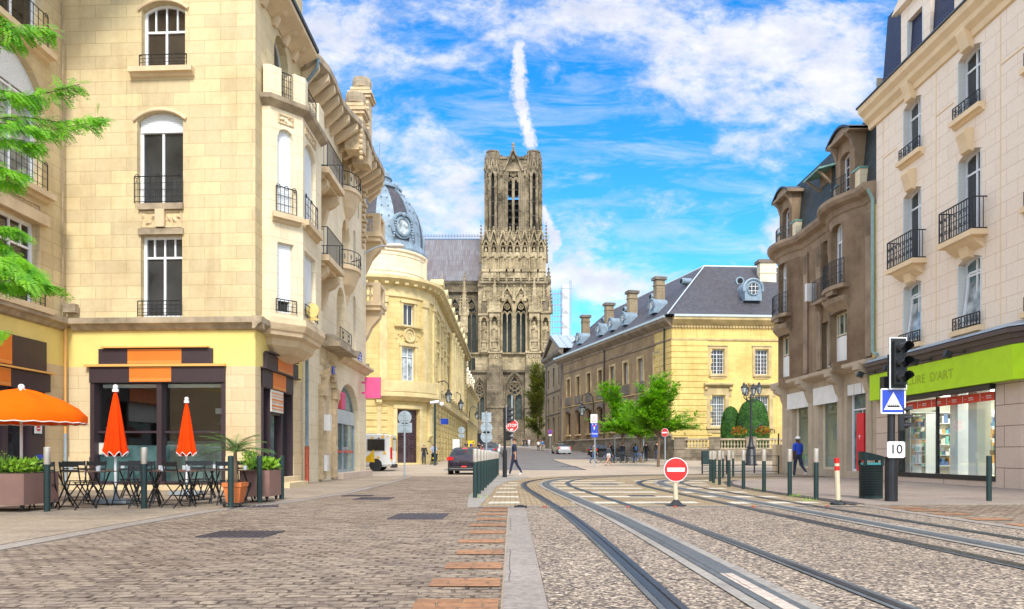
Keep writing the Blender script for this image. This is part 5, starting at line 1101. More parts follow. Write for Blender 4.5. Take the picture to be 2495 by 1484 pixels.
# ================================================================== palace with long slate roof
PL=thing('palace','long two-storey palace, brown stained flank and yellow stone end, under a steep slate roof','building',(17.6,80,.6))
C0=Vector((17.64,80));CF=Vector((7.55,116));FL_=Fac([tuple(CF),tuple(C0)]);FY=Fac([tuple(C0),(63,82.9)])
def cxp(v):return(2150+.4044*v)/1.6417
def palace():
 F,G=FL_,FY;L=F.len;mb=MB()
 cols=[F.at(cxp(x))for x in(309,404,509,622,743,875,1021,1185)]
 up=[(q-.7,q+.7,9.95,12.65)for q in cols];lo=[(q-.75,q+.75,4.1,7.6,.5,'seg')for q in cols]
 q1=G.at(1748.5);gp=G.at(1856)-q1;gc=[q1+i*gp for i in range(6)]
 gu=[(q-.73,q+.73,9.95,12.7)for q in gc];gl=[(q-.8,q+.8,4.2,7.55)for q in gc]
 qn=1.6
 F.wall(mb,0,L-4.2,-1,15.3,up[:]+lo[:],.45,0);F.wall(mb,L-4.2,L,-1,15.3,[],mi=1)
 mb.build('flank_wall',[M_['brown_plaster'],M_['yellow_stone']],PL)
 mb=MB();G.wall(mb,0,G.len,-1,15.3,gu+gl,.4,0);mb.build('wall',M_['yellow_stone'],PL)
 mb=MB()
 for k in range(19):
  z=1.2+k*.66;w_=4.1 if k%2 else 3.7
  F.box(mb,L-w_,L+.08,z,z+.6,0,.08);G.box(mb,-.08,w_*1.1,z,z+.6,0,.08)
 mb.build('quoin',M_['yellow_stone'],PL)
 mb=MB()
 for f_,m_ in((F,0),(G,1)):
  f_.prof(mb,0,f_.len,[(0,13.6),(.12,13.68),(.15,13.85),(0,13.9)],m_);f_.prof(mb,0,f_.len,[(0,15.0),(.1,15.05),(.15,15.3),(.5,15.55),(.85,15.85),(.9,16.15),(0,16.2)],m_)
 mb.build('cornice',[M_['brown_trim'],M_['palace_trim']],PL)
 mb=MB();q=0
 while q<G.len-.3:G.box(mb,q,q+.16,15.06,15.26,.1,.28);q+=.34
 mb.build('dentil_course',M_['palace_trim'],PL)
 mb=MB()
 for f_ in(F,G):f_.prof(mb,0,f_.len,[(.8,16.1),(1.0,16.15),(1.03,16.38),(.75,16.40)])
 mb.build('gutter',M_['zinc_light'],PL)
 for i,(a,b,z0,z1)in enumerate(gu):
  o=window(G,PL,a,b,z0,z1,0,depth=.35,fw=.07,cols=2,transom=.8,rows=5,bars=[(.25,0,1),(.75,0,1),(.125,.8,1)],glass='glass_brown')
  s_=MB();G.box(s_,a-.35,a-.05,z0-.3,z1+.35,0,.09);G.box(s_,b+.05,b+.35,z0-.3,z1+.35,0,.09);G.box(s_,a-.05,b+.05,z1+.05,z1+.35,0,.1);G.box(s_,a-.42,b+.42,z1+.35,z1+.45,0,.18)
  G.box(s_,a-.25,b+.25,z0-.25,z0-.02,0,.22);G.box(s_,a-.1,b+.1,z0-.5,z0-.25,0,.1);s_.build('surround',M_['palace_trim'],o)
 for i,(a,b,z0,z1)in enumerate(gl):
  o=window(G,PL,a,b,z0,z1,0,depth=.35,fw=.07,cols=2,transom=.72,rows=6,bars=[(k/8,0,1)for k in(1,2,3,5,6,7)],glass='glass_brown')
  s_=MB();G.box(s_,a-.45,a-.05,z0-.5,z1+.1,0,.1);G.box(s_,b+.05,b+.45,z0-.5,z1+.1,0,.1);G.box(s_,a-.45,b+.45,z1+.1,z1+.9,0,.12);G.prof(s_,a-.8,b+.8,[(0,z1+.9),(.3,z1+1.0),(.55,z1+1.2),(.55,z1+1.35),(0,z1+1.45)])
  bracket(s_,G,a-.58,.3,z1+.92,1.0,.4);bracket(s_,G,b+.58,.3,z1+.92,1.0,.4);G.box(s_,a-.5,b+.5,z0-.3,z0-.05,0,.3);G.box(s_,a-.4,b+.4,z0-.75,z0-.3,0,.12)
  s_.build('surround',M_['palace_trim'],o)
 for i,(a,b,z0,z1)in enumerate(up):
  o=window(F,PL,a,b,z0,z1,0,depth=.42,fw=.08,cols=2,transom=.8,rows=5,glass='glass_brown' if i<4 else 'glass_curtain',frame='white_trim' if i>3 else 'bronze')
  s_=MB();F.box(s_,a-.28,a,z0-.1,z1+.3,0,.1);F.box(s_,b,b+.28,z0-.1,z1+.3,0,.1);F.box(s_,a,b,z1,z1+.3,0,.1);s_.build('surround',M_['palace_trim'],o)
  s_=MB();F.box(s_,a-.45,b+.45,z0-1.35,z0-.15,0,.14);s_.build('apron',M_['grimy_trim'],o)
 for i,(a,b,z0,z1,r,k)in enumerate(lo):
  o=window(F,PL,a,b,z0,z1,r,k,depth=.42,fw=.08,cols=2,rows=6,bars=[(.25,0,.8),(.75,0,.8)],glass='glass_brown',frame='bronze')
  s_=MB();c=arch(a-.3,b+.3,z1+.6,.55,'seg',8)
  for(sa,za),(sb,zb)in zip(c,c[1:]):F.box(s_,sa,sb,max(za,zb)-.55,max(za,zb),0,.22)
  s_.build('hood',M_['grimy_trim'],o);s_=MB();F.box(s_,a-.25,b+.25,z0-.25,z0-.02,0,.25);s_.build('window_sill',M_['palace_trim'],o)
 mb=MB();F.box(mb,0,L+.25,1.2,3.0,0,.25);F.prof(mb,0,L+.3,[(.2,3.0),(.32,3.02),(.32,3.15),(0,3.3)]);mb.build('plinth',M_['old_wall'],PL)
 mb=MB();F.box(mb,0,L-4.3,8.35,8.5,0,.1);mb.build('string_course',M_['palace_trim'],PL)
 for x in(245,672,1268):q=F.at(cxp(x));mb=MB();mb.tube([F.p(q,15.2,.2),F.p(q,gz(F.p(q,0).y),.2)],.09,6);mb.build('rainwater_pipe',M_['iron'],PL)
 d=(CF-C0).normalized();n_=Vector((-d.y,d.x))*-1
 if n_.x<0:n_=-n_
 e=.95;w_=7.6;zr=23.9;ze=16.38
 def P2(s_,t_,z):q=C0+d*s_+n_*t_;return(q.x,q.y,z)
 dy=Vector((63-17.64,2.9)).normalized();ny=Vector((-dy.y,dy.x))
 def Q2(s_,t_,z):q=C0+dy*s_+ny*t_;return(q.x,q.y,z)
 A=Vector(P2(0,w_,0)[:2]);
 B=C0+ny*w_;M2=Matrix(((d.x,-dy.x),(d.y,-dy.y)));rhs=B-(C0+n_*w_);sol=M2.inverted()@rhs;pk=C0+n_*w_+d*sol[0]
 M3=rhs=None;B2=C0-ny*e;A2=C0-n_*e;M2=Matrix(((d.x,-dy.x),(d.y,-dy.y)));sol=M2.inverted()@(B2-A2);ec=A2+d*sol[0]
 Pk=(pk.x,pk.y,zr);Ec=(ec.x,ec.y,ze);Lf=L
 mb=MB();fe=P2(Lf,-e,ze);fr_=P2(Lf-1.5,w_,zr)
 def slope(a,b,c_,d_):
  """roof plane with the slight bell-cast kick at the eaves"""
  a,b,c_,d_=map(Vector,(a,b,c_,d_));k=.16;kz=-.06*(d_.z-a.z)
  a2=a.lerp(d_,k)+Vector((0,0,kz));b2=b.lerp(c_,k)+Vector((0,0,kz));H_=(b-a).length
  for p,q,r,s_,v0,v1 in((a,b,b2,a2,0,1.6),(a2,b2,c_,d_,1.6,11)):mb.quad(p,q,r,s_,0,[(0,v0),(H_,v0),(H_,v1),(0,v1)])
 slope(fe,Ec,Pk,fr_);ye=Q2(G.len,-e,ze);yr=Q2(G.len,w_,zr);slope(Ec,ye,yr,Pk)
 be=P2(Lf,2*w_+e,ze);mb.add([fe,fr_,be],[(0,2,1)]);mb.quad(be,P2(14,2*w_+e,ze),Pk,fr_);mb.quad(P2(14,2*w_+e,ze),Q2(G.len,2*w_+e,ze),yr,Pk)
 mb.build('roof',M_['slate'],PL)
 mb=MB();mb.tube([fr_,Pk,yr],.12,6);mb.tube([Ec,Pk],.07,5);mb.build('ridge_cap',M_['zinc_light'],PL)
 rz=lambda t_:ze+(t_+e)/(w_+e)*(zr-ze)-.2
 def ray_s(x,t_):
  k=(x-CX)/FPX;q=C0+n_*t_;den=d.x-k*d.y;return(k*q.y-q.x)/den
 for x,yt,t_,wd in((474,648,2.6,88),(707,528,2.6,95),(936,408,2.6,106),(1203,272,2.6,112)):
  s_=ray_s(cxp(x),t_);q=P2(s_,t_,0);zt=ZW((1000+.4044*yt)/1.6417,q[1]);ww=wd*.4044/1.6417*q[1]/FPX
  mb=MB();rot=Matrix(((n_.x,d.x,0),(n_.y,d.y,0),(0,0,1)));zb=rz(t_)-1.5
  mb.obox((q[0],q[1],(zt+zb)/2),ww*.8,ww*.65,zt-zb-.3,rot,0);mb.obox((q[0],q[1],zt-.18),ww*1.1,ww*.9,.36,rot,1);mb.obox((q[0],q[1],zt-1.0),ww*.9,ww*.75,.14,rot,0);mb.obox((q[0],q[1],zb+.9),ww*.98,ww*.8,.1,rot,2)
  mb.build('chimney',[M_['palace_stone'],M_['grimy_trim'],M_['zinc_light']],PL)
 q=Vector(W(cxp(2265),600,86.5));zt=ZW((1000+.4044*108)/1.6417,q.y);mb=MB();mb.box(q.x-.95,q.x+.95,q.y-.6,q.y+.6,19.5,zt-.3,0);mb.box(q.x-1.2,q.x+1.2,q.y-.8,q.y+.8,zt-.35,zt,1);mb.box(q.x-1.0,q.x+1.0,q.y-.68,q.y+.68,zt-1.6,zt-1.5,0);mb.build('chimney',[M_['side_stone'],M_['grimy_trim']],PL)
 def dormer(base,nrm,sc_=1.0):
  """round-headed lead dormer; base is the sill centre on the slope, nrm points outwards"""
  N_=Vector((nrm.x,nrm.y,0)).normalized();T=Vector((-N_.y,N_.x,0));c=Vector(base);mb=MB()
  r0=.85*sc_;poly=[(-r0,-.7*sc_),(r0,-.7*sc_)]+[(r0*math.cos(a*PI/10),.55*sc_+r0*math.sin(a*PI/10))for a in range(11)]
  mb.prism(poly,c-N_*2.2*sc_+Vector((0,0,.7)),T,(0,0,1),N_*2.2*sc_);c2=c+Vector((0,0,.7+.45*sc_))
  mb.tube([c2+T*r0*1.12*math.cos(a*PI/10)+Vector((0,0,r0*1.12*math.sin(a*PI/10)))for a in range(-1,12)],.13*sc_,6);mb.tube([c2+N_*.03+T*.58*sc_*math.cos(a*PI/8)+Vector((0,0,.62*sc_*math.sin(a*PI/8)))for a in range(16)],.09*sc_,6,closed=True)
  o=mb.build('dormer',M_['zinc_dome'],PL,smooth='auto');g=MB();g.prism([(.55*sc_*math.cos(a*PI/8),.6*sc_*math.sin(a*PI/8))for a in range(16)],c2+N_*.01,T,(0,0,1),N_*.02,0)
  for k in(-.18,.18):g.bar(c2+N_*.05+T*k*sc_-Vector((0,0,.5*sc_)),c2+N_*.05+T*k*sc_+Vector((0,0,.5*sc_)),.05,mi=1);g.bar(c2+N_*.05+Vector((0,0,k*1.2*sc_))-T*.5*sc_,c2+N_*.05+Vector((0,0,k*1.2*sc_))+T*.5*sc_,.05,mi=1)
  g.build('pane',[M_['glass_brown'],M_['white_trim']],o)
 for x in(415,620,738,865,1150):s_=ray_s(cxp(x),.9);dormer(P2(s_,.6,rz(.9)-.15),-n_,.82)
 dormer(tuple(W(cxp(2135),0,81.8).xy)+(rz(1.5)+.2,),-ny,1.15)
 for x,t_ in((625,4.2),(838,4.4),(1100,4.6),(1405,4.9)):
  s_=ray_s(cxp(x),t_-1.0);q=Vector(P2(s_,t_,rz(t_)+.35));mb=MB();o3=Vector((n_.x,n_.y,0));mb.cyl(q+o3*.5,q-o3*.8,.42,n=12);mb.cyl(q-o3*.8,q-o3*.81,.3,n=12,mi=1);mb.build('roof_vent',[M_['zinc_dome'],M_['void']],PL)
 q=Vector(W(cxp(2005),0,85.2));q.z=ZW((1000+.4044*305)/1.6417,85.2);mb=MB();mb.cyl(q+Vector((0,1.2,0)),q,.5,n=12);mb.cyl(q,q-Vector((0,.01,0)),.34,n=12,mi=1);mb.build('roof_vent',[M_['zinc_dome'],M_['void']],PL)
 b0=Vector(P2(L-3,3,0));mb=MB();A=Vector((8.6,121,15.5));B=Vector((22,123,15.5));Cc=Vector((16,128,25.2));D=Vector((24,128.5,25.2));E=Vector((9,137,15.5));F2=Vector((24,137,15.5))
 mb.add([A,B,D,Cc,E,F2],[(0,1,2,3),(0,3,4),(3,2,5,4)]);mb.build('far_roof',M_['slate'],PL);mb=MB();mb.tube([Cc,D],.12,5);mb.build('ridge_cap',M_['zinc_light'],PL)
palace()
# pedimented gatehouse
PD=thing('pedimented_wing','grey-brown stone wing with triangular pediment and lead roof beside the palace','building',(7,120,0))
def pediment():
 F=Fac([(5.9,126.5),(7.9,114.0)]);n=F.len;mb=MB();H=[]
 for k in range(3):
  q=2.2+k*(n-4.4)/2;H+=[(q-.6,q+.6,12.3,15.4),(q-.6,q+.6,8.0,10.6),(q-.8,q+.8,3.2,7.2)]
 F.wall(mb,0,n,-1,17.0,H,.5);e1=Vector((F.P[1].x,F.P[1].y));mb.quad((e1.x,e1.y,-1),(e1.x+4,e1.y+.6,-1),(e1.x+4,e1.y+.6,17),(e1.x,e1.y,17));mb.quad((18,128,-1),(5.9,126.5,-1),(5.9,126.5,17),(18,128,17));mb.build('wall',M_['palace_stone'],PD)
 for h in H:window(F,PD,*h,0,depth=.45,fw=.1,cols=2,glass='glass_dark',frame='bronze')
 mb=MB();F.prof(mb,-.6,n+.6,[(0,16.2),(.15,16.3),(.2,16.8),(.7,17.1),(.8,17.5),(0,17.55)])
 for z in(11.3,7.6):F.prof(mb,0,n,[(0,z),(.15,z+.05),(.15,z+.2),(0,z+.25)])
 for q in(.1,n-.9):F.box(mb,q,q+.8,1,16.2,0,.15)
 mb.build('cornice',M_['grimy_trim'],PD)
 D=Vector((.99,.16,0)).normalized();a=F.p(-.6,17.5,.6);b=F.p(n+.6,17.5,.6);ap=(a+b)/2+Vector((0,0,3.1));L=15
 mb=MB();t=F.t(1);i1=a+t*1.2+Vector((0,0,.25))-F.n(1)*.4;i2=b-t*1.2+Vector((0,0,.25))-F.n(1)*.4;i3=ap-Vector((0,0,.8))-F.n(1)*.4
 mb.add([i1,i2,i3],[(0,1,2)]);mb.build('tympanum',M_['palace_stone'],PD)
 mb=MB()
 for p,q in((a,ap),(b,ap)):mb.bar(p-F.n(1)*.3,q-F.n(1)*.3,.7,.45)
 mb.build('raking_cornice',M_['grimy_trim'],PD)
 mb=MB();mb.quad(a+Vector((0,0,.3)),ap+Vector((0,0,.3)),ap+D*L+Vector((0,0,.3)),a+D*L+Vector((0,0,.3)));mb.quad(ap+Vector((0,0,.3)),b+Vector((0,0,.3)),b+D*L+Vector((0,0,.3)),ap+D*L+Vector((0,0,.3)))
 for k in range(11):o=D*(k*1.35);mb.bar(b+o+Vector((0,0,.36)),ap+o+Vector((0,0,.36)),.1)
 mb.build('lead_roof',M_['zinc'],PD)
pediment()
# balustraded terrace wall
TW=thing('terrace_wall','weathered stone terrace wall with balustrade in front of the palace','wall',(23,70,.45))
def terrace():
 F=Fac([(12.2,88),(15.9,71.0),(22.0,69.2),(38,70.4)]);S=F.S;zg=.3;mb=MB()
 F.box(mb,0,F.len,-.2,1.15,-.4,.12);F.box(mb,0,F.len,1.15,1.55,-.4,0);F.box(mb,S[1]+.3,F.len,-.2,.75,.12,.4);mb.build('base',M_['old_wall'],TW)
 F.wall(m2:=MB(),0,S[1],1.5,2.5,[]);m2.build('side_wall',M_['old_wall'],TW)
 piers=[S[1],S[1]+3.3,S[1]+6.7,S[1]+12.6,S[1]+17]
 for q in piers:p_=MB();F.box(p_,q,q+1.0,1.55,2.62,-.45,.06);F.box(p_,q-.05,q+1.05,2.62,2.74,-.5,.1);p_.build('pier',M_['old_wall'],TW)
 cp=MB();F.box(cp,S[1],F.len,2.42,2.6,-.38,-.02);F.box(cp,S[1],F.len,1.55,1.68,-.35,-.05);cp.build('coping',M_['trim_weathered'],TW)
 k=0
 for q0,q1 in zip(piers,piers[1:]):
  q=q0+1.15
  while q<q1-.1 and k<60:
   p=F.p(q,0,-.2);b=MB();b.lathe([(.08,0),(.08,.06),(.05,.12),(.12,.3),(.05,.52),(.085,.66),(.08,.74)],(p.x,p.y,1.68),7);b.build('baluster',M_['trim_weathered'],TW);q+=.30;k+=1
 mb=MB();mb.add([tuple(F.p(S[1],1.5,-.3)),tuple(F.p(S[2],1.5,-.3)),tuple(F.p(S[3],1.5,-.3)),(50,81,1.5),(18,79.5,1.5)],[(0,1,2,3,4)]);mb.build('garden_terrace',M_['grass_dark'],None,kind='structure')
mat('grass_dark',(.05,.08,.025),.9,var=.3)
terrace()
# ================================================================== sooty house with bowed bays
SB=thing('bowed_front_house','sooty brown house with two bowed bays, slate mansard and vacant shops','building',(15,34,0))
def sooty():
 X0=14.5;Y1,Y0=38.9,28.85
 Fl=Fac([(X0,Y1),(X0,Y0)]);at=Fl.at
 def bow(c,hw,dep):return[(X0-dep*math.cos(t*PI/2/6)**.8 if abs(t)<6 else X0,Y1-(c+hw*t/6))for t in range(-6,7)]
 c1,c3=at(1929),at(2066);hw=1.55
 path=[(X0+9,Y1),(X0,Y1),]+bow(c1,hw,.55)+bow(c3,hw,.55)+[(X0,Y0)]
 F=Fac(path);s0=F.S[1]
 def sp(q):
  y=Y1-q;
  for i in range(1,len(F.P)-1):
   if F.P[i].y>=y>=F.P[i+1].y-1e-9:
    dy_=F.P[i].y-F.P[i+1].y
    return F.S[i]+(F.S[i+1]-F.S[i])*((F.P[i].y-y)/dy_ if dy_>1e-9 else 0)
  return F.len
 W1,W2,W3=sp(c1),sp(at(2014)),sp(c3)
 mb=MB();H=[];
 for wv,hw_,hl_ in((W1,.58,.78),(W2,.46,.6),(W3,.58,.8)):H+=[(wv-hl_,wv+hl_,5.0,7.15),(wv-hw_+.04,wv+hw_-.04,8.25,10.95,.2 if wv!=W2 else 0)]
 F.wall(mb,0,F.len,4.6,11.6,H,.35);mb.build('wall',M_['sooty_plaster'],SB)
 for i,(a,b,z0,z1,*r)in enumerate(H):
  if i%2==0:
   o=window(F,SB,a,b,z0,z1,0,depth=.32,fw=.08,cols=2,transom=.55,top_cols=3,glass='glass_teal',frame='cream_frame');pn=MB();F.box(pn,a+.1,b-.1,z0+.05,z0+1.1,-.27,-.25);pn.build('lower_panel',M_['white_trim'],o)
  else:
   window(F,SB,a,b,z0,z1,r[0]if r else 0,'seg',.32,fw=.07,cols=2,transom=.72,top_cols=4,bars=[(.5,.84,.86)],glass='glass_dark')
 G=Fac([(X0+9,Y1),(X0,Y1),(X0,Y0)]);g0=G.S[1];mb=MB();gs=lambda x:g0+Fl.at(x)
 shops=[(gs(1930),gs(1971),.35,3.9),(gs(1994),gs(2044),.35,3.9),(gs(2063),gs(2122),.3,3.95)]
 G.wall(mb,0,G.len,-.1,4.6,shops,.3,0);mb.quad((X0,Y0,-.1),(X0+6,Y0,-.1),(X0+6,Y0,16),(X0,Y0,16));mb.build('shop_wall',M_['sooty_base'],SB)
 for k,(a,b,z0,z1)in enumerate(shops[:2]):
  o=window(G,SB,a,b,z0,z1,0,depth=.25,fw=.08,cols=1,glass='shop_glass',frame='cream_frame',name='shop_window',bars=[(.72,0,1)]if k==0 else[])
  sg=MB();G.box(sg,a-.2,b+.12,3.35,4.15,.02,.14);sg.build('blank_sign',M_['white_trim'],SB)
  rm=MB();y0,y1=Y1-(a-g0),Y1-(b-g0);rm.box(X0+.4,X0+2.2,y1-.1,y0+.1,.3,.35);rm.box(X0+2.2,X0+2.25,y1-.1,y0+.1,.35,3.9);rm.box(X0+.4,X0+2.2,y1-.15,y1-.1,.35,3.9);rm.box(X0+.4,X0+2.2,y0+.1,y0+.15,.35,3.9);rm.box(X0+.3,X0+2.2,y1-.15,y0+.15,3.9,3.95);rm.build('room',M_['shop_room'],SB)
  if k==0:
   pz=MB();
   for i,zz in enumerate((1.3,2.0)):pz.box(X0+.32,X0+.34,y1+.2,y1+.55,zz,zz+.55)
   pz.build('poster',M_['sign_blue'],o)
  else:
   ft=MB();ft.obox((X0+.9,(y0+y1)/2,.6),.5,.9,.45);ft.obox((X0+.9,(y0+y1)/2-.3,.9),.3,.3,.3);ft.build('packing_box',M_['brass_shutter'],SB)
 a,b,z0,z1=shops[2];o=window(G,SB,a,b,z0,z1,0,depth=.28,fw=.1,cols=1,transom=.72,glass='glass_teal',frame='white_paint',name='shop_window',bars=[(.42,0,.72)])
 mb=MB();G.box(mb,a+(b-a)*.40,a+(b-a)*.70,.32,2.75,-.12,-.02);mb.build('red_door',M_['door_red'],SB)
 mb=MB();G.box(mb,a+(b-a)*.50,a+(b-a)*.56,1.75,1.8,-.02,-.015);G.box(mb,a+(b-a)*.51,a+(b-a)*.52,1.66,1.85,-.02,-.014);mb.build('door_sticker',M_['white_paint'],SB)
 for k in range(3):mb=MB();G.box(mb,a+.1+k*(b-a-.2)/3+.04,a+.1+(k+1)*(b-a-.2)/3-.04,3.55,4.0,-.12,.03);mb.build('light_box',M_['white_trim'],SB)
 mb=MB();G.prof(mb,g0-.5,G.len,[(0,4.45),(.1,4.5),(.45,4.62),(.5,4.68),(.5,4.82),(0,4.9)]);mb.build('shop_cornice',M_['sooty_base'],SB)
 for x in(1918,1978,2050,2120):mb=MB();bracket(mb,G,gs(x),.42,4.5,.95,.5);G.box(mb,gs(x)-.22,gs(x)+.22,4.45,4.75,.0,.6);G.box(mb,gs(x)-.2,gs(x)+.2,.0,3.6,0,.08);mb.build('console',M_['sooty_base'],SB)
 mb=MB();F.prof(mb,.4,F.len,[(0,10.9),(.05,11.2),(.12,11.25),(.2,11.45),(.45,11.55),(.55,11.7),(.55,11.85),(0,11.95)]);mb.build('cornice',M_['brown_trim'],SB)
 for q in(sp(at(1960)),sp(at(1992)),sp(at(2036)),F.len-.8):
  mb=MB();F.box(mb,q,q+.5,5,10.9,0,.08)
  for k in range(4):F.box(mb,q+.06+k*.1,q+.1+k*.1,9.9,10.8,.08,.12)
  mb.build('pilaster',M_['brown_trim'],SB)
 mb=MB();F.box(mb,F.len-.28,F.len,4.9,11.0,0,.03);mb.build('brick_strip',M_['yellow_stone'],SB)
 for wv,hwb in((W1,.95),(W3,.95)):
  mb=MB();F.box(mb,wv-hwb,wv+hwb,8.05,8.22,-.05,.35);F.box(mb,wv-.3,wv+.3,7.85,8.05,0,.3);F.prof(mb,wv-.9,wv+.9,[(0,7.2),(.25,7.5),(.3,7.7),(0,7.75)]);b_=mb.build('balcony',M_['brown_trim'],SB)
  pts=[F.p(wv-hwb+2*hwb*k/14,0,.3)for k in range(15)];rl=MB()
  for zz in(8.26,8.7,9.0,9.25):rl.tube([(p.x,p.y,zz)for p in pts],.02 if zz in(9.25,)else .012,4)
  for p in pts:rl.bar((p.x,p.y,8.22),(p.x,p.y,9.25),.02)
  for p in pts[1::2]:rl.tube([(p.x,p.y+.07*math.cos(j*.8),8.47+.1*math.sin(j*.8))for j in range(8)],.01,3)
  rl.build('railing',M_['iron'],b_)
 mb=MB();F.box(mb,W2-.75,W2+.75,8.0,8.15,0,.4);bracket(mb,F,W2-.5,.2,8.0,.7,.35);bracket(mb,F,W2+.5,.2,8.0,.7,.35);b_=mb.build('balcony',M_['brown_trim'],SB);railing(F,b_,W2-.7,W2+.7,8.15,9.1,.36,10,3,ends=2,r=.011)
 mb=MB();mb.add([(X0+.0,Y1,11.9),(X0+.0,Y0,11.9),(X0+.3,Y0,15.0),(X0+.3,Y1-.3,15.0),(X0+8,Y1-.3,15.1),(X0+8,Y0,15.1),(X0+9,Y1,11.9)],[(0,1,2,3),(3,2,5,4),(0,3,4,6)]);mb.build('mansard_roof',M_['slate_green'],SB)
 for xm,wd,zt,kind in((1927,1.7,14.35,'seg'),(2004,1.15,14.2,'pent'),(2074,1.75,14.45,'seg')):
  q=at(xm);yc=Y1-q;dep=.42 if kind=='seg' else .0;xf=X0-dep+.15
  G2=Fac([(xf,yc+wd/2),(xf,yc-wd/2)]);mb=MB();G2.wall(mb,0,wd,11.9,zt,[(wd/2-.44,wd/2+.44,12.1 if kind=='seg' else 12.4,zt-.55,.12 if kind=='seg' else 0)],.3)
  mb.quad((xf,yc-wd/2,11.9),(xf+1.3,yc-wd/2,11.9),(xf+1.3,yc-wd/2,zt),(xf,yc-wd/2,zt));mb.quad((xf+1.3,yc+wd/2,11.9),(xf,yc+wd/2,11.9),(xf,yc+wd/2,zt),(xf+1.3,yc+wd/2,zt))
  o=mb.build('dormer',M_['sooty_plaster'],SB);window(G2,o,wd/2-.44,wd/2+.44,12.1 if kind=='seg' else 12.4,zt-.55,.12 if kind=='seg' else 0,'seg',.28,cols=2,rows=4,fw=.07,glass='glass_dark')
  rf=MB();ov=.35
  if kind=='seg':
   N=8;c=[(-wd/2-.25+(wd+.5)*i/N,.42*math.sin(PI*i/N))for i in range(N+1)]
   rf.prism([(a_,z_)for a_,z_ in c]+[(a_,z_-.1)for a_,z_ in reversed(c)],(xf-ov,yc,zt+.12),(0,-1,0),(0,0,1),(2.0,0,0),0)
   rf.prism([(a_,z_-.12)for a_,z_ in c],(xf-ov+.1,yc,zt+.12),(0,-1,0),(0,0,1),(.3,0,0),1);rf.box(xf-ov+.02,xf+1.5,yc-wd/2-.25,yc+wd/2+.25,zt-.02,zt+.12,1)
  else:
   rf.add([(xf-.7,yc-wd/2-.3,zt-.1),(xf-.7,yc+wd/2+.3,zt-.1),(xf+1.4,yc+wd/2+.3,zt+.45),(xf+1.4,yc-wd/2-.3,zt+.45),(xf-.7,yc-wd/2-.3,zt-.18),(xf-.7,yc+wd/2+.3,zt-.18),(xf+1.4,yc+wd/2+.3,zt+.37),(xf+1.4,yc-wd/2-.3,zt+.37)],[(0,1,2,3),(7,6,5,4),(0,4,5,1),(1,5,6,2),(3,2,6,7),(0,3,7,4)],2)
   for sg in(-1,1):rf.bar((xf,yc+sg*wd/2,zt-.7),(xf-.65,yc+sg*(wd/2+.1),zt-.15),.09,mi=1)
  rf.build('dormer_roof',[M_['iron'],M_['brown_trim'],M_['copper_green']],o)
  if kind=='seg':
   for sg in(-1,1):bk=MB();bk.prism([(0,0),(.4,0),(.15,-.25),(0,-.7)],(xf,yc+sg*(wd/2-.1)-.08,zt-.02),(-1,0,0),(0,0,1),(0,.16,0));bk.build('bracket',M_['brown_trim'],o)
   rl=MB();hw2=wd/2-.2;P=[(X0-.55-.12*math.cos(t*PI/2/6),yc-hw2*t/6)for t in range(-6,7)]
   for zz in(12.0,12.4,12.75):rl.tube([(x,y,zz)for x,y in P],.016,4)
   for x,y in P:rl.bar((x,y,11.9),(x,y,12.75),.018)
   rl.build('railing',M_['iron'],SB)
   for sg in(-1,1):pb=MB();yy=yc+sg*(wd/2+.12);pb.box(X0-.25,X0+.35,yy-.3,yy+.3,11.9,12.75,0);pb.box(X0-.3,X0+.4,yy-.34,yy+.34,12.75,12.83,1);pb.build('parapet_block',[M_['side_stone'],M_['copper_green']],SB)
 mb=MB();mb.tube([(X0-.35,Y0+.02,11.6),(X0-.12,Y0+.05,11.2),(X0-.12,Y0+.05,5.1),(X0-.12,Y0-.3,4.95)],.07,8);mb.build('rainwater_pipe',M_['pipe_green'],SB)
mat('cream_frame',(.62,.54,.38),.5,var=.08);mat('door_red',(.70,.01,.03),.4,var=.05);mat('shop_room',(.6,.68,.58),.8,var=.15,vscale=.8)
sooty()
mb=MB();a=W(1966,690,34.6);b=W(2003,733,34.6);mb.box(a.x,b.x,a.y,a.y+.25,b.z,a.z);mb.box(b.x,14.6,a.y+.08,a.y+.16,a.z-.3,a.z-.22);mb.build('projecting_light_box',M_['white_trim'],None,label='blank white light box projecting from the sooty house between its bays',cat='sign')
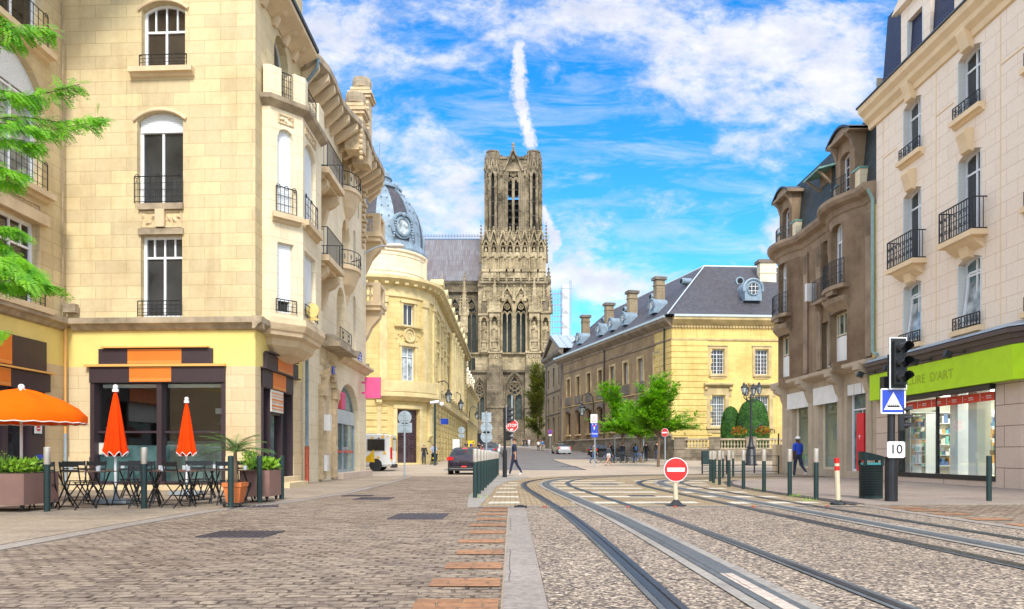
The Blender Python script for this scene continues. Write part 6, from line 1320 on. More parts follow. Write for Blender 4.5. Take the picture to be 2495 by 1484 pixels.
# ================================================================== pale pink corner building on the right
RB=thing('pink_stone_building','pale pink stone apartment building with lime green shop fascia at the right edge','building',(14.6,24,0))
def pink():
 X0=14.5;F=Fac([(X0,28.85),(X0,20.65),(X0+.6,19.6),(X0+.6,6)]);F1=Fac([(X0,28.85),(X0,6)]);s=F1.at;mb=MB()
 cols=[(s(2201),s(2246)),(s(2334),s(2392)),(s(2334)+3.3,s(2334)+4.5),(s(2334)+6.6,s(2334)+7.8),(s(2334)+9.9,s(2334)+11.1)]
 H=[]
 for a,b in cols:H+=[(a,b,11.85,13.9,.16),(a,b,7.95,10.65,.16),(a,b,5.0,7.3,.16)]
 F1.wall(mb,0,F1.len,4.6,14.6,H,.32,0);mb.quad((X0,28.85,0),(X0+12,28.85,0),(X0+12,28.85,14.9),(X0,28.85,14.9));mb.build('wall',M_['pink_stone'],RB)
 for i,(a,b,z0,z1,r)in enumerate(H):
  row=i%3;ce=arch(a,b,z1,r,'seg',6);col_=i//3
  o=window(F1,RB,a,b,z0,z1,r,'seg',.30,cols=2,fw=.08,transom=.76 if row else .72,glass='glass_dark' if row<2 else 'glass_teal',louvre=1)
  ks=MB();m_=(a+b)/2;F1.prof(ks,m_-.22,m_+.22,[(0,z1-.1),(.16,z1-.05),(.22,z1+.2),(.32,z1+.5),(.30,z1+.62),(0,z1+.66)]);ks.build('keystone',M_['pink_trim'],RB)
  if row==1 and col_<2:
   mb=MB();F1.box(mb,a-.32,b+.32,z0-.22,z0-.05,0,.52);F1.prof(mb,a-.1,b+.1,[(0,z0-.55),(.3,z0-.35),(.4,z0-.22),(0,z0-.22)]);b_=mb.build('balcony',M_['pink_trim'],RB)
   railing(F1,b_,a-.25,b+.25,z0-.05,z0+.95,.46,13,4,ends=2,scroll=7,r=.016)
  else:
   sill(F1,RB,a,b,z0,.16,.22,m='pink_trim',over=.16);railing(F1,RB,a-.08,b+.08,z0+.03,z0+.42,.12,9,2,scroll=5,r=.014)
  if row==2:
   t=MB();c0=F1.p(a+.14,z0+.15,-.1);c1=F1.p(b-.1,z0+.15,-.1);up=Vector((0,0,z1-z0-.6));inn=F1.n(a)*-.22
   t.add([c0,c1,c1+up+inn,c0+up+inn],[(0,1,2,3)],1)
   for p,q in((c0,c0+up+inn),(c1,c1+up+inn),(c0,c1),(c0+up+inn,c1+up+inn)):t.bar(p+F1.n(a)*.02,q+F1.n(a)*.02,.07)
   t.build('tilted_casement',[M_['white_paint'],M_['glass_curtain']],o)
 mb=MB()
 for q in(.55,cols[0][1]+.85,cols[1][1]+.85):F1.box(mb,q,q+.035,4.9,14.0,0,.012);F1.box(mb,q,q+1.0,12.55,12.59,.0,.02)
 mb.build('joint_line',M_['pink_trim'],RB)
 mb=MB();F1.prof(mb,-.45,F1.len,[(0,14.1),(.08,14.12),(.12,14.3),(.3,14.45),(.34,14.6),(.5,14.75),(.55,14.95),(0,15.0)]);mb.build('cornice',M_['pink_trim'],RB)
 mb=MB();F1.prof(mb,-.5,F1.len,[(.5,14.93),(.6,14.96),(.58,15.03),(.1,15.05)]);mb.build('gutter',M_['iron'],RB)
 mb=MB();mb.add([(X0+.15,28.75,15.0),(X0+.15,6,15.0),(X0+.35,6,18.3),(X0+.35,28.65,18.3),(X0+12,28.75,15.0),(X0+12,28.65,18.3),(X0+12,6,18.3)],[(0,1,2,3),(4,0,3,5),(3,2,6,5)]);mb.build('mansard_roof',M_['slate_blue'],RB)
 for a,b in cols[:4]:
  m_=(a+b)/2;G=Fac([(X0+.1,28.85-m_+.95),(X0+.1,28.85-m_-.95)]);mb=MB();G.wall(mb,0,1.9,15.0,17.6,[(.42,1.48,15.1,17.0)],.3)
  for yy in(.95,-.95):y=28.85-m_+yy;mb.quad((X0+.1,y,15),(X0+1.4,y,15),(X0+1.4,y,17.6),(X0+.1,y,17.6))
  N=8;c=[(-1.1+2.2*i/N,.5*math.sin(PI*i/N))for i in range(N+1)];mb.prism(c,(X0-.02,28.85-m_,17.6),(0,-1,0),(0,0,1),(1.6,0,0));mb.prism([(x_*1.12,z_*1.15+.02)for x_,z_ in c]+[(1.1,0)],(X0-.12,28.85-m_,17.58),(0,-1,0),(0,0,1),(.2,0,0))
  o=mb.build('dormer',M_['pink_stone'],RB);window(G,o,.42,1.48,15.1,17.0,0,'seg',.28,cols=2,fw=.07,transom=.7,glass='glass_dark',louvre=1)
 mb=MB();sa,sb=s(2187),s(2426);F.wall(mb,0,F.len,-.1,3.2,[(sa,sb,.28,3.19)],.3,0)
 mb.build('ground_floor_wall',M_['pink_base_stone'],RB)
 mb=MB();F.wall(mb,0,F.len,3.2,4.7,[]);mb.build('fascia_back',M_['aubergine'],RB)
 mb=MB();F.box(mb,.05,F.len,3.15,4.15,.01,.3);fs_=mb.build('green_fascia',M_['lime'],RB)
 tx=MB();o_=F1.p((s(2250)+s(2330))/2-.1,3.62,.306);text_into(tx,"CURE  D'ART",.42,o_,F1.t(1),(0,0,1),0,sx=1.12);tx.build('lettering',M_['olive_smudge'],fs_)
 mb=MB();F.prof(mb,0,F.len,[(.0,4.1),(.32,4.16),(.36,4.3),(.4,4.32),(.42,4.45),(.5,4.47),(.5,4.6),(0,4.62)]);mb.build('fascia_cornice',M_['brown_metal'],RB)
 mb=MB();F.prof(mb,0,F.len,[(0,4.62),(.46,4.64),(.44,4.68),(.05,4.84),(0,4.84)]);mb.build('lead_flashing',M_['zinc'],RB)
 for x in(2158,2225,2295,2378):
  q=s(x)+(.0);mb=MB();p=F.p(q,4.22,.4);e_=F.p(q,4.12,1.0);mb.tube([p,e_],.018,5);mb.obox(e_,.2,.16,.2,Matrix.Rotation(R(20),3,'Y'));mb.cyl(p-Vector((.05,0,0)),p,.06,n=8);mb.build('floodlight',M_['iron'],RB)
 fr=MB();F.box(fr,sa,sb,2.98,3.14,-.05,.22);F.box(fr,sa,sb,.2,.36,-.1,.02);F.box(fr,sa,sa+.08,.36,2.98,-.25,-.02);F.box(fr,sb-.08,sb,.36,2.98,-.25,-.02)
 for k in(.42,):F.box(fr,sa+(sb-sa)*k,sa+(sb-sa)*k+.05,.36,2.98,-.2,-.08)
 sf=fr.build('shopfront',M_['iron'],RB);gl=MB();F.box(gl,sa+.08,sb-.08,.36,2.98,-.15,-.14);gl.build('shop_window',M_['shop_glass'],sf)
 rb=MB();F.box(rb,sa+.1,sb-.05,2.66,2.93,-.11,-.10,0)
 for k in range(6):
  q=sa+.3+k*(sb-sa-.3)/6;F.box(rb,q,q+.02,2.68,2.91,-.10,-.095,1);F.box(rb,q+.3,q+.55,2.80,2.83,-.10,-.095,1);F.box(rb,q+.3,q+.55,2.74,2.76,-.10,-.095,1);F.box(rb,q+.1,q+.2,2.78,2.79,-.10,-.095,1)
 rb.build('red_banner',[M_['banner_red'],M_['white_paint']],sf)
 ya,yb=28.85-sa,28.85-sb;rm=MB();rm.box(X0+.3,X0+6,yb,ya,.2,.28);rm.box(X0+6,X0+6.1,yb-.5,ya+.5,.2,3.2);rm.box(X0+.3,X0+6,ya+.3,ya+.35,.2,3.2);rm.box(X0+.3,X0+6,yb-.4,yb-.35,.2,3.2);rm.box(X0+.3,X0+6,yb-.4,ya+.35,3.2,3.25);rm.build('room',M_['interior_pale'],RB)
 for k in range(4):
  lp=MB();lp.box(X0+1.2+k,X0+2.0+k,yb+1,ya-.5,3.15,3.19);lp.build('ceiling_light',M_['shop_light'],RB)
 rd=random.Random(5);cl=['stock_white','stock_teal','stock_orange','stock_blue','stock_dark','stock_green']
 for i,(y_,x_)in enumerate(((ya-.35,X0+.6),(ya-1.25,X0+1.5),(ya-.6,X0+3))):
  un=MB();
  for zz in(.7,1.15,1.6,2.05,2.45):un.box(x_,x_+.35,y_-.45,y_+.45,zz-.03,zz)
  for yy in(-.45,.45):un.box(x_,x_+.35,y_+yy-.02,y_+yy+.02,.3,2.5)
  u=un.build('shelf_unit',M_['white_paint'],RB)
  st=MB()
  for zz in(.7,1.15,1.6,2.05):
   y=y_-.42
   while y<y_+.38:w_=rd.uniform(.05,.16);st.box(x_+.04,x_+.3,y,y+w_,zz,zz+rd.uniform(.12,.34),rd.randrange(6));y+=w_+.02
  st.build('stock',[M_[c]for c in cl],u,kind='stuff')
 for i in range(5):
  x_=X0+.5+i*1.05;y_=ya+.02;un=MB()
  for zz in(.6,1.0,1.4,1.8,2.2,2.6):un.box(x_,x_+1.0,y_,y_+.28,zz-.025,zz)
  for xx in(0,1):un.box(x_+xx-.02,x_+xx+.02,y_,y_+.28,.3,2.7)
  u=un.build('shelf_unit',M_['white_paint'],RB);st=MB()
  for zz in(.6,1.0,1.4,1.8,2.2):
   x=x_+.04
   while x<x_+.85:w_=rd.uniform(.05,.15);st.box(x,x+w_,y_+.02,y_+.24,zz,zz+rd.uniform(.12,.33),rd.randrange(6));x+=w_+.015
  st.build('stock',[M_[c]for c in cl],u,kind='stuff')
 mb=MB()
 for k in(.48,.66):y=ya+(yb-ya)*k;mb.box(X0+.5,X0+.95,y-.22,y+.22,.28,3.2)
 mb.build('column',M_['white_paint'],RB)
 mb=MB();y=ya+(yb-ya)*.84;mb.box(X0+1.2,X0+1.3,y-.5,y+.35,1.3,2.75,0);mb.box(X0+1.1,X0+1.2,y-.1,y,.6,2.4,1)
 for r_ in range(4):
  for c_ in range(5):mb.box(X0+1.14,X0+1.2,y-.42+c_*.14,y-.34+c_*.14,1.4+r_*.3,1.6+r_*.3,2)
 text_into(mb,'BAR',.12,(X0+1.19,y-.1,2.66),(0,-1,0),(0,0,1),3);mb.build('display_board',[M_['iron'],M_['yellow_tube'],M_['stock_white'],M_['yellow_tube']],RB)
 mb=MB();y=ya+(yb-ya)*.75;mb.box(X0+.8,X0+1.2,y-.5,y+.1,1.0,1.15,1);mb.box(X0+.85,X0+1.1,y-.45,y+.05,1.15,1.3,0)
 for a_ in(-.4,.0):mb.box(X0+.9,X0+.95,y+a_-.02,y+a_+.02,.28,1.0,1)
 mb.build('display_table',[M_['stock_teal'],M_['iron']],RB)
for n_,c_ in(('lime',(.44,.72,.004)),('olive_smudge',(.30,.44,.01)),('brown_metal',(.085,.06,.055)),('banner_red',(.72,.045,.02)),('stock_white',(.75,.75,.72)),('stock_teal',(.1,.5,.5)),('stock_orange',(.7,.35,.1)),('stock_blue',(.06,.16,.4)),('stock_dark',(.05,.05,.06)),('stock_green',(.2,.4,.2))):mat(n_,c_,.5,var=.06)
mat('yellow_tube',(.9,.75,.05),.4,emit=((1,.8,.1),1.5));mat('shop_light',(1,1,1),.4,emit=((1,.95,.85),4))
pink()
# ================================================================== gothic cathedral
CA=thing('cathedral','huge weathered gothic cathedral tower with open lancet belfry, statues and pinnacles, closing the street','cathedral',(0,190,3))
KY=190.0;k_=KY/FPX
def cX(x):return(x-CX)*k_
def cZ(y):return 1+(HY-y)*k_
def parts_cathedral():
 st,dk,pl=M_['cathedral_stone'],M_['cathedral_dark'],M_['cathedral_pale']
 def pinn(name,x,y,z0,z1,w,m=pl,par=CA,crock=True):
  mb=MB();h=z1-z0;mb.box(x-w/2,x+w/2,y-w/2,y+w/2,z0,z0+h*.18)
  mb.lathe([(w*.62,z0+h*.18),(w*.5,z0+h*.24),(.04,z1-h*.06),(.12,z1-h*.05),(.03,z1)],(x,y,0),4,0,ang0=PI/4)
  if crock:
   n=max(3,int(h*.8))
   for i in range(n):
    t=(i+.5)/n;r=w*.5*(1-t)+.1;zz=z0+h*.25+t*h*.68
    for a in range(4):mb.obox((x+r*math.cos(PI/4+a*PI/2)*1.1,y+r*math.sin(PI/4+a*PI/2)*1.1,zz),.24,.24,.2)
  return mb.build(name,m,par)
 def gable(mb,x,y,z0,z1,w,th=.25,dep=.5,mi=0):
  for s in(-1,1):mb.bar((x+s*w/2,y,z0),(x,y,z1),th,dep,mi,up=(0,1,0))
  mb.box(x-.1,x+.1,y-.12,y+.12,z1-.2,z1+w*.35,mi);mb.box(x-.3,x+.3,y-.12,y+.12,z1+w*.18,z1+w*.24,mi)
  n=max(3,int((z1-z0)/.9))
  for i in range(1,n):
   for s in(-1,1):t=i/n;mb.obox((x+s*w/2*(1-t)+s*.18,y,z0+(z1-z0)*t+.1),.22,.3,.22)
 def statue(x,y,z0,h,m=pl):
  mb=MB();w=h*.16
  mb.lathe([(w*1.1,0),(w*1.15,h*.1),(w*.95,h*.35),(w*1.1,h*.55),(w*1.05,h*.72),(w*.85,h*.8),(w*.35,h*.84)],(x,y,z0),9,0,1,.8)
  mb.ball((x,y-.05,z0+h*.91),h*.075,8,sz=1.25);mb.box(x-.2,x+.2,y-.22,y+.1,z0+h*.97,z0+h*1.03)
  mb.tube([(x-w,y-.1,z0+h*.76),(x-w*.9,y-w*.9,z0+h*.58),(x+w*.1,y-w*1.1,z0+h*.62)],w*.28,6);mb.tube([(x+w,y-.1,z0+h*.76),(x+w*1.15,y-w*.4,z0+h*.55),(x+w*.6,y-w*1.1,z0+h*.5)],w*.28,6)
  for i in range(4):mb.tube([(x+(i-1.5)*w*.5,y-w*.82,z0+h*.55),(x+(i-1.5)*w*.6,y-w*.95,z0+.1)],w*.1,4)
  mb.box(x-w*1.3,x+w*1.3,y-w,y+w,z0-.6,z0);mb.box(x-w*.8,x+w*.8,y-w*.7,y+w*.7,z0-2.2,z0-.6)
  return mb.build('statue',m,CA)
 def lancet(x0,x1,z0,z1,rise,y,lights=2,glass=True,rose=True,m=st,bar_=.28):
  """tracery: mullions, sub-arches and a cusped oculus in the head of a pointed opening"""
  mb=MB();w=(x1-x0)/lights;sp=z1-rise
  for i in range(1,lights):mb.cyl((x0+i*w,y,z0),(x0+i*w,y,sp-w*.1),bar_/2,n=6)
  for i in range(lights):
   c=arch(x0+i*w,x0+(i+1)*w,sp+w*.35,w*.75,'pt',8);mb.tube([(a,y,z)for a,z in c],bar_*.4,5)
   mb.tube([(a,y,z-.35)for a,z in arch(x0+i*w+.15,x0+(i+1)*w-.15,sp+w*.35,w*.5,'round',6)],bar_*.28,4)
  if rose:
   r=(x1-x0)*.21;cz=z1-rise*.5;cxx=(x0+x1)/2;mb.tube([(cxx+r*1.2*math.cos(a*PI/8),y,cz+r*1.2*math.sin(a*PI/8))for a in range(16)],bar_*.4,5,closed=True)
   for q in range(4):a0=q*PI/2;mb.tube([(cxx+r*.55*math.cos(a0)+r*.55*math.cos(a*PI/4),y,cz+r*.55*math.sin(a0)+r*.55*math.sin(a*PI/4))for a in range(8)],bar_*.25,4,closed=True)
  o=mb.build('tracery',m,CA)
  if glass:g=MB();g.box(x0-.3,x1+.3,y+.9,y+1.0,z0,z1);g.build('stained_glass',M_['stained_glass'],o)
 F=Fac([(cX(1120),KY),(cX(1345),KY)]);o0=cX(1120);S=lambda x:cX(x)-o0
 mb=MB();F.wall(mb,0,F.len,-1,cZ(905),[(S(1151),S(1186),cZ(1023),cZ(925),4.6,'pt'),(S(1230),S(1277),cZ(1023),cZ(915),5.2,'pt')],1.3)
 for a,b,d in((1187,1225.6,2.4),(1279,1320,2.4),(1120,1140,1.6)):F.box(mb,S(a),S(b),-1,cZ(893),0,d);F.box(mb,S(a)-.3,S(b)+.3,-1,cZ(1062),0,d+.4);F.box(mb,S(a)-.25,S(b)+.25,cZ(996),cZ(990),0,d+.25)
 F.box(mb,0,F.len,-1,cZ(1062),0,.5);mb.build('base_storey',dk,CA)
 mb=MB()
 for a,b,z,dd in((1148,1189,cZ(920),4.8),(1226.5,1280.5,cZ(908),5.8)):
  for e,r in((0,.45),(.7,.3)):mb.tube([(q,KY-.25+e*.5,zz)for q,zz in[(cX(a)+e,cZ(1023))]+arch(cX(a)+e,cX(b)-e,z-e,dd,'pt',12)+[(cX(b)-e,cZ(1023))]],r,5)
 F.box(mb,S(1140),F.len,cZ(908),cZ(902),0,.7);mb.build('arch_moulding',dk,CA)
 lancet(cX(1152),cX(1185),cZ(1023),cZ(926),4.6,KY+.4,m=dk,bar_=.4);lancet(cX(1231),cX(1276),cZ(1023),cZ(916),5.2,KY+.4,m=dk,bar_=.45)
 for c,r,zc_ in((1168.5,1.25,cZ(952)),(1253.5,1.7,cZ(947))):
  mb=MB();X=cX(c);
  for q in range(6):a0=q*PI/3+PI/6;mb.tube([(X+r*.62*math.cos(a0)+r*.32*math.cos(a*PI/4),KY+.3,zc_+r*.62*math.sin(a0)+r*.32*math.sin(a*PI/4))for a in range(8)],.13,4,closed=True)
  mb.tube([(X+r*1.05*math.cos(a*PI/10),KY+.3,zc_+r*1.05*math.sin(a*PI/10))for a in range(20)],.2,5,closed=True);mb.build('rose',dk,CA)
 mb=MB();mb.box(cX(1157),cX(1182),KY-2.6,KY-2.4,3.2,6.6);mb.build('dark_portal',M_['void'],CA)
 mb=MB();F.wall(mb,0,F.len,cZ(905),cZ(862),[(S(1141),S(1158),cZ(903),cZ(872))],.8);G2=[(1192,1222),(1282,1316)]
 for a,b in G2:F.box(mb,S(a),S(b),cZ(893),cZ(862),0,1.9)
 mb.build('middle_band',pl,CA);mb=MB()
 for a,b in G2:
  for i in range(3):
   w_=(cX(b)-cX(a))/3;x=cX(a)+w_*i
   for q in(x+.12,x+w_-.12):mb.cyl((q,KY-2.1,cZ(892)),(q,KY-2.1,cZ(877)),.14,n=6)
   mb.tube([(u_,KY-2.1,z_)for u_,z_ in arch(x+.1,x+w_-.1,cZ(871),1.0,'pt',6)],.12,4);gable(mb,x+w_/2,KY-2.05,cZ(875),cZ(866),w_,.2,.3)
 F.box(mb,S(1138),F.len,cZ(863.5),cZ(860),0,.8)
 for a,b in G2:F.box(mb,S(a)-.25,S(b)+.25,cZ(863),cZ(858.5),0,2.4)
 for i in range(46):F.box(mb,S(1140)+i*.47,S(1140)+i*.47+.22,cZ(866),cZ(863.6),0,.55)
 mb.build('blind_arcade',pl,CA)
 F=Fac([(cX(1165),KY),(cX(1342),KY)]);o1=cX(1165);S=lambda x:cX(x)-o1
 mb=MB();wz0,wz1=cZ(859),cZ(731);F.wall(mb,0,F.len,cZ(860),cZ(689),[(S(1223),S(1248.5),wz0,wz1,3.4,'pt'),(S(1256.5),S(1282),wz0,wz1,3.4,'pt')],1.6)
 mb.build('window_stage',pl,CA)
 lancet(cX(1223),cX(1248.5),wz0,wz1,3.4,KY+.3,glass=False,m=pl);lancet(cX(1256.5),cX(1282),wz0,wz1,3.4,KY+.3,glass=False,m=pl)
 mb=MB();mb.box(cX(1218),cX(1288),KY+5,KY+5.3,wz0,wz1+1);mb.build('tower_room',M_['stained_glass'],CA)
 mb=MB()
 for x in(1222,1249.5,1255.5,1283):mb.cyl((cX(x),KY-.2,wz0),(cX(x),KY-.2,wz1-3.4),.32,n=7)
 mb.cyl((cX(1252.5),KY-.35,wz0),(cX(1252.5),KY-.35,wz1-3.4),.42,n=8)
 for c in(1235.7,1269.3):
  for e,r in((.0,.35),(-.6,.25)):mb.tube([(u_,KY-.2,z_)for u_,z_ in arch(cX(c)-1.75+e*.3,cX(c)+1.75-e*.3,wz1+.4-e,3.9-e*.5,'pt',10)],r,5)
  gable(mb,cX(c),KY-.5,cZ(729),cZ(700),3.6,.35,.6);mb.tube([(cX(c)+.6*math.cos(a*PI/5),KY-.3,cZ(718)+.6*math.sin(a*PI/5))for a in range(10)],.12,4,closed=True)
 mb.build('gabled_hood',pl,CA)
 for a,b,d,ya in((1193,1218,2.4,762),(1289,1314,2.4,762),(1168,1192,1.2,768),(1317,1341,1.2,762)):
  G=Fac([(cX(a),KY-d),(cX(b),KY-d)]);w_=G.len;mb=MB();nz0,nz1=cZ(846),cZ(776)
  G.wall(mb,0,w_,cZ(860),cZ(ya),[(w_*.22,w_*.78,nz0,nz1,.9,'pt')],1.1);
  for x in(G.P[0].x,G.P[1].x):mb.quad((x,KY-d,cZ(860)),(x,KY,cZ(860)),(x,KY,cZ(ya)),(x,KY-d,cZ(ya)))
  mb.quad((G.P[0].x,KY-d,cZ(ya)),(G.P[1].x,KY-d,cZ(ya)),(G.P[1].x,KY,cZ(ya)),(G.P[0].x,KY,cZ(ya)));mb.box(G.P[0].x,G.P[1].x,KY-d+1.1,KY-d+1.2,nz0,nz1)
  for x in(w_*.12,w_*.88):mb.cyl(tuple(G.p(x,nz0-1,.25)),tuple(G.p(x,nz1-.9,.25)),.2,n=6);G.box(mb,x-.3,x+.3,nz1-1.0,nz1-.75,0,.5)
  G.box(mb,-.3,w_+.3,cZ(ya)-.35,cZ(ya)+.15,-1,.45);mb.tube([(G.P[0].x+u_,KY-d-.1,z_)for u_,z_ in arch(w_*.18,w_*.82,nz1+.25,1.15,'pt',8)],.2,5)
  mb.build('buttress',pl,CA);xm=(G.P[0].x+G.P[1].x)/2;statue(xm,KY-d+.3,nz0+1.6,4.6)
  tall=a in(1193,1289)
  pinn('spire',xm,KY-d+.9,cZ(ya),cZ(664 if tall else 690),w_*(.72 if tall else .62),dk if not tall else pl)
  for sx in(-1,1):pinn('pinnacle',xm+sx*w_*.42,KY-d+.2,cZ(ya),cZ(ya-45),.75)
 pinn('pinnacle',cX(1336.5),KY,cZ(690),cZ(647),1.3,dk);pinn('pinnacle',cX(1170),KY,cZ(700),cZ(650),1.2,dk);pinn('pinnacle',cX(1342),KY,cZ(765),cZ(700),1.0,dk)
 for x in(1180,1226,1252.5,1279,1325):pinn('pinnacle',cX(x),KY-.6,cZ(735),cZ(690),.8)
 F=Fac([(cX(1173.5),KY+1.0),(cX(1176),KY),(cX(1328),KY),(cX(1330),KY+1.0)]);o2=cX(1176)-F.S[1];S=lambda x:cX(x)-o2;mb=MB()
 xs_=(1184,1203,1225.4,1243,1260.5,1278.6,1301.5,1319);gz0,gz1=cZ(664),cZ(590)
 F.wall(mb,0,F.len,cZ(690),cZ(583),[(S(x)-.68,S(x)+.68,gz0-1.5,gz1,1.6,'pt')for x in xs_],1.2);F.box(mb,0,F.len,cZ(692),cZ(687),-.5,.9);F.box(mb,0,F.len,cZ(684),cZ(676),0,.5)
 for x in xs_:F.box(mb,S(x)-.7,S(x)+.7,gz0-1.5,gz1+.2,-1.25,-1.2,1)  # black niche backs: the shade behind the statues is put into the colour
 mb.build('kings_gallery',[st,M_['void']],CA)
 for x in xs_:statue(cX(x),KY-.15,gz0+.6,5.6)
 mb=MB()
 for x in xs_:
  mb.tube([(u_,KY-.3,z_)for u_,z_ in[(cX(x)-.78,gz0-1.5)]+arch(cX(x)-.78,cX(x)+.78,gz1+.3,1.8,'pt',8)+[(cX(x)+.78,gz0-1.5)]],.2,5);gable(mb,cX(x),KY-.6,gz1-.6,cZ(560),2.1,.28,.5)
  for a in(-.28,.28):mb.tube([(cX(x)+a+.24*math.cos(q*PI/4),KY-.25,gz1-1.1+.24*math.sin(q*PI/4))for q in range(8)],.08,4,closed=True)
 for x in[1176,1193.5,1214,1234,1252,1269.5,1290,1311,1328]:mb.cyl((cX(x),KY-.5,cZ(686)),(cX(x),KY-.5,cZ(600)),.26,n=6)
 mb.build('canopy',pl,CA)
 for x in[1193.5,1214,1234,1252,1269.5,1290,1311]:pinn('pinnacle',cX(x),KY-.5,cZ(600),cZ(556),.6)
 for x in(1172,1331):pinn('pinnacle',cX(x),KY+.2,cZ(640),cZ(538),.9,dk)
 F=Fac([(cX(1214),KY+1.6),(cX(1287),KY+1.6)]);o3=cX(1214);S=lambda x:cX(x)-o3;mb=MB();bz0,bz1=cZ(566),cZ(398)
 F.wall(mb,0,F.len,cZ(588),cZ(378),[(S(1237.5),S(1263.8),bz0,bz1,3.6,'pt')],1.6)
 for t in range(3):e=.35+t*.42;mb.tube([(o3+u_,KY+1.5-t*.15,z_)for u_,z_ in[(S(1237.5)-e,bz0)]+arch(S(1237.5)-e,S(1263.8)+e,bz1+e*1.3,3.8+e,'pt',12)+[(S(1263.8)+e,bz0)]],.2,5)
 for x in(1221,1225,1276,1280):mb.cyl((cX(x),KY+1.3,cZ(586)),(cX(x),KY+1.3,cZ(420)),.22,n=6)
 gable(mb,cX(1250.6),KY+.9,cZ(413),cZ(359),5.0,.4,.7);mb.add([(cX(1250.6)-2.5,KY+1.2,cZ(413)),(cX(1250.6)+2.5,KY+1.2,cZ(413)),(cX(1250.6),KY+1.2,cZ(360))],[(0,1,2)])
 F.box(mb,0,F.len,cZ(382),cZ(376),0,.3);mb.build('belfry_bay',st,CA)
 lancet(cX(1237.5),cX(1263.8),bz0,bz1,3.6,KY+2.0,glass=False,m=st,bar_=.8)
 mb=MB();c=Vector((cX(1250.6),KY+1.0,cZ(383)));mb.ball(c,.55,8)
 mb.tube([(cX(1250.6),KY+.9,cZ(359)),(cX(1250.6),KY+.9,cZ(345))],.13,5)
 for zz in(356,351.5,348):mb.box(cX(1250.6)-.42,cX(1250.6)+.42,KY+.75,KY+1.05,cZ(zz),cZ(zz)+.22)
 mb.build('finial',st,CA)
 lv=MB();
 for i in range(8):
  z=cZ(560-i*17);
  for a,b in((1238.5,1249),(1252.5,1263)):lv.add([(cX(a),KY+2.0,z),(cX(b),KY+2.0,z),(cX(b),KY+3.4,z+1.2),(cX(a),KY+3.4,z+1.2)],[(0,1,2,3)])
 lv.build('louvre',M_['void'],CA);mb=MB();mb.box(cX(1216),cX(1285),KY+7.5,KY+7.8,cZ(590),cZ(462));mb.box(cX(1216),cX(1285),KY+7.5,KY+7.8,cZ(450),cZ(385));mb.build('far_wall',M_['void'],CA)  # far wall raised and coloured black to paint in the dark belfry interior
 B=Fac([(cX(1212),KY+1),(cX(1222),KY+4),(cX(1240),KY+5.5),(cX(1262),KY+5.5),(cX(1279),KY+4),(cX(1289),KY+1)]);mb=MB();B.wall(mb,0,B.len,cZ(400),cZ(366.5),[]);mb.add([B.p(s_,cZ(367))for s_ in B.S]+[(cX(1289),KY+9,cZ(367)),(cX(1212),KY+9,cZ(367))],[tuple(range(8))])
 for s_ in B.S:mb.cyl(tuple(B.p(s_,cZ(398))),tuple(B.p(s_,cZ(363))),.3,n=6)
 mb.build('crown',dk,CA)
 for xc in(1200.5,1301):
  for yb in(0,11):
   if yb:pass
   R8=1.95;c=Vector((cX(xc),KY+R8+.1+yb));P=[(c.x+R8*1.08*math.cos(R(a)),c.y+R8*1.08*math.sin(R(a)))for a in range(-202,159,45)]
   T=Fac(P);mb=MB();H=[]
   for i in range(8):m_=(T.S[i]+T.S[i+1])/2;H.append((m_-.46,m_+.46,cZ(556),cZ(418),1.3,'pt'))
   T.wall(mb,0,T.len,cZ(588),cZ(402),H,.45)
   for i in range(8):p=T.p(T.S[i],0,.1);mb.cyl((p.x,p.y,cZ(586)),(p.x,p.y,cZ(425)),.24,n=6);mb.cyl((p.x,p.y,cZ(423)),(p.x,p.y,cZ(430)),.34,n=6)
   mb.build('corner_turret',st,CA)
   mb=MB();
   for i in range(8):
    m_=(T.S[i]+T.S[i+1])/2;a=T.p(m_-.62,cZ(415),.2);b=T.p(m_+.62,cZ(415),.2);t_=T.p(m_,cZ(385),.2);mb.bar(a,t_,.18,.3);mb.bar(b,t_,.18,.3);mb.bar(t_,t_+Vector((0,0,1.4)),.14)
    for zz in(455,490,525):mb.bar(T.p(m_-.5,cZ(zz),-.1),T.p(m_+.5,cZ(zz),-.1),.08)
   mb.build('turret_gable',st,CA)
   mb=MB();mb.lathe([(R8*.85,cZ(404)),(R8*.85,cZ(368)),(R8*.98,cZ(366)),(R8*.98,cZ(363.5)),(.01,cZ(363.4))],(c.x,c.y,0),8,ang0=R(22.5));
   for i in range(8):a=R(22.5+i*45);mb.cyl((c.x+R8*.92*math.cos(a),c.y+R8*.92*math.sin(a),cZ(400)),(c.x+R8*.92*math.cos(a),c.y+R8*.92*math.sin(a),cZ(365)),.16,n=5)
   mb.build('turret_crown',dk,CA)
   mb=MB();mb.lathe([(.8,cZ(588)),(.8,cZ(404))],(c.x,c.y,0),8);mb.build('newel',M_['void'],CA)  # newel coloured black, standing in for the shade inside the turret openings
   if not yb:
    for i in(1,2,3,7):p=T.p(T.S[i],0,.25);pinn('pinnacle',p.x,p.y,cZ(412),cZ(383),.42,st,crock=False)
 for x in(1183,1318.5):pinn('pinnacle',cX(x),KY+1.6,cZ(425),cZ(372),.8,dk);
 for x in(1221,1279):pinn('pinnacle',cX(x),KY+1.0,cZ(425),cZ(385),.7,st)
 mb=MB();mb.box(cX(1176),cX(1328),KY+.3,KY+14,3,cZ(690));mb.box(cX(1165),cX(1222),KY+1.7,KY+14,3,cZ(690));mb.build('tower_core',dk,CA)if False else None
 mb=MB();mb.box(cX(1176),cX(1328),KY+1.3,KY+14,cZ(689),cZ(586));mb.box(cX(1166),cX(1218),KY+1.7,KY+14,3,cZ(690));mb.box(cX(1287),cX(1341),KY+1.7,KY+14,3,cZ(690));mb.build('tower_core',dk,CA)
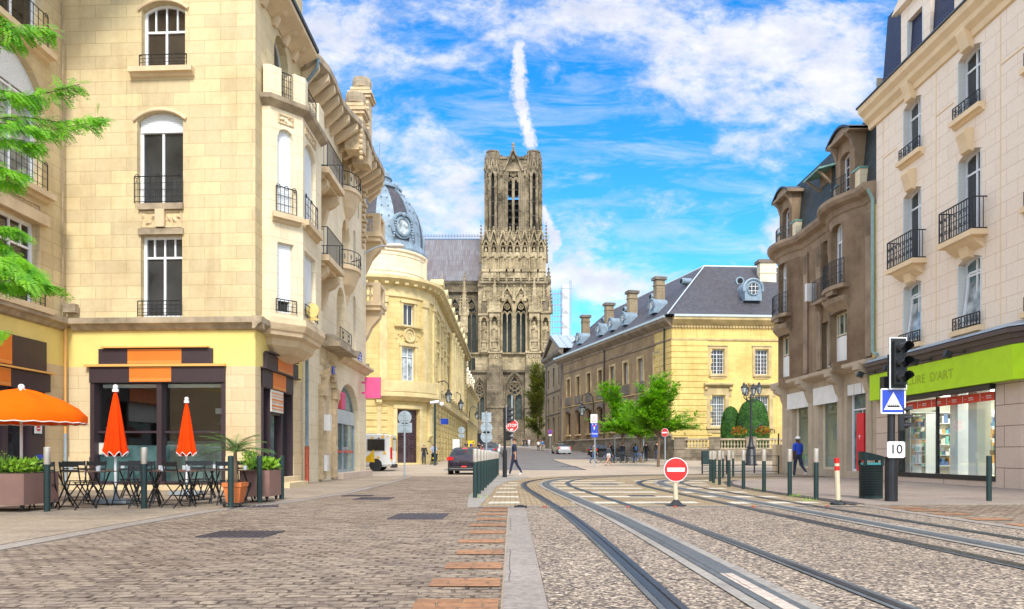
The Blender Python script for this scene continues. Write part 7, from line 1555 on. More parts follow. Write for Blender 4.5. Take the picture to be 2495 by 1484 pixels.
 NY=200.0;nX=lambda x:(x-CX)*NY/FPX;nZ=lambda y:1+(HY-y)*NY/FPX
 F=Fac([(nX(960),NY),(nX(1176),NY)]);S=lambda x:nX(x)-nX(960);mb=MB()
 big=[(S(a),S(b),nZ(905),nZ(728),4.0,'pt')for a,b in((1058,1082),(1097,1120),(1137,1160))]
 F.wall(mb,0,F.len,-1,nZ(708),big,1.0);F.box(mb,0,F.len,nZ(713),nZ(707),0,.8);mb.build('nave_wall',dk,CA)
 for a,b in((1058,1082),(1097,1120),(1137,1160)):lancet(nX(a),nX(b),nZ(905),nZ(728),4.0,NY+.3,m=dk,bar_=.4)
 mb=MB();n=34
 for i in range(n):
  x=nX(1040)+(nX(1175)-nX(1040))*i/n;w_=(nX(1175)-nX(1040))/n;mb.cyl((x,NY-.4,nZ(707)),(x,NY-.4,nZ(693)),.1,n=5);mb.tube([(x+u_,NY-.4,z_)for u_,z_ in arch(0,w_,nZ(690.5),.5,'pt',4)],.09,4);gable(mb,x+w_/2,NY-.4,nZ(693),nZ(686),w_,.1,.15)
 mb.box(nX(1040),nX(1175),NY,NY+.3,nZ(707),nZ(686));mb.build('parapet_gallery',dk,CA)
 mb=MB();r0=(NY+.8,nZ(684));r1=(NY+8,1+(HY-583)*(NY+8)/FPX);xa,xb=nX(950),nX(1180);L_=math.hypot(7.2,r1[1]-r0[1])
 mb.quad((xa,r0[0],r0[1]),(xb,r0[0],r0[1]),(xb,r1[0],r1[1]),(xa,r1[0],r1[1]),0,[(xa,0),(xb,0),(xb,L_),(xa,L_)]);mb.quad((xa,r1[0],r1[1]),(xb,r1[0],r1[1]),(xb,r1[0]+8,r0[1]),(xa,r1[0]+8,r0[1]));mb.build('nave_roof',M_['lead_roof'],CA)
 mb=MB();x=nX(1020)*1.0;y=r1[0];i=0
 while x<nX(1172)*1.04:
  mb.bar((x,y,r1[1]),(x,y,r1[1]+1.25),.11);mb.obox((x,y,r1[1]+.85),.62,.1,.12);mb.obox((x,y,r1[1]+1.3),.2,.1,.35,Matrix.Rotation(R(0),3,'Y'));mb.tube([(x-.31,y,r1[1]+.85),(x-.36,y,r1[1]+1.05)],.07,4);mb.tube([(x+.31,y,r1[1]+.85),(x+.36,y,r1[1]+1.05)],.07,4);mb.bar((x+.42,y,r1[1]),(x+.42,y,r1[1]+.5),.1);x+=.84
 mb.box(nX(1020),nX(1180),y-.1,y+.1,r1[1]-.1,r1[1]+.12);mb.build('roof_cresting',M_['crest_blue'],CA)
 for xm,yt in((1129,644),(1074,655),(1062,690)):
  x=cX(xm);w_=1.9;mb=MB();mb.box(x-w_/2,x+w_/2,KY+3,KY+6,0,cZ(762));mb.box(x-w_/2-.25,x+w_/2+.25,KY+2.8,KY+6,cZ(764),cZ(760));mb.build('pier',pl,CA)
  pinn('spire',x,KY+4,cZ(762),cZ(yt),1.6,pl)
  for sx in(-1,1):pinn('pinnacle',x+sx*1.0,KY+3,cZ(762),cZ(715),.65)
  statue(x,KY+2.6,cZ(830),4.8)
  mb=MB();mb.tube([(x-.5,KY+6,cZ(742)),(x-.5,KY+8.5,cZ(726)),(x-.5,KY+10.5,cZ(720))],.5,5);mb.build('flying_buttress',dk,CA)
mat('crest_blue',(.07,.13,.22),.5,metal=.2)
parts_cathedral()
# scaffolding tower behind on the right
SC=thing('scaffold_tower','scaffolding tower wrapped in pale netting, right of the cathedral','scaffolding',(14,205,3))
SY=205;sX=lambda x:(x-CX)*SY/FPX;sZ=lambda y:1+(HY-y)*SY/FPX
mb=MB();xa,xb=sX(1370),sX(1387);N=14
for i in range(N):
 for x0,x1 in((xa,xb),):
  z0,z1=20+(sZ(693)-20)*i/N,20+(sZ(693)-20)*(i+1)/N;bu=.25*(-1)**i
  mb.add([(x0,SY,z0),(x1,SY,z0),(x1,SY,z1),(x0,SY,z1),((x0+x1)/2,SY-.3-bu,(z0+z1)/2)],[(0,1,4),(1,2,4),(2,3,4),(3,0,4)])
mb.box(xa,xb,SY+.5,SY+4,20,sZ(693));mat('netting',(.62,.66,.70),.8,var=.15,vscale=.5);mat('scaffold_orange',(.5,.22,.12),.6);mb.build('netting',M_['netting'],SC)
mb=MB()
for x in(sX(1388.5),sX(1392)):mb.cyl((x,SY,10),(x,SY,sZ(683)),.09,n=5)
z=12;i=0
while z<sZ(686):mb.bar((sX(1388.5),SY,z),(sX(1392),SY,z),.1);mb.bar((sX(1388.5),SY,z),(sX(1392),SY,z+.9),.06);z+=.9
mb.box(sX(1362),sX(1398),SY-.1,SY+.1,sZ(703),sZ(701));mb.build('ladder_mast',M_['zinc'],SC)
mb=MB();z=18
while z<sZ(705):mb.bar((sX(1345),SY+1,z),(xa,SY+1,z),.14,mi=1 if int(z)%3 else 0);z+=1.6
for x in(1347,1353,1360,1366):mb.cyl((sX(x),SY+.8,10),(sX(x),SY+.8,sZ(708+abs(1366-x)*.4)),.08,n=5)
for k in range(8):mb.bar((sX(1347),SY+.8,20+k*3.6),(xa,SY+.8,22.8+k*3.6),.09)
mb.build('open_scaffold',[M_['zinc'],M_['scaffold_orange']],SC)
mat('bark',(.16,.11,.07),.9,var=.3,vscale=12,bump=.5,bscale=30)
mat('lens_dark',(.05,.05,.055),.2);mat('lens_green',(.02,.5,.3),.3,emit=((.05,.9,.5),1.2))
mat('glass_cup',(.6,.65,.68),.05,coat=.5)
mat('yellow_box',(.8,.6,.02),.4)
mat('palm_leaf',(.08,.17,.03),.5,var=.5,vscale=6)
mat('terracotta',(.60,.17,.045),.75,var=.15,vscale=6)
mat('planter_brown',(.26,.145,.12),.6,var=.1);mat('far_soil',(.05,.035,.025),.9);mat('leaf_light',(.20,.38,.02),.6,var=.35,vscale=5)
mat('leaf_mid',(.09,.20,.02),.6,var=.4,vscale=4);mat('flower_red',(.7,.03,.02),.6);mat('flower_yellow',(.8,.5,.03),.6)
# ================================================================== street furniture
G0=.03
def bollard(x,y,label,cap=True,h=1.12,grp='dark steel bollards around the square',z=None):
 t=thing('bollard',label,'bollard',(x,y,gz(y)+.02 if z is None else z),0,grp)
 if cap not in _B:
  a=MB();a.cyl((0,0,0),(0,0,h*.73 if cap else h),.052,n=14);b=a.build('post',M_['dark_green_iron'],None);col.objects.unlink(b)
  c=MB();c.lathe([(.052,h*.73),(.054,h*.735),(.054,h-.01),(.045,h),(.001,h)],n=14)if cap else c.lathe([(.055,h-.02),(.05,h+.01),(.001,h+.02)],n=12);d=c.build('cap',M_['bollard_steel']if cap else M_['dark_green_iron'],None,smooth='auto');col.objects.unlink(d);_B[cap]=(b,d)
 for q in _B[cap]:n=q.copy();col.objects.link(n);n.parent=t;n.location=(0,0,0)
 return t
_B={}
nth=['nearest','second nearest','third nearest','fourth','fifth','sixth','seventh','eighth','ninth','tenth','farthest']
for i,(Y,X)in enumerate(((16.76,-.853),(18.4,-.84),(20.07,-.823),(21.8,-.806),(23.6,-.79),(25.3,-.775),(27,-.76),(28.8,-.745),(30.5,-.73),(32.5,-.71),(35.2,-.69))):bollard(X,Y,nth[i]+' steel-capped bollard in the long row beside the dark hatchback')
for i,(sx,sy)in enumerate(((3264.5,1997),(3159,1982.4),(3056,1967.9),(2973.8,1956),(2915.5,1946.9),(2878,1938.8),(2853.7,1932.7),(2842,1925.4),(2860.5,1915.7),(2892,1910.5),(2932.5,1906.4))):
 Y=2900/(sy-1820)*.98;bollard((sx-2048)/2900*Y,Y,nth[i]+' steel-capped bollard along the curved kerb of the right pavement')
bollard(-8.08,12.6,'steel-capped bollard beside the left brown planter',z=.018);bollard(-6.75,13.3,'steel-capped bollard between the two closed parasols',z=.018)
for x,y,l in((-5.14,13.25,'plain dark bollard in front of the potted palm'),(-5.12,14.7,'plain dark bollard in front of the right brown planter'),(-5.02,15.8,'plain dark bollard beside the cafe side door'),(10.0,15.2,'plain dark bollard in front of the green-fascia shop window')):bollard(x,y,l,False,.93,z=.04)
def disc(mb,c,n,r,th=.02,mi=0,k=28):n=Vector(n).normalized();mb.cyl(Vector(c),Vector(c)+n*th,r,n=k,mi=mi)
# no-entry sign in the track bed
t=thing('no_entry_sign','round red no entry sign on a short chipped cream post between the tracks','road sign',(3.19,14.1,0))
mb=MB();mb.lathe([(.2,0),(.2,.02),(.13,.03),(.09,.07),(.06,.1),(.05,.12)],(3.19,14.1,.012),12);mb.build('base',M_['iron'],t);mb=MB();mb.cyl((3.19,14.1,.1),(3.17,14.1,.52),.045,n=12);mb.build('post',M_['cream_frame'],t)
def noentry(t,c,n,r,ux=(1,0,0)):
 mb=MB();n=Vector(n).normalized();c=Vector(c);ux=Vector(ux);disc(mb,c-n*.02,n,r,.02,1);disc(mb,c,n,r*.94,.004,0);uz=Vector((0,0,1));P=[c+n*.007+ux*a*r*.72+uz*b*r*.16 for a,b in((-1,-1),(1,-1),(1,1),(-1,1))];mb.add(P,[(0,1,2,3)],1);return mb.build('disc',[M_['sign_red'],M_['sign_white']],t)
noentry(t,(3.175,14.04,.715),(0,-1,0),.235)
# red and white flexible post
t=thing('flexible_post','leaning white post with red bands at the pavement edge','post',(6.5,14.45,0));mb=MB();P=lambda k:(6.5-.03*k,14.45,.04+.9*k);mb.lathe([(.16,0),(.15,.03),(.06,.06),(.04,.1)],(6.5,14.45,.02),10,2)
for a,b,m in((0,.72,0),(.72,.82,1),(.82,.88,0),(.88,1,1)):mb.cyl(P(a),P(b),.048,n=10,mi=m)
mb.build('post',[M_['cream_frame'],M_['sign_red'],M_['iron']],t)
# litter bin
t=thing('litter_bin','dark green slatted litter bin with a sloping lid','bin',(8.02,16.2,G0));mb=MB();pf=lambda a:(.25*(abs(math.cos(a))**.7)*(1 if math.cos(a)>0 else-1),.2*(abs(math.sin(a))**.7)*(1 if math.sin(a)>0 else-1))
N=28;A=[pf(2*PI*i/N)for i in range(N)]
def ring(z0,z1,k=1.0,k2=1.0,mi=0):mb.add([(8.02+x*k,16.2+y*k,z0)for x,y in A]+[(8.02+x*k2,16.2+y*k2,z1)for x,y in A],[(i,(i+1)%N,N+(i+1)%N,N+i)for i in range(N)],mi)
ring(.03,.09,.95,.95);ring(.09,.78,.9,.94,1)
for i in range(19):ring(.1+i*.036,.118+i*.036,.95,.97)
mb.build('body',[M_['dark_green_iron'],M_['void']],t);mb=MB();zt=lambda x:1.08-(x+.25)*.25
mb.add([(8.02+x,16.2+y,.88)for x,y in A]+[(8.02+x*1.03,16.2+y*1.03,zt(x))for x,y in A],[(i,(i+1)%N,N+(i+1)%N,N+i)for i in range(N)]+[tuple(range(N,2*N))])
for i in(3,11,17,25):x,y=A[i];mb.box(8.02+x*.9-.03,8.02+x*.9+.03,16.2+y*.9-.02,16.2+y*.9+.02,.76,.9)
mb.build('lid',M_['dark_green_iron'],t);mb=MB();ring(.74,.83,.82,.82);mb.build('liner',M_['stock_teal'],t)
# tram traffic light with signs
t=thing('traffic_light','black tram traffic light post with white-edged head, blue tram sign and number ten plate','traffic light',(7.95,15.2,G0));cx,cy=7.95,15.2
mb=MB();mb.cyl((cx,cy,0),(cx,cy,.92),.125,n=16);mb.cyl((cx,cy,.9),(cx,cy,.96),.14,n=16);mb.cyl((cx,cy,.9),(cx,cy,3.1),.075,n=14);mb.box(cx-.14,cx+.06,cy+.02,cy+.2,2.2,2.65);mb.build('pole',M_['iron'],t)
def head(t,c,yaw,s,lamps,board=True,lit=None):
 """signal head: c is its centre, yaw the direction it faces"""
 Mx=Matrix.Translation(c)@Matrix.Rotation(yaw,4,'Z');H=s*lamps
 mb=MB();mb.box(-s*.42,s*.42,-s*.25,s*.25,-H/2,H/2,0)
 if board:mb.box(-s*.62,s*.62,s*.1,s*.14,-H/2-s*.3,H/2+s*.3,1);mb.box(-s*.54,s*.54,s*.08,s*.1,-H/2-s*.22,H/2+s*.22,0)
 mb.xf(Mx);o=mb.build('signal_head',[M_['iron'],M_['white_paint']],t)
 for i in range(lamps):
  z=H/2-s*(i+.5);mb=MB();N=12;V=[(s*.36*math.cos(a),-s*.25-d*(1.25 if math.sin(a)>-.2 else .5),z+s*.36*math.sin(a))for d in(0,s*.75)for a in[2*PI*j/N for j in range(N)]]
  mb.add(V,[(j,(j+1)%N,N+(j+1)%N,N+j)for j in range(N)if j not in(8,9)]);mb.cyl((0,-s*.25,z),(0,-s*.27,z),s*.33,n=14,mi=2 if lit==i else 1);mb.xf(Mx);mb.build('visor',[M_['iron'],M_['lens_dark'],M_['lens_green']],o)
head(t,(cx+.06,cy-.2,2.90),R(3),.30,3);head(t,(cx+.2,cy-.05,1.78),R(62),.17,3,False,2)
def plate(t,name,c,w_,h_,mats_,draw,n=(0,-1,0),th=.02,cr=.06):
 """flat sign plate; draw(mb, P) adds marks where P(a,b) maps sign units (-.5...5) to space"""
 n=Vector(n).normalized();ux=Vector((-n.y,n.x,0));uz=Vector((0,0,1));c=Vector(c);mb=MB();r=cr*w_;pts=[]
 for qx,qy,a0 in((1,1,0),(-1,1,90),(-1,-1,180),(1,-1,270)):
  for k in range(5):a=R(a0+k*22.5);pts.append((qx*(w_/2-r)+r*math.cos(a),qy*(h_/2-r)+r*math.sin(a)))
 mb.prism(pts,c,ux,uz,-n*th,0);P=lambda a,b,d=.004:c+ux*a*w_+uz*b*h_+n*d
 draw(mb,P,ux,uz);return mb.build(name,mats_,t)
def q4(mb,P,a0,a1,b0,b1,mi,d=.003):mb.add([P(a0,b0,d),P(a1,b0,d),P(a1,b1,d),P(a0,b1,d)],[(0,1,2,3)],mi)
def d_tram(mb,P,ux,uz):
 q4(mb,P,-.44,.44,-.44,.44,1,.003);mb.add([P(-.38,-.34,.005),P(.38,-.34,.005),P(0,.36,.005)],[(0,1,2)],0);q4(mb,P,-.24,.25,-.24,-.1,2,.007);q4(mb,P,-.34,.34,-.285,-.275,2,.007)
 for k in range(6):q4(mb,P,-.22+k*.08,-.16+k*.08,-.17,-.115,0,.009)
 for a,b in((P(0,-.1,.008),P(-.06,-.02,.008)),(P(-.06,-.02,.008),P(.02,.04,.008)),(P(-.12,.06,.008),P(.12,.05,.008))):mb.bar(a,b,.008,.003)
plate(t,'tram_sign',(cx-.02,cy-.12,2.12),.52,.53,[M_['sign_white'],M_['sign_blue'],M_['iron']],d_tram)
plate(t,'number_sign',(cx+.02,cy-.16,1.11),.37,.34,[M_['sign_white'],M_['iron']],lambda mb,P,ux,uz:text_into(mb,'10',.27,P(0,0,.004),ux,uz,1),cr=.12)
# central pole with STOP sign and second light
t=thing('traffic_light','slim black signal post seen edge-on beside the stop sign','traffic light',(-.32,32.2,0));mb=MB();mb.cyl((-.32,32.2,0),(-.32,32.2,1.2),.10,n=12);mb.cyl((-.32,32.2,1.2),(-.32,32.2,3.1),.06,n=10);mb.build('pole',M_['iron'],t);head(t,(-.2,32.2,2.75),R(80),.24,3);head(t,(-.18,32.3,1.85),R(120),.2,2,False)
def post(x,y,top,r=.035,m='zinc',par=None,z0=None):mb=MB();mb.cyl((x,y,gz(y)if z0 is None else z0),(x,y,top),r,n=8);return mb.build('post',M_[m],par)
t=thing('stop_sign','red octagonal stop sign with a sticker, on a grey post','road sign',(0.0,47.5,.03));post(0,47.6,4.9,.05,par=t);c=Vector((0.0,47.5,2.93));mb=MB()
for r,d,m in((.42,0,1),(.385,.006,0)):mb.prism([(r*math.cos(R(22.5+k*45)),r*math.sin(R(22.5+k*45)))for k in range(8)],c-Vector((0,d,0)),(1,0,0),(0,0,1),(0,.02,0),m)
text_into(mb,'STOP',.27,c+Vector((0,-.012,0)),(1,0,0),(0,0,1),1,sx=.95);mb.add([c+Vector(q)for q in((-.14,-.013,-.3),(-.02,-.013,-.33),(.1,-.013,-.24),(.02,-.013,-.2),(-.1,-.013,-.23))],[(0,1,2,3,4)],1);mb.build('octagon',[M_['sign_red'],M_['sign_white']],t)
t=thing('taxi_sign_post','post with zone 30 sign, blue dead-end sign and blue taxis sign','road sign',(5.95,52,.09));post(5.95,52.06,3.95,.04,par=t)
def d30(mb,P,ux,uz):text_into(mb,'ZONE',.12,P(0,.3),ux,uz,1);disc(mb,P(0,-.12,.002),(0,-1,0),.18,.004,2);disc(mb,P(0,-.12,.006),(0,-1,0),.135,.003,0);text_into(mb,'30',.17,P(0,-.12,.012),ux,uz,1)
plate(t,'zone_sign',(5.88,52,3.6),.48,.62,[M_['sign_white'],M_['iron'],M_['sign_red']],d30)
def dde(mb,P,ux,uz):q4(mb,P,-.08,.08,-.4,.12,1);q4(mb,P,-.2,.2,.02,.2,2,.006);q4(mb,P,-.28,-.2,.22,.42,1);q4(mb,P,.2,.28,.22,.42,1)
plate(t,'dead_end_sign',(5.90,52,3.02),.48,.48,[M_['sign_blue'],M_['sign_white'],M_['sign_red']],dde);plate(t,'taxis_sign',(5.93,52,2.51),.5,.48,[M_['sign_blue'],M_['sign_white']],lambda mb,P,ux,uz:text_into(mb,'TAXIS',.155,P(0,0),ux,uz,1))
t=thing('no_entry_sign','small no entry sign turned sideways on a tall grey post by the young tree','road sign',(10.57,50,0));post(10.57,50.05,2.8,.04,par=t);noentry(t,(10.54,50,2.54),(-.75,-.66,0),.3,(.66,-.75,0))
t=thing('no_parking_sign','small round blue and red no parking sign near the pedimented wing','road sign',(5.53,105,1.3));post(5.53,105,4.6,.05,par=t);mb=MB();c=(5.53,104.9,4.35);disc(mb,c,(0,-1,0),.32,.02,1);disc(mb,(5.53,104.88,4.35),(0,-1,0),.25,.02,0);mb.bar((5.36,104.85,4.52),(5.7,104.85,4.18),.06,.02,1);mb.box(5.3,5.76,104.88,104.9,3.75,3.98,2);mb.build('disc',[M_['sign_blue'],M_['sign_red'],M_['sign_white']],t)
def backsign(x,y,top,shapes,label):
 t=thing('road_sign',label,'road sign',(x,y,gz(y)));post(x,y,top,.04,par=t)
 for k,(kind,z,s)in enumerate(shapes):
  mb=MB()
  if kind=='o':disc(mb,(x,y+.06,z),(0,1,0),s/2,.02,0,24)
  else:mb.box(x-s/2,x+s/2,y+.06,y+.08,z-s*(.5 if kind=='q' else .34),z+s*(.5 if kind=='q' else .34))
  for e in(-.2,.2):mb.box(x-s*.35,x+s*.35,y+.04,y+.06,z+e*s-.015,z+e*s+.015)
  mb.build('sign_back',M_['zinc'],t)
backsign(-4.92,33.2,2.98,[('o',2.72,.62),('r',2.25,.66)],'grey backs of a round and a square sign on the post by the bronze door')
backsign(-1.34,38,3.3,[('q',2.98,.5),('o',2.42,.62),('o',1.95,.62)],'three stacked grey sign backs on one post beyond the bollard row')
backsign(-5.3,76,4.0,[('o',3.6,.7),('r',3.0,.6)],'small distant sign backs against the bank flank')
mb=MB();a=W(1074,1020,67);b=W(1092,1034,67);mb.box(a.x,b.x,67,67.15,b.z,a.z);mb.box(-6.8,a.x,67.05,67.1,a.z-.1,a.z-.05);mb.build('projecting_sign',M_['sign_blue'],None,label='blue square sign projecting from the bank flank',cat='sign')
t=thing('camera_mast','thin dark green mast with a pale camera beside the bank corner','mast',(-6.15,57.8,.1));post(-6.15,57.8,5.2,.09,'dark_green_iron',t);mb=MB();mb.cyl((-6.5,57.7,5.15),(-5.8,57.7,5.25),.12);mb.ball((-5.6,57.7,5.05),.18,8);mb.build('camera',M_['white_trim'],t)
def lantern(mb,c,s=1.0,glass=None):
 x,y,z=c;mb.lathe([(.10*s,0),(.12*s,.03*s)],(x,y,z-.02*s),6,0);mb.lathe([(.24*s,.48*s),(.26*s,.52*s),(.13*s,.68*s),(.08*s,.72*s),(.10*s,.78*s),(.02*s,.9*s)],(x,y,z),6,0)
 for k in range(6):a=k*PI/3;mb.bar((x+.11*s*math.cos(a),y+.11*s*math.sin(a),z),(x+.23*s*math.cos(a),y+.23*s*math.sin(a),z+.5*s),.02*s)
 (glass or mb).lathe([(.10*s,.02*s),(.22*s,.48*s)],(x,y,z),6,0 if glass else 1)
for x,y,z,l in((-6.8,64.5,7.3,'nearest lantern on a swan-neck bracket of the bank'),(-6.8,80,7.6,'second swan-neck wall lantern along the bank flank'),(-6.6,112,8.2,'far swan-neck lantern near the dormered house')):
 mb=MB();mb.tube([(x,y,z-1.8),(x+.1,y,z-.3),(x+.3,y,z+.2),(x+.75,y,z+.3),(x+1.1,y,z+.05),(x+1.15,y,z-.35)],.05,6);mb.tube([(x+.75+.2*math.cos(k*.7),y,z+.1+.2*math.sin(k*.7))for k in range(7)],.025,4);lantern(mb,(x+1.15,y,z-1.6),1.35);mb.build('wall_lantern',[M_['iron'],M_['glass_curtain']],None,label=l,cat='lantern',group='swan-neck wall lanterns')
c=W(cxp(545),0,88);t0=FL_.at(cxp(560));p=FL_.p(t0,0,0);z=ZW(967,p.y);mb=MB();mb.tube([(p.x,p.y,z-2.5),(p.x-.2,p.y,z),(p.x-.8,p.y,z+.6),(p.x-1.6,p.y,z+.2),(p.x-1.7,p.y,z-.6)],.07,6);lantern(mb,(p.x-1.7,p.y,z-2.6),2.1);mb.build('wall_lantern',[M_['iron'],M_['glass_curtain']],None,label='big swan-neck lantern on the brown palace flank above the taxi sign',cat='lantern',group='swan-neck wall lanterns')
# five-branch lamp post with flower baskets
LX,LY=18.9,57.5;t=thing('lamp_post','ornate black lamp post with lanterns and two hanging flower baskets','lamp post',(LX,LY,.15));k=LY/FPX;lz=lambda cy_:1+(HY-(1500+.4044*cy_)/1.6417)*k;lx=lambda c_:(cxp(c_)-CX)*k
LX=lx(2112);mb=MB();mb.lathe([(.5,0),(.5,.15),(.42,.25),(.36,1.3),(.28,1.4),(.36,1.5),(.2,1.7),(.16,2.1),(.12,2.3),(.075,2.6),(.07,lz(240)),(.14,lz(238)),(.05,lz(200))],(LX,LY,.1),12);mb.build('post',M_['iron'],t,smooth='auto')
for x,y in((2040,185),(2078,195),(2190,180),(2150,190)):
 ar=MB();X=lx(x);zz=lz(y);dy=.35 if x in(2078,2150)else-.05;ar.tube([(LX,LY,lz(255)),(LX+(X-LX)*.5,LY+dy*.5,lz(262)),(X,LY+dy,lz(225)),(X,LY+dy,zz)],.04,5);ar.tube([(LX+(X-LX)*.45+.12*math.cos(q*.8),LY+dy*.5,lz(238)+.12*math.sin(q*.8))for q in range(7)],.02,4)
 o=ar.build('arm',M_['iron'],t);ln=MB();gl=MB();lantern(ln,(X,LY+dy,zz-.05),1.05,gl);l_=ln.build('lantern',M_['iron'],o);gl.build('glass',M_['glass_curtain'],l_)
rd=random.Random(3)
for sx,lab in((-1,'left'),(1,'right')):
 ar=MB();X=LX+sx*.95;ar.tube([(LX,LY,lz(515)),(LX+sx*.45,LY,lz(520)),(LX+sx*.8,LY,lz(490)),(LX+sx*1.0,LY,lz(470))],.035,5);ar.tube([(X,LY,lz(480)),(X,LY,lz(530))],.012,4);ar.build('arm',M_['iron'],t)
 mb=MB();c0=Vector((X,LY,lz(555)))
 for i in range(900):
  v=Vector((rd.gauss(0,1),rd.gauss(0,1),rd.gauss(0,.8))).normalized()*rd.uniform(.5,1);p=c0+Vector((v.x*.62,v.y*.5,v.z*.48-(.12 if rd.random()<.3 else 0)));s_=rd.uniform(.04,.075);a=Vector((rd.gauss(0,1),rd.gauss(0,1),rd.gauss(0,1))).normalized();b=a.cross(Vector((rd.random(),rd.random(),1))).normalized()
  mb.add([p-a*s_,p+b*s_*.7,p+a*s_,p-b*s_*.7],[(0,1,2,3)],1 if rd.random()<.22 and v.z>-.3 else(2 if rd.random()<.25 and v.z>-.5 else 0))
 mb.build('flower_basket',[M_['leaf_mid'],M_['flower_red'],M_['flower_yellow']],None,label=lab+' hanging basket of red and yellow flowers on the lamp post',cat='flower basket',group='flower baskets on the ornate lamp post')
# low railing on the far right pavement
t=thing('low_railing','low black pedestrian railing in front of the terrace wall','railing',(14,36,0));mb=MB();P=[(12.6,39),(15.5,38.2),(18.3,36.6),(18.0,34.5)];P=[(XW(x,y),y)for x,y in((1711,37.5),(1740,38.5),(1770,38),(1838,40),(1897,38.5))]
for(a,b),(c,d)in zip(P,P[1:]):
 for z in(.12,.45,.95):mb.bar((a,b,z),(c,d,z),.035)
for a,b in P:mb.cyl((a,b,0),(a,b,.98),.04,n=8)
mb.build('rail',M_['iron'],t)
mb=MB();x=XW(1897,56);mb.cyl((x,56,.1),(x,56,2.9),.06,n=8);mb.box(x-.35,x+.3,55.8,56.1,2.65,3.0,1);mb.build('notice_post',[M_['iron'],M_['gilt']],None,label='thin dark post with a small ochre box before the balustrade',cat='post')
mb=MB();x=XW(1904,39.5);mb.box(x-.35,x+.35,39.4,39.9,0,1.55);mb.box(x-.3,x+.3,39.36,39.4,.9,1.45);mb.build('utility_cabinet',M_['trim_stone'],None,label='beige utility cabinet at the corner of the sooty house',cat='cabinet')
mb=MB();x=XW(1721,60);mb.box(x-.3,x+.3,60,60.5,.2,1.35);mb.build('litter_bin',M_['dark_green_iron'],None,label='small dark bin in front of the terrace wall',cat='bin')
mb=MB();x=XW(1148,96);mb.box(x-.45,x+.45,96,96.8,1,2.9);mb.cyl((x,95.9,2.3),(x,95.95,2.3),.2,mi=1);mb.build('letter_box',[M_['yellow_box'],M_['sign_blue']],None,label='yellow letter box on the far left pavement',cat='letter box');
mb=MB();x=XW(1112,60.5);mb.box(x-.3,x+.25,60.5,61,.1,2.3);mb.build('kiosk_panel',M_['white_trim'],None,label='narrow white street cabinet behind the man with the pushchair',cat='cabinet')
mb=MB();x=XW(1700,66);
for s_ in(0,2.9):mb.cyl((XW(1498,73)+s_,73,.5),(XW(1498,73)+s_,73,3.0),.05,n=6,mi=0)
x=XW(1498,73);mb.box(x,x+2.9,72.98,73.02,.8,2.7,1);mb.box(x-.1,x+3.0,72.4,73.4,2.9,3.0,0);mb.build('bus_shelter',[M_['zinc'],M_['lamp_glass']],None,label='glass bus shelter behind the young trees',cat='shelter')
# ================================================================== cafe terrace
def bistro_chair():
 t=thing('folding_chair','x','chair',(0,0,0),0,'dark metal folding chairs of the cafe terrace');s=.2
 for sx in(-1,1):
  m=MB();x=sx*s;m.bar((x,.22,0),(x,-.13,.46),.022,.012);m.bar((x,-.13,.46),(x,-.2,.86),.022,.012);m.build('back_leg',M_['iron'],t);m=MB();x=sx*(s-.02);m.bar((x,-.24,0),(x,.2,.45),.022,.012);m.build('front_leg',M_['iron'],t)
 m=MB()
 for i in range(6):y=-.17+i*.07;m.box(-s,s,y,y+.05,.44,.452)
 m.build('seat',M_['iron'],t);m=MB();m.obox((0,-.19,.81),.42,.015,.085);m.obox((0,-.172,.70),.40,.012,.03);m.build('backrest',M_['iron'],t);m=MB();m.bar((-s,.17,.1),(s,.17,.1),.014);m.bar((-s,-.2,.06),(s,-.2,.06),.014);m.build('stretcher',M_['iron'],t);return t
def bistro_table():
 t=thing('folding_table','x','table',(0,0,0),0,'dark folding tables of the cafe terrace');m=MB();m.box(-.5,.5,-.33,.33,.66,.675);m.build('table_top',M_['table_top'],t)
 for sx in(-1,1):
  m=MB();x=sx*.36;m.bar((x,-.28,0),(x,.26,.66),.025,.014);m.build('leg',M_['iron'],t);m=MB();x=sx*.33;m.bar((x,.28,0),(x,-.26,.66),.025,.014);m.build('leg',M_['iron'],t)
 return t
mat('table_top',(.10,.065,.05),.4,var=.2)
C_,T_=bistro_chair(),bistro_table();TB=[(-8.1,13.7),(-7.1,15.1),(-6.55,14.05),(-5.75,14.9),(-8.6,15.5),(-6.6,16.6)]
lb=['beside the left planter','behind the nearest closed parasol','behind the middle bollard','beside the potted palm','under the open parasol near the wall','below the right cafe window pane']
for i,(x,y)in enumerate(TB):
 o=T_ if i==0 else dup(T_);o.location=(x,y,.018);o.rotation_euler=(0,0,R((4,-6,8,0,3,-5)[i]));o['label']='dark folding table '+lb[i]
 for j in range(2):
  gx=x-.2+j*.45;mb=MB();mb.lathe([(.035,0),(.042,.085),(.036,.085),(.03,.01)],(gx,y-.05+.1*j,.695),10);mb.build('drinking_glass',M_['glass_cup'],None,label=('left' if j==0 else 'right')+' glass tumbler on the folding table '+lb[i],cat='glass',group='tumblers on the terrace tables')
ch=[(-8.55,13.25,20,0),(-7.85,13.1,-15,0),(-8.35,14.35,175,0),(-7.6,14.3,190,0),(-7.35,14.6,10,1),(-6.95,15.75,185,1),(-6.85,13.5,5,2),(-6.25,13.6,-30,2),(-6.3,14.7,200,2),(-5.6,14.35,10,3),(-5.95,15.5,170,3),(-9.0,15.0,15,4),(-8.4,16.1,180,4),(-6.9,16.1,-10,5),(-6.1,17.1,160,5)]
pos=['front left','front right','rear left','rear right','near','far','near left','near right','far','near','far','near','far','near','far']
for i,(x,y,a,tb)in enumerate(ch):o=C_ if i==0 else dup(C_);o.location=(x,y,.018);o.rotation_euler=(0,0,R(a));o['label']=pos[i]+' folding chair at the table '+lb[tb]
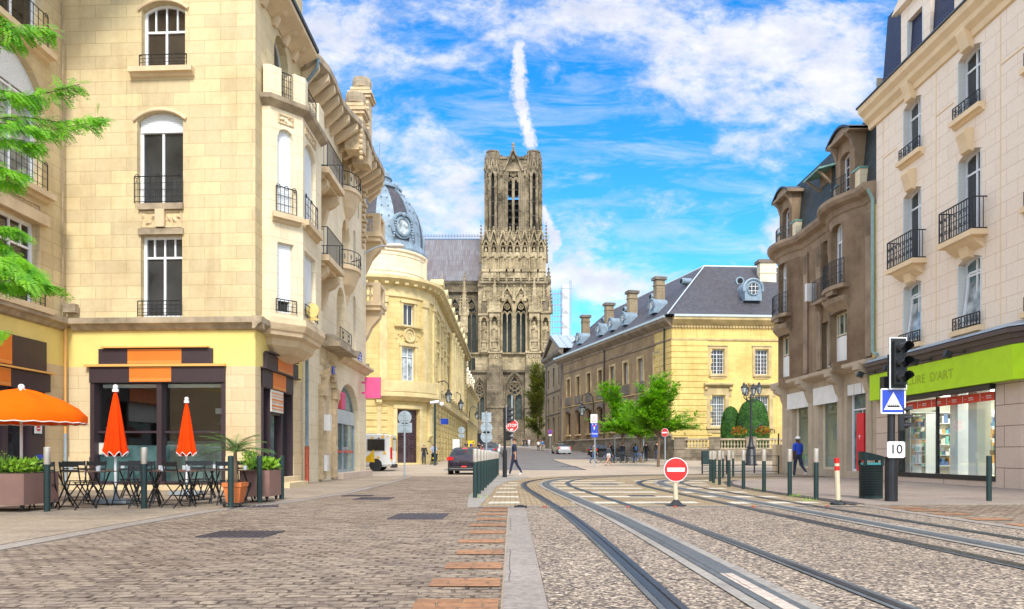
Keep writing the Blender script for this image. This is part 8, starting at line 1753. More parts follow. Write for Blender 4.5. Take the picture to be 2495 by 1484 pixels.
def parasol_closed(x,y,label):
 t=thing('closed_parasol',label,'parasol',(x,y,.018),0,'orange cafe parasols');N=40;mb=MB();L=[(2.22,.03),(2.1,.06),(1.8,.115),(1.4,.175),(1.1,.225),(.99,.25),(.97,.24)];V=[]
 for k,(z,r)in enumerate(L):
  for i in range(N):a=2*PI*i/N;q=r*.86*(1+.16*math.cos(a*8)*min(1,k/3));V.append((x+q*math.cos(a),y+q*math.sin(a),z+.045+(.05*math.cos(a*8)if k>4 else 0)))
 mb.add(V,[(k*N+i,(k+1)*N+i,(k+1)*N+(i+1)%N,k*N+(i+1)%N)for k in range(len(L)-1)for i in range(N)]+[tuple(range((len(L)-1)*N,len(L)*N))]);cn=mb.build('canopy',M_['orange_fabric_dark'],t,smooth=True)
 mb=MB();mb.tube(V[-N:],.012,4,closed=True);mb.build('piping',M_['white_trim'],cn);mb=MB();mb.ball((x,y,2.36),.05,10);mb.cyl((x,y,2.26),(x,y,2.32),.06);mb.build('finial',M_['white_paint'],t)
 mb=MB();mb.cyl((x,y,.35),(x,y,2.2),.025,n=8);mb.build('pole',M_['white_paint'],t);mb=MB();mb.cyl((x,y,.045),(x,y,.36),.035);mb.box(x-.34,x+.34,y-.25,y+.25,.045,.12);mb.build('base',M_['zinc'],t)
parasol_closed(-7.95+.02,14.5,'left closed orange parasol standing among the terrace tables');parasol_closed(-7.9,17.6,'right closed orange parasol nearer the cafe window')
t=thing('open_parasol','open orange parasol with scalloped white-edged valance at the left edge','parasol',(-9.88,14.6,.018),0,'orange cafe parasols');x,y=-9.88,14.6;N=48;V=[];mb=MB()
Lp=[(.03,2.30),(.35,2.24),(.8,2.10),(1.15,1.93),(1.33,1.80),(1.33,1.66)]
for k,(r,z)in enumerate(Lp):
 for i in range(N):
  a=2*PI*i/N+.1;sc_=abs(math.sin(a*4));r_=r*.89;V.append((x+r_*(1-.03*sc_)*math.cos(a),y+r_*(1-.03*sc_)*math.sin(a),z+(.05*(1-sc_)if k<4 else 0)+(-.03*abs(math.sin(a*12))if k==5 else 0)))
mb.add(V,[(k*N+i,(k+1)*N+i,(k+1)*N+(i+1)%N,k*N+(i+1)%N)for k in range(5)for i in range(N)]);cn=mb.build('canopy',M_['orange_fabric'],t,smooth=True);mb=MB();mb.tube(V[-N:],.012,4,closed=True);mb.build('piping',M_['white_trim'],cn)
mb=MB();mb.cyl((x,y,.04),(x,y,2.3),.028,n=8);mb.build('pole',M_['white_paint'],t);mb=MB();mb.ball((x,y,2.37),.06,10);mb.cyl((x,y,2.29),(x,y,2.33),.09);mb.build('finial',M_['white_paint'],t)
mb=MB()
for i in range(8):a=PI*i/4+.1;mb.bar((x,y,1.75),(x+1.05*math.cos(a),y+1.05*math.sin(a),1.85),.015)
mb.build('rib',M_['white_trim'],t)
def leafclump(mb,c,r,n,rd,s=.05,mi=0,up=.5):
 for i in range(n):
  a=rd.uniform(0,2*PI);e=rd.uniform(-.2,1)*PI/2*up+.2;d=Vector((math.cos(a)*math.cos(e),math.sin(a)*math.cos(e),math.sin(e)));p=Vector(c)+Vector((rd.uniform(-1,1)*r[0],rd.uniform(-1,1)*r[1],rd.random()*r[2]));q=d.cross(Vector((rd.random(),rd.random(),.3))).normalized()*s*.28;L=s*rd.uniform(.7,1.5);mb.add([p,p+d*L*.5+q,p+d*L,p+d*L*.5-q],[(0,1,2,3)],mi)
for x0,x1,y0,y1,l,sd_ in((-9.6,-8.35,12.4,13.35,'brown wheeled planter with shrubs at the left edge',1),(-5.62,-5.0,14.95,15.7,'brown wheeled planter with small shrubs beside the cafe door',2)):
 t=thing('planter',l,'planter',(x0,y0,.018),0,'brown cafe planters');mb=MB();mb.box(x0,x1,y0,y1,.14,.68);mb.build('box',M_['planter_brown'],t);mb=MB();mb.box(x0+.03,x1-.03,y0+.03,y1-.03,.681,.69);mb.build('soil',M_['far_soil'],t)
 for a,b in((x0+.08,y0+.08),(x1-.08,y0+.08),(x1-.08,y1-.08),(x0+.08,y1-.08)):mb=MB();mb.cyl((a-.015,b,.085),(a+.015,b,.085),.038,n=12);mb.box(a-.03,a+.03,b-.02,b+.02,.1,.14);mb.build('caster',M_['iron'],t)
 rd=random.Random(sd_)
 for k,(fx,mm,hh,s_,n)in enumerate(((.15,'leaf_light',.38,.06,500),(.5,'leaf_mid',.16,.14,260),(.8,'leaf_light',.2,.09,420))):
  mb=MB();xx=x0+(x1-x0)*fx;leafclump(mb,(xx,(y0+y1)/2,.68),((x1-x0)*.17,(y1-y0)*.4,hh),n,rd,s_,up=1.0);mb.build('shrub',M_[mm],None,label=('feathery pale green','grassy dark green','rounded leafy green')[k]+' shrub in the '+l.replace('with shrubs ','').replace('with small shrubs ',''),cat='shrub')
t=thing('palm_pot','square terracotta pot on casters holding the small palm','pot',(-5.25,13.7,.018));x,y=-5.25,13.75;mb=MB();mb.lathe([(.17,.1),(.235,.40),(.26,.40),(.26,.48),(.22,.48),(.2,.44)],(x,y,0),4,ang0=PI/4);mb.build('pot',M_['terracotta'],t);mb=MB();mb.box(x-.19,x+.19,y-.19,y+.19,.075,.1)
for a in(-.15,.15):mb.cyl((x+a-.02,y-.15,.06),(x+a+.02,y-.15,.06),.03)
mb.build('trolley',M_['iron'],t)
t=thing('palm','small feather palm growing in the terracotta pot','palm',(x,y,.4));mb=MB();mb.lathe([(.05,.44),(.04,.6),(.05,.75),(.03,1.1)],(x,y,0),8);mb.build('trunk',M_['bark'],t);rd=random.Random(4);mb=MB()
for i in range(34):
 a=rd.uniform(0,2*PI);el=rd.uniform(.25,1.25);L=rd.uniform(.55,.8);P=[]
 for k in range(9):s_=k/8;r=L*s_*math.cos(el*(1-s_*.5));P.append(Vector((x+r*math.cos(a),y+r*math.sin(a),1.05+L*math.sin(el)*s_-.45*L*s_*s_)))
 mb.tube(P,.005,3)
 for k in range(1,8):
  for f in(0,.5):
   p=P[k].lerp(P[k+1],f);d=(P[k+1]-P[k]).normalized();sd_=d.cross(Vector((0,0,1))).normalized()
   for sg in(-1,1):q=p+sd_*sg*.15*(1-abs(k/8-.45))+d*.09-Vector((0,0,.02));mb.add([p,p+d*.016,q],[(0,1,2)])
mb.build('fronds',M_['palm_leaf'],t)
# ================================================================== trees and hedges
def leaf_mat(name,c1,c2,tr=.35,vs=2.5):
 m,N,L,b=nodes(name);out=N['Material Output'];tc=N.new('ShaderNodeTexCoord');n=N.new('ShaderNodeTexNoise');n.inputs['Scale'].default_value=vs;n.inputs['Detail'].default_value=5;L.new(tc.outputs['Object'],n.inputs['Vector'])
 mr=N.new('ShaderNodeMapRange');mr.inputs[1].default_value=.35;mr.inputs[2].default_value=.65;L.new(n.outputs[0],mr.inputs[0]);cr=N.new('ShaderNodeMixRGB');cr.inputs[1].default_value=c4(c1);cr.inputs[2].default_value=c4(c2);L.new(mr.outputs[0],cr.inputs[0]);L.new(cr.outputs[0],b.inputs['Base Color']);setb(b,'Roughness',.55)
 t=N.new('ShaderNodeBsdfTranslucent');L.new(cr.outputs[0],t.inputs[0]);mx=N.new('ShaderNodeMixShader');mx.inputs[0].default_value=tr;L.new(b.outputs[0],mx.inputs[1]);L.new(t.outputs[0],mx.inputs[2]);L.new(mx.outputs[0],out.inputs[0])
leaf_mat('leaf_bright',(.07,.26,.005),(.30,.60,.012),.42);leaf_mat('leaf_front',(.09,.34,.008),(.26,.58,.012),.45,6);leaf_mat('leaf_olive',(.05,.07,.012),(.19,.21,.02),vs=.35);leaf_mat('hedge_green',(.02,.09,.008),(.05,.17,.012),.15,1.5)
def tree(name,x,y,h,crown,label,seed,trunk_h,r=.11,leaf='leaf_bright',n=5200,ls=.17,group=None,branches=26,droop=.1):
 """tapered trunk, limbs reaching into the crown and flat sprays of leaves along them; crown = list of (dx, dy, z, rx, rz)"""
 rd=random.Random(seed);z0=gz(y);t=thing(name,label,'tree',(x,y,z0),0,group);mb=MB()
 P=[Vector((x+.05*math.sin(k*1.3+seed)*k*.5,y,z0+h*.9*k/8))for k in range(9)];mb.tube(P,[r*(1-k*.105)+.01 for k in range(9)],8);sprays=[]
 for i in range(branches):
  c=crown[rd.randrange(len(crown))];v=Vector((rd.gauss(0,1),rd.gauss(0,1),rd.gauss(0,.8))).normalized()*rd.uniform(.65,1.0);e=Vector((x+c[0]+v.x*c[3],y+c[1]+v.y*c[3],z0+c[2]+v.z*c[4]))
  zs=max(trunk_h,(e.z-z0)*.62-.3);s=P[min(8,int(zs/(h*.9)*8))].copy();s.z=z0+zs*.95;m_=s.lerp(e,.5)+Vector((0,0,.25));Q=[s,s.lerp(m_,.5)+Vector((0,0,.08)),m_,m_.lerp(e,.5)+Vector((0,0,.05)),e-Vector((0,0,droop))]
  mb.tube(Q,[r*.35,r*.28,r*.2,r*.13,r*.05],5);sprays+=[(Q[k].lerp(Q[k+1],f),(Q[k+1]-Q[k]).normalized())for k in range(1,4)for f in(0,.33,.66)]+[(e,(e-m_).normalized())]*2
 mb.build('trunk',M_['bark'],t);mb=MB();per=n//len(sprays)
 for c0,d in sprays:
  for k in range(3):
   a=(d+Vector((rd.uniform(-1.3,1.3),rd.uniform(-1.3,1.3),rd.uniform(-.3,.3)))).normalized();L=rd.uniform(.35,.9)*ls*5;s_=a.cross(Vector((0,0,1))).normalized()
   for j in range(per//3):
    f=j/(per/3);p=c0+a*L*f+s_*rd.uniform(-.22,.22)*L+Vector((0,0,rd.uniform(-.12,.1)*L-.12*f*f*L));b=(a+s_*rd.uniform(-1.2,1.2)+Vector((0,0,rd.uniform(-.5,.3)))).normalized()*ls*rd.uniform(.6,1.2);w_=b.cross(Vector((rd.uniform(-.4,.4),rd.uniform(-.4,.4),1))).normalized()*ls*.26
    mb.add([p,p+b*.5+w_,p+b,p+b*.5-w_],[(0,1,2,3)])
 mb.build('crown',M_[leaf],t);return t
GT='young trees on the plaza'
tree('tree',10.9,54,6.9,[(0,0,4.6,1.5,1.5),(.9,0,3.6,1.9,.9),(-1.0,0,3.6,1.7,1.0),(.5,0,5.9,.9,.9),(1.6,0,3.0,1.2,.5),(-.5,0,5.4,1.3,.9),(-1.5,0,4.3,1.3,.9)],'bright green young tree nearest the camera, its thin trunk beside the small no entry sign',11,2.3,group=GT,n=26000,ls=.20,branches=58)
tree('tree',11.7,66,6.0,[(-.2,0,4.2,2.1,1.4),(-1.0,0,3.4,2.0,1.0),(.8,0,3.4,1.6,1.0)],'middle bright green tree behind the parked bicycles',12,2.2,group=GT,n=17000,ls=.23,branches=44)
tree('tree',10.7,70,7.3,[(-.9,0,4.3,2.2,1.2),(-.2,0,3.3,2.0,.8),(-1.3,0,6.6,.9,.7),(.6,0,4.2,1.4,1.2)],'leftmost bright green plaza tree with a high tuft',13,2.4,group=GT,n=17000,ls=.24,branches=46)
tree('tree',5.3,147,19,[(-.5,0,5.5,2.3,3.2),(-.2,0,10,2.2,3.4),(0,0,14.8,1.7,2.8)],'tall olive and dark green tree against the cathedral foot',14,3,.3,'leaf_olive',16000,.42,None,64)
tree('bush',6.6,135,3.2,[(0,0,1.4,1.3,1.1)],'small dark green bush at the foot of the pedimented wing',15,.4,.1,'leaf_olive',1500,.3,None,14)
def topiary(x0,x1,yb,z0,ytop,label,Y,seed):
 rd=random.Random(seed);c=(XW(x0,Y)+XW(x1,Y))/2;r=(XW(x1,Y)-XW(x0,Y))/2;zt=ZW(ytop,Y);H=zt-z0;t=thing('topiary',label,'hedge',(c,Y,z0),0,'clipped yew columns on the terrace');prof=[(1.0,0),(1.0,.3),(.96,.55),(.86,.75),(.66,.89),(.36,.97),(.02,1.0)];mb=MB();mb.lathe([(r*a*.96,H*b)for a,b in prof],(c,Y,z0),24);core=mb.build('core',M_['hedge_green'],t,smooth=True);mb=MB()
 for i in range(9000):
  b=rd.random()**.8;a=rd.uniform(0,2*PI);rr=r*interp([(q[1],q[0])for q in prof],b);p=Vector((c+rr*math.cos(a),Y+rr*math.sin(a),z0+H*b));o=Vector((math.cos(a),math.sin(a),.5*b)).normalized();s=Vector((rd.gauss(0,1),rd.gauss(0,1),rd.gauss(0,1))).normalized();d=(o*.8+s).normalized()*.16;w_=d.cross(o+s*.3).normalized()*.035;mb.add([p-d*.4,p+w_,p+d*.6,p-w_],[(0,1,2,3)])
 mb.build('foliage',M_['hedge_green'],t)
topiary(1757,1803,0,1.5,991,'shorter clipped green column on the left',75,1);topiary(1797,1872,0,1.5,972,'taller and wider clipped green column behind the lamp post',73.5,2)
# leafy branches hanging in from a street tree beside the camera's left
t=thing('locust_tree','feathery green branches of a street tree reaching in from the left edge','tree',(-8.3,9.2,.045));rd=random.Random(21);mb=MB();mb.tube([(-8.3,9.2,0),(-8.35,9.25,2.2),(-8.2,9.1,4),(-8.3,9.2,7.5)],[.16,.13,.11,.06],9);lf=MB();BY=9.0
def frond(p,d,L,n=9):
 d=d.normalized();q=p
 for k in range(n):
  d=(d+Vector((0,0,-.07))).normalized();q2=q+d*L/n;s_=d.cross(Vector((rd.uniform(-.3,.3),-.6,.8))).normalized();ll=L*.31*(1-abs(k/n-.4)*.9)
  for sg in(-1,1):a=q+(s_*sg+d*.45).normalized()*ll;w_=d*ll*.19;m_=(q+a)/2;lf.add([q,m_+w_,a,m_-w_],[(0,1,2,3)])
  q=q2
for pts,dn in(([(-60,40),(0,60),(60,72),(120,68)],26),([(-40,20),(10,45),(40,95)],12),([(-60,90),(0,100),(50,105)],12),([(-60,250),(40,240),(120,225),(195,205)],34),([(-60,290),(60,285),(160,300),(250,285)],36),([(-60,300),(30,300),(100,320),(215,300)],34),([(-60,215),(20,222),(80,240)],22),([(-50,340),(30,345),(95,355)],22),([(-60,400),(-10,405),(50,425)],20),([(-40,430),(0,440),(40,450)],12),([(-60,560),(0,590),(60,640),(110,690)],40),([(-60,600),(20,640),(80,690),(140,700)],36),([(-60,680),(0,690),(70,700)],28),([(-60,530),(0,555),(40,560)],18),([(-50,640),(10,660),(60,665)],24),([(-50,810),(-10,805),(10,812)],7)):
 V=[W(x,y,BY+rd.uniform(-.35,.35))for x,y in pts];sp=[]
 for a,b in zip(V,V[1:]):
  for k in range(6):sp.append(a.lerp(b,k/6))
 sp.append(V[-1]);mb.tube(sp,[.014-.011*i/len(sp)for i in range(len(sp))],4)
 if(W(pts[0][0],pts[0][1],BY)-V[0]).length>=0:mb.tube([Vector((-8.3,9.2,max(2.5,V[0].z-.5))),V[0]],[.03,.014],5)
 A_=Vector((-8.3,9.2,max(2.5,V[0].z-.5)))
 for i in range(24):d=V[0]-A_;frond(A_+d*(.15+.85*rd.random()),d.normalized()*rd.uniform(.3,1)+Vector((rd.uniform(-.3,.3),rd.uniform(-1,1),rd.uniform(-.8,.4))),rd.uniform(.14,.26),8)
 for i in range(int(dn*3.4)):
  f=rd.random()**.8*(len(sp)-1);k=min(len(sp)-2,int(f));p=sp[k].lerp(sp[k+1],f-k)+Vector((0,rd.uniform(-.1,.1),0));d=(sp[k+1]-sp[k]).normalized();frond(p,d*rd.uniform(.4,1.2)+Vector((rd.uniform(-.4,.4),rd.uniform(-.6,.6),rd.uniform(-.8,.35))),rd.uniform(.13,.24),9)
mb.build('trunk',M_['bark'],t);lf.build('crown',M_['leaf_front'],t)
# tufts of weeds in the joints
mb=MB();rd=random.Random(8)
for x,y,n in((6.75,17.2,14),(7.0,20.5,8),(6.3,15.6,10),(6.9,24.5,8),(3.7,20,3),(-.72,16.9,12),(7.6,22.0,3)):
 for i in range(n*2):p=Vector((x+rd.gauss(0,.12),y+rd.gauss(0,.1),.02));q=p+Vector((rd.uniform(-.05,.05),rd.uniform(-.05,.05),rd.uniform(.03,.10)));mb.add([p,p+Vector((.012,0,0)),q],[(0,1,2)])
mb.build('weeds',M_['leaf_light'],None,kind='stuff',label='tufts of weeds in the paving joints')
# ================================================================== vehicles
for n_,c_,r_,m__ in(('paint_aubergine',(.018,.008,.022),.15,.2),('paint_silver',(.55,.56,.58),.25,.5),('paint_black',(.01,.011,.013),.15,0),('paint_van',(.78,.80,.80),.3,0),('paint_teal',(.03,.12,.11),.2,.3),('paint_grey',(.1,.11,.13),.2,.4)):mat(n_,c_,r_,metal=m__,var=.03,coat=.8)
mat('tyre',(.018,.018,.018),.85);mat('rim',(.4,.41,.43),.3,metal=.8);glass_mat('car_glass',(.012,.014,.016));mat('tail_lamp',(.5,.004,.006),.2,coat=.6,emit=((1,.02,.01),.05));mat('plastic_black',(.02,.02,.022),.6);mat('plate_white',(.7,.7,.68),.4)
def car(x,y,yaw,label,paint,L=3.97,Wd=1.74,H=1.46,kind='hatch',name='car',cat='car',lit=False):
 """body lofted from cross-sections; glazing, wheels, lamps, bumper and plate are parts. Local +Y is the nose, origin under the rear bumper"""
 t=thing(name,label,cat,(0,0,0));hw=Wd/2
 if kind=='van':st=[(0,.45,1.15,2.25,.93,.86),(.06,.32,1.2,2.38,1,.9),(.5,.28,1.22,2.46,1,.9),(1.6,.28,1.22,2.48,1,.9),(3.4,.28,1.22,2.46,1,.9),(4.1,.28,1.2,2.3,1,.86),(4.75,.28,1.15,1.5,.98,.8),(5.35,.3,.95,1.1,.9,.8),(5.5,.4,.8,.9,.8,.75)]
 else:st=[(0,.36,.62,.66,.84,.8),(.05,.24,.86,.90,.93,.86),(.16,.2,.95,1.02,.98,.84),(.42,.2,.97,1.27,1,.76),(.66,.2,.97,1.42,1,.72),(1.3,.2,.96,1.46,1,.71),(2.0,.2,.95,1.44,1,.71),(2.5,.2,.93,1.32,1,.73),(2.95,.2,.91,1.02,1,.78),(3.2,.2,.88,.90,.98,.84),(3.7,.22,.74,.76,.92,.8),(3.93,.3,.6,.62,.8,.7)]
 sy=L/st[-1][0];sz=H/max(s[3]for s in st);R_=[]
 for(yy,zb,zl,zt,wl,wt)in st:a=hw*wl;b=hw*wt;R_.append([(-a*.9,zb),(-a,zb+.14),(-a,(zb+zl)/2+.05),(-a*.985,zl-.03),(-a*.95,zl),(-b-(a*.95-b)*.12,zt-.07 if zt-zl>.2 else zt),(-b*.9,zt-.02),(0,zt),(b*.9,zt-.02),(b+(a*.95-b)*.12,zt-.07 if zt-zl>.2 else zt),(a*.95,zl),(a*.985,zl-.03),(a,(zb+zl)/2+.05),(a,zb+.14),(a*.9,zb)])
 V=[(px_,st[i][0]*sy,pz*sz)for i,r in enumerate(R_)for px_,pz in r];n=15;body=MB();gl=MB();last=len(st)-1
 gi=(1,4)if kind=='van' else(2,8)
 for i in range(last):
  for j in range(n-1):
   f=[i*n+j,i*n+j+1,(i+1)*n+j+1,(i+1)*n+j]
   side=j in(4,9);win=(side and((gi[0]<=i<gi[1])if kind=='hatch' else i in(1,2,5)))or(kind=='hatch' and j in(5,6,7,8)and i in(2,3,7))or(kind=='van' and 4<j<9 and i==5)
   if kind=='van' and side and i in(1,2):win=False
   (gl if win else body).add([V[k]for k in f],[(0,1,2,3)])
 body.add(V[:n],[tuple(range(n))]);body.add(V[-n:],[tuple(range(n))[::-1]]);body.quad(V[0],V[n-1],V[-1],V[-n]);b=body.build('body',M_[paint],t,smooth='auto');gl.build('window',M_['car_glass'],t)
 if kind=='van':
  for sx in(-1,1):
   for a0,a1 in((.45,1.5),(1.65,3.2)):w_=MB();xx=sx*hw*.99;w_.box(xx-.02,xx+.02 if sx<0 else xx+.015,a0,a1,1.25,1.95);w_.build('side_window',M_['car_glass'],t)
  w_=MB();w_.box(-.75,.75,-.02,.04,1.25,2.0);w_.build('rear_window',M_['car_glass'],t)
 bp=MB();bp.box(-hw*.9,hw*.9,-.05,.12,.22*sz,.44*sz);bp.box(-hw*.55,hw*.55,-.07,0,.2*sz,.27*sz);bp.build('bumper',M_['plastic_black' if kind=='van' or paint!='paint_silver' else paint],t)
 pl_=MB();pl_.box(-.26,.26,-.045,.0,(.62 if kind=='hatch' else .5)*sz,(.73 if kind=='hatch' else .6)*sz);pl_.build('number_plate',M_['plate_white' if not lit else 'plastic_black'],t)
 for sx in(-1,1):
  l=MB();z=.82*sz if kind=='hatch' else .95
  if kind=='hatch':l.prism([(0,0),(.3,.02),(.33,.16),(.05,.2),(-.03,.12)],(sx*hw*.985,-.005,z-.08),(-sx,0,0),(0,0,1),(0,.22,0))
  else:l.box(sx*(hw-.02)-.07,sx*(hw-.02)+.05,-.02,.1,.75,1.45)
  l.build('tail_light',M_['tail_lamp'],t);m=MB();m.ball((sx*(hw+.09),L*.66,.98*sz if kind=='hatch' else 1.4),.1,8,sz=.8);m.build('mirror',M_[paint],t)
  for yy in((.68 if kind=='hatch' else 1.0),L*.81):
   r=.31 if kind=='hatch' else .35;w_=MB();xo=sx*(hw-.02);xi=sx*(hw-.22);w_.cyl((xi,yy,r),(xo,yy,r),r,n=22);o=w_.build('wheel',M_['tyre'],t);rm=MB();rm.cyl((xo,yy,r),(xo+sx*.012,yy,r),r*.62,n=18);rm.cyl((xo+sx*.012,yy,r),(xo+sx*.02,yy,r),r*.16,n=8,mi=0)
   for k in range(5):a=k*2*PI/5+.3;p=Vector((xo+sx*.013,yy+r*.36*math.cos(a),r+r*.36*math.sin(a)));rm.bar((xo+sx*.016,yy+r*.3*math.cos(a),r+r*.3*math.sin(a)),(xo+sx*.016,yy+r*.55*math.cos(a),r+r*.55*math.sin(a)),.012,.05,1)
   rm.build('rim',[M_['rim'],M_['plastic_black']],o);ar=MB();ar.cyl((sx*(hw-.12),yy,r+.02),(sx*(hw+.004),yy,r+.02),r*1.12,n=20);ar.build('wheel_arch',M_['plastic_black'],t)
 if lit:m=MB();m.box(-.12,.12,-.058,-.045,.40,.43);m.box(-.11,.11,.36,.40,1.325,1.345);m.build('lit_lamp',M_['lamp_on'],t);m=MB();m.box(-.72,.72,-.06,-.04,.30,.325);m.build('trim_strip',M_['rim'],t);m=MB();m.tube([(-.32,.38,1.09),(.1,.3,1.06)],.012,4);m.build('wiper',M_['plastic_black'],t)
 t.location=(x,y,gz(y));t.rotation_euler=(math.atan((gz(y+2)-gz(y))/2)if abs(math.cos(yaw))>.7 else 0,0,yaw);return t
mat('lamp_on',(1,.05,.03),.3,emit=((1,.03,.01),2))
car(-2.42,36.6,R(-3),'dark aubergine hatchback with lit brake lamps, seen from behind by the bollard row','paint_aubergine',H=1.42,lit=True)
car(7.0,96,R(10),'silver hatchback parked at the top of the road before the palace','paint_silver',4.3,1.82,1.48)
car(8.9,81,R(-62),'black hatchback parked behind the young trees and the taxi sign','paint_black',3.9,1.7,1.5)
car(-2.7,84,R(2),'dark estate parked on the left, nearest of the far queue','paint_grey',4.2,1.78,1.46);car(-2.6,92,R(2),'dark teal car, second in the far left queue','paint_teal',4.3,1.8,1.6);car(-3.4,101,R(2),'pale teal car, farthest of the left queue','paint_silver',4.2,1.8,1.7)
V_=car(-7.32,45.2,R(90),'white minibus with yellow splashes, half hidden by the arched shop','paint_van',5.5,1.95,2.3,'van','minibus','minibus')
rd=random.Random(6);xs_=-.995
mat('van_yellow',(.85,.50,.01),.4);mat('van_maroon',(.2,.01,.05),.4)
def decal(f,m__='van_yellow'):dm=MB();f(dm);o=dm.build('decal',M_[m__],None);o.parent=V_;o.rotation_euler=(0,0,0)
for cy_,cz_,s_,m__ in((.55,2.1,.17,0),(.8,2.0,.10,1),(1.2,2.02,.14,0),(.45,1.1,.17,0),(.85,.82,.15,0),(.25,2.15,.1,0)):
 P=[((s_*(1 if k%2 else .35)*rd.uniform(.7,1.1))*math.cos(k*PI/5),(s_*(1 if k%2 else .35)*rd.uniform(.7,1.1))*math.sin(k*PI/5))for k in range(10)]
 decal(lambda dm:dm.prism(P,(xs_,cy_,cz_),(0,1,0),(0,0,1),(.012,0,0)),'van_maroon' if m__ else 'van_yellow')
decal(lambda dm:dm.prism([(0,0),(.75,0),(.72,.12),(.3,.5),(.08,.78)],(xs_,1.05,.55),(0,1,0),(0,0,1),(.012,0,0)))
decal(lambda dm:dm.box(.84,.99,-.03,.05,.6,2.15));decal(lambda dm:dm.box(-.99,-.9,-.03,.05,.6,2.15))
def bicycle(x,y,yaw,label,colr):
 t=thing('bicycle',label,'bicycle',(0,0,0),0,'bicycles at the plaza racks');fr=MB();B,S_,H_,Rr,F_=(0,0,.28),(-.18,0,.85),(.38,0,.82),(-.48,0,.34),(.52,0,.34)
 for a,b in((B,S_),(B,H_),(S_,H_),(B,Rr),(S_,Rr),(H_,F_),((-.12,0,.72),(.36,0,.72))):fr.tube([a,b],.018,5)
 fr.build('frame',M_[colr],t)
 for c in(Rr,F_):
  w_=MB();w_.tube([(c[0]+.33*math.cos(k*PI/12),0,c[2]+.33*math.sin(k*PI/12))for k in range(24)],.017,5,closed=True)
  for k in range(8):w_.bar(c,(c[0]+.32*math.cos(k*PI/4),0,c[2]+.32*math.sin(k*PI/4)),.006)
  w_.build('wheel',M_['tyre'],t)
 m=MB();m.obox((-.2,0,.92),.26,.13,.05);m.build('saddle',M_['plastic_black'],t);m=MB();m.tube([(.36,-.28,1.0),(.38,-.1,1.04),(.38,.1,1.04),(.36,.28,1.0)],.015,5);m.tube([(.38,0,.82),(.38,0,1.04)],.015,5);m.obox((.55,0,.9),.26,.3,.2);m.build('handlebar',M_['plastic_black'],t)
 t.location=(x,y,gz(y));t.rotation_euler=(0,0,yaw)
for i,(px_,Y,a,c)in enumerate(((1470,63,5,'plastic_black'),(1485,64,175,'stock_blue'),(1508,63.5,0,'dark_green_iron'),(1533,63,172,'plastic_black'),(1552,64,4,'stock_blue'))):bicycle(XW(px_,Y),Y,R(a),('leftmost black','second from left blue','middle dark green','fourth black','rightmost blue')[i]+' bicycle in the row under the young trees',c)
mb=MB()
for px_ in(1478,1496,1512,1527,1544):x=XW(px_,63.8);mb=MB();mb.tube([(x,63.5,gz(63.5)),(x,63.5,1.05),(x,64.1,1.05),(x,64.1,gz(64))],.03,5);mb.build('bicycle_rack',M_['iron'],None,label='dark hoop stand between the parked bicycles',cat='bicycle rack',group='hoop stands for the bicycles')
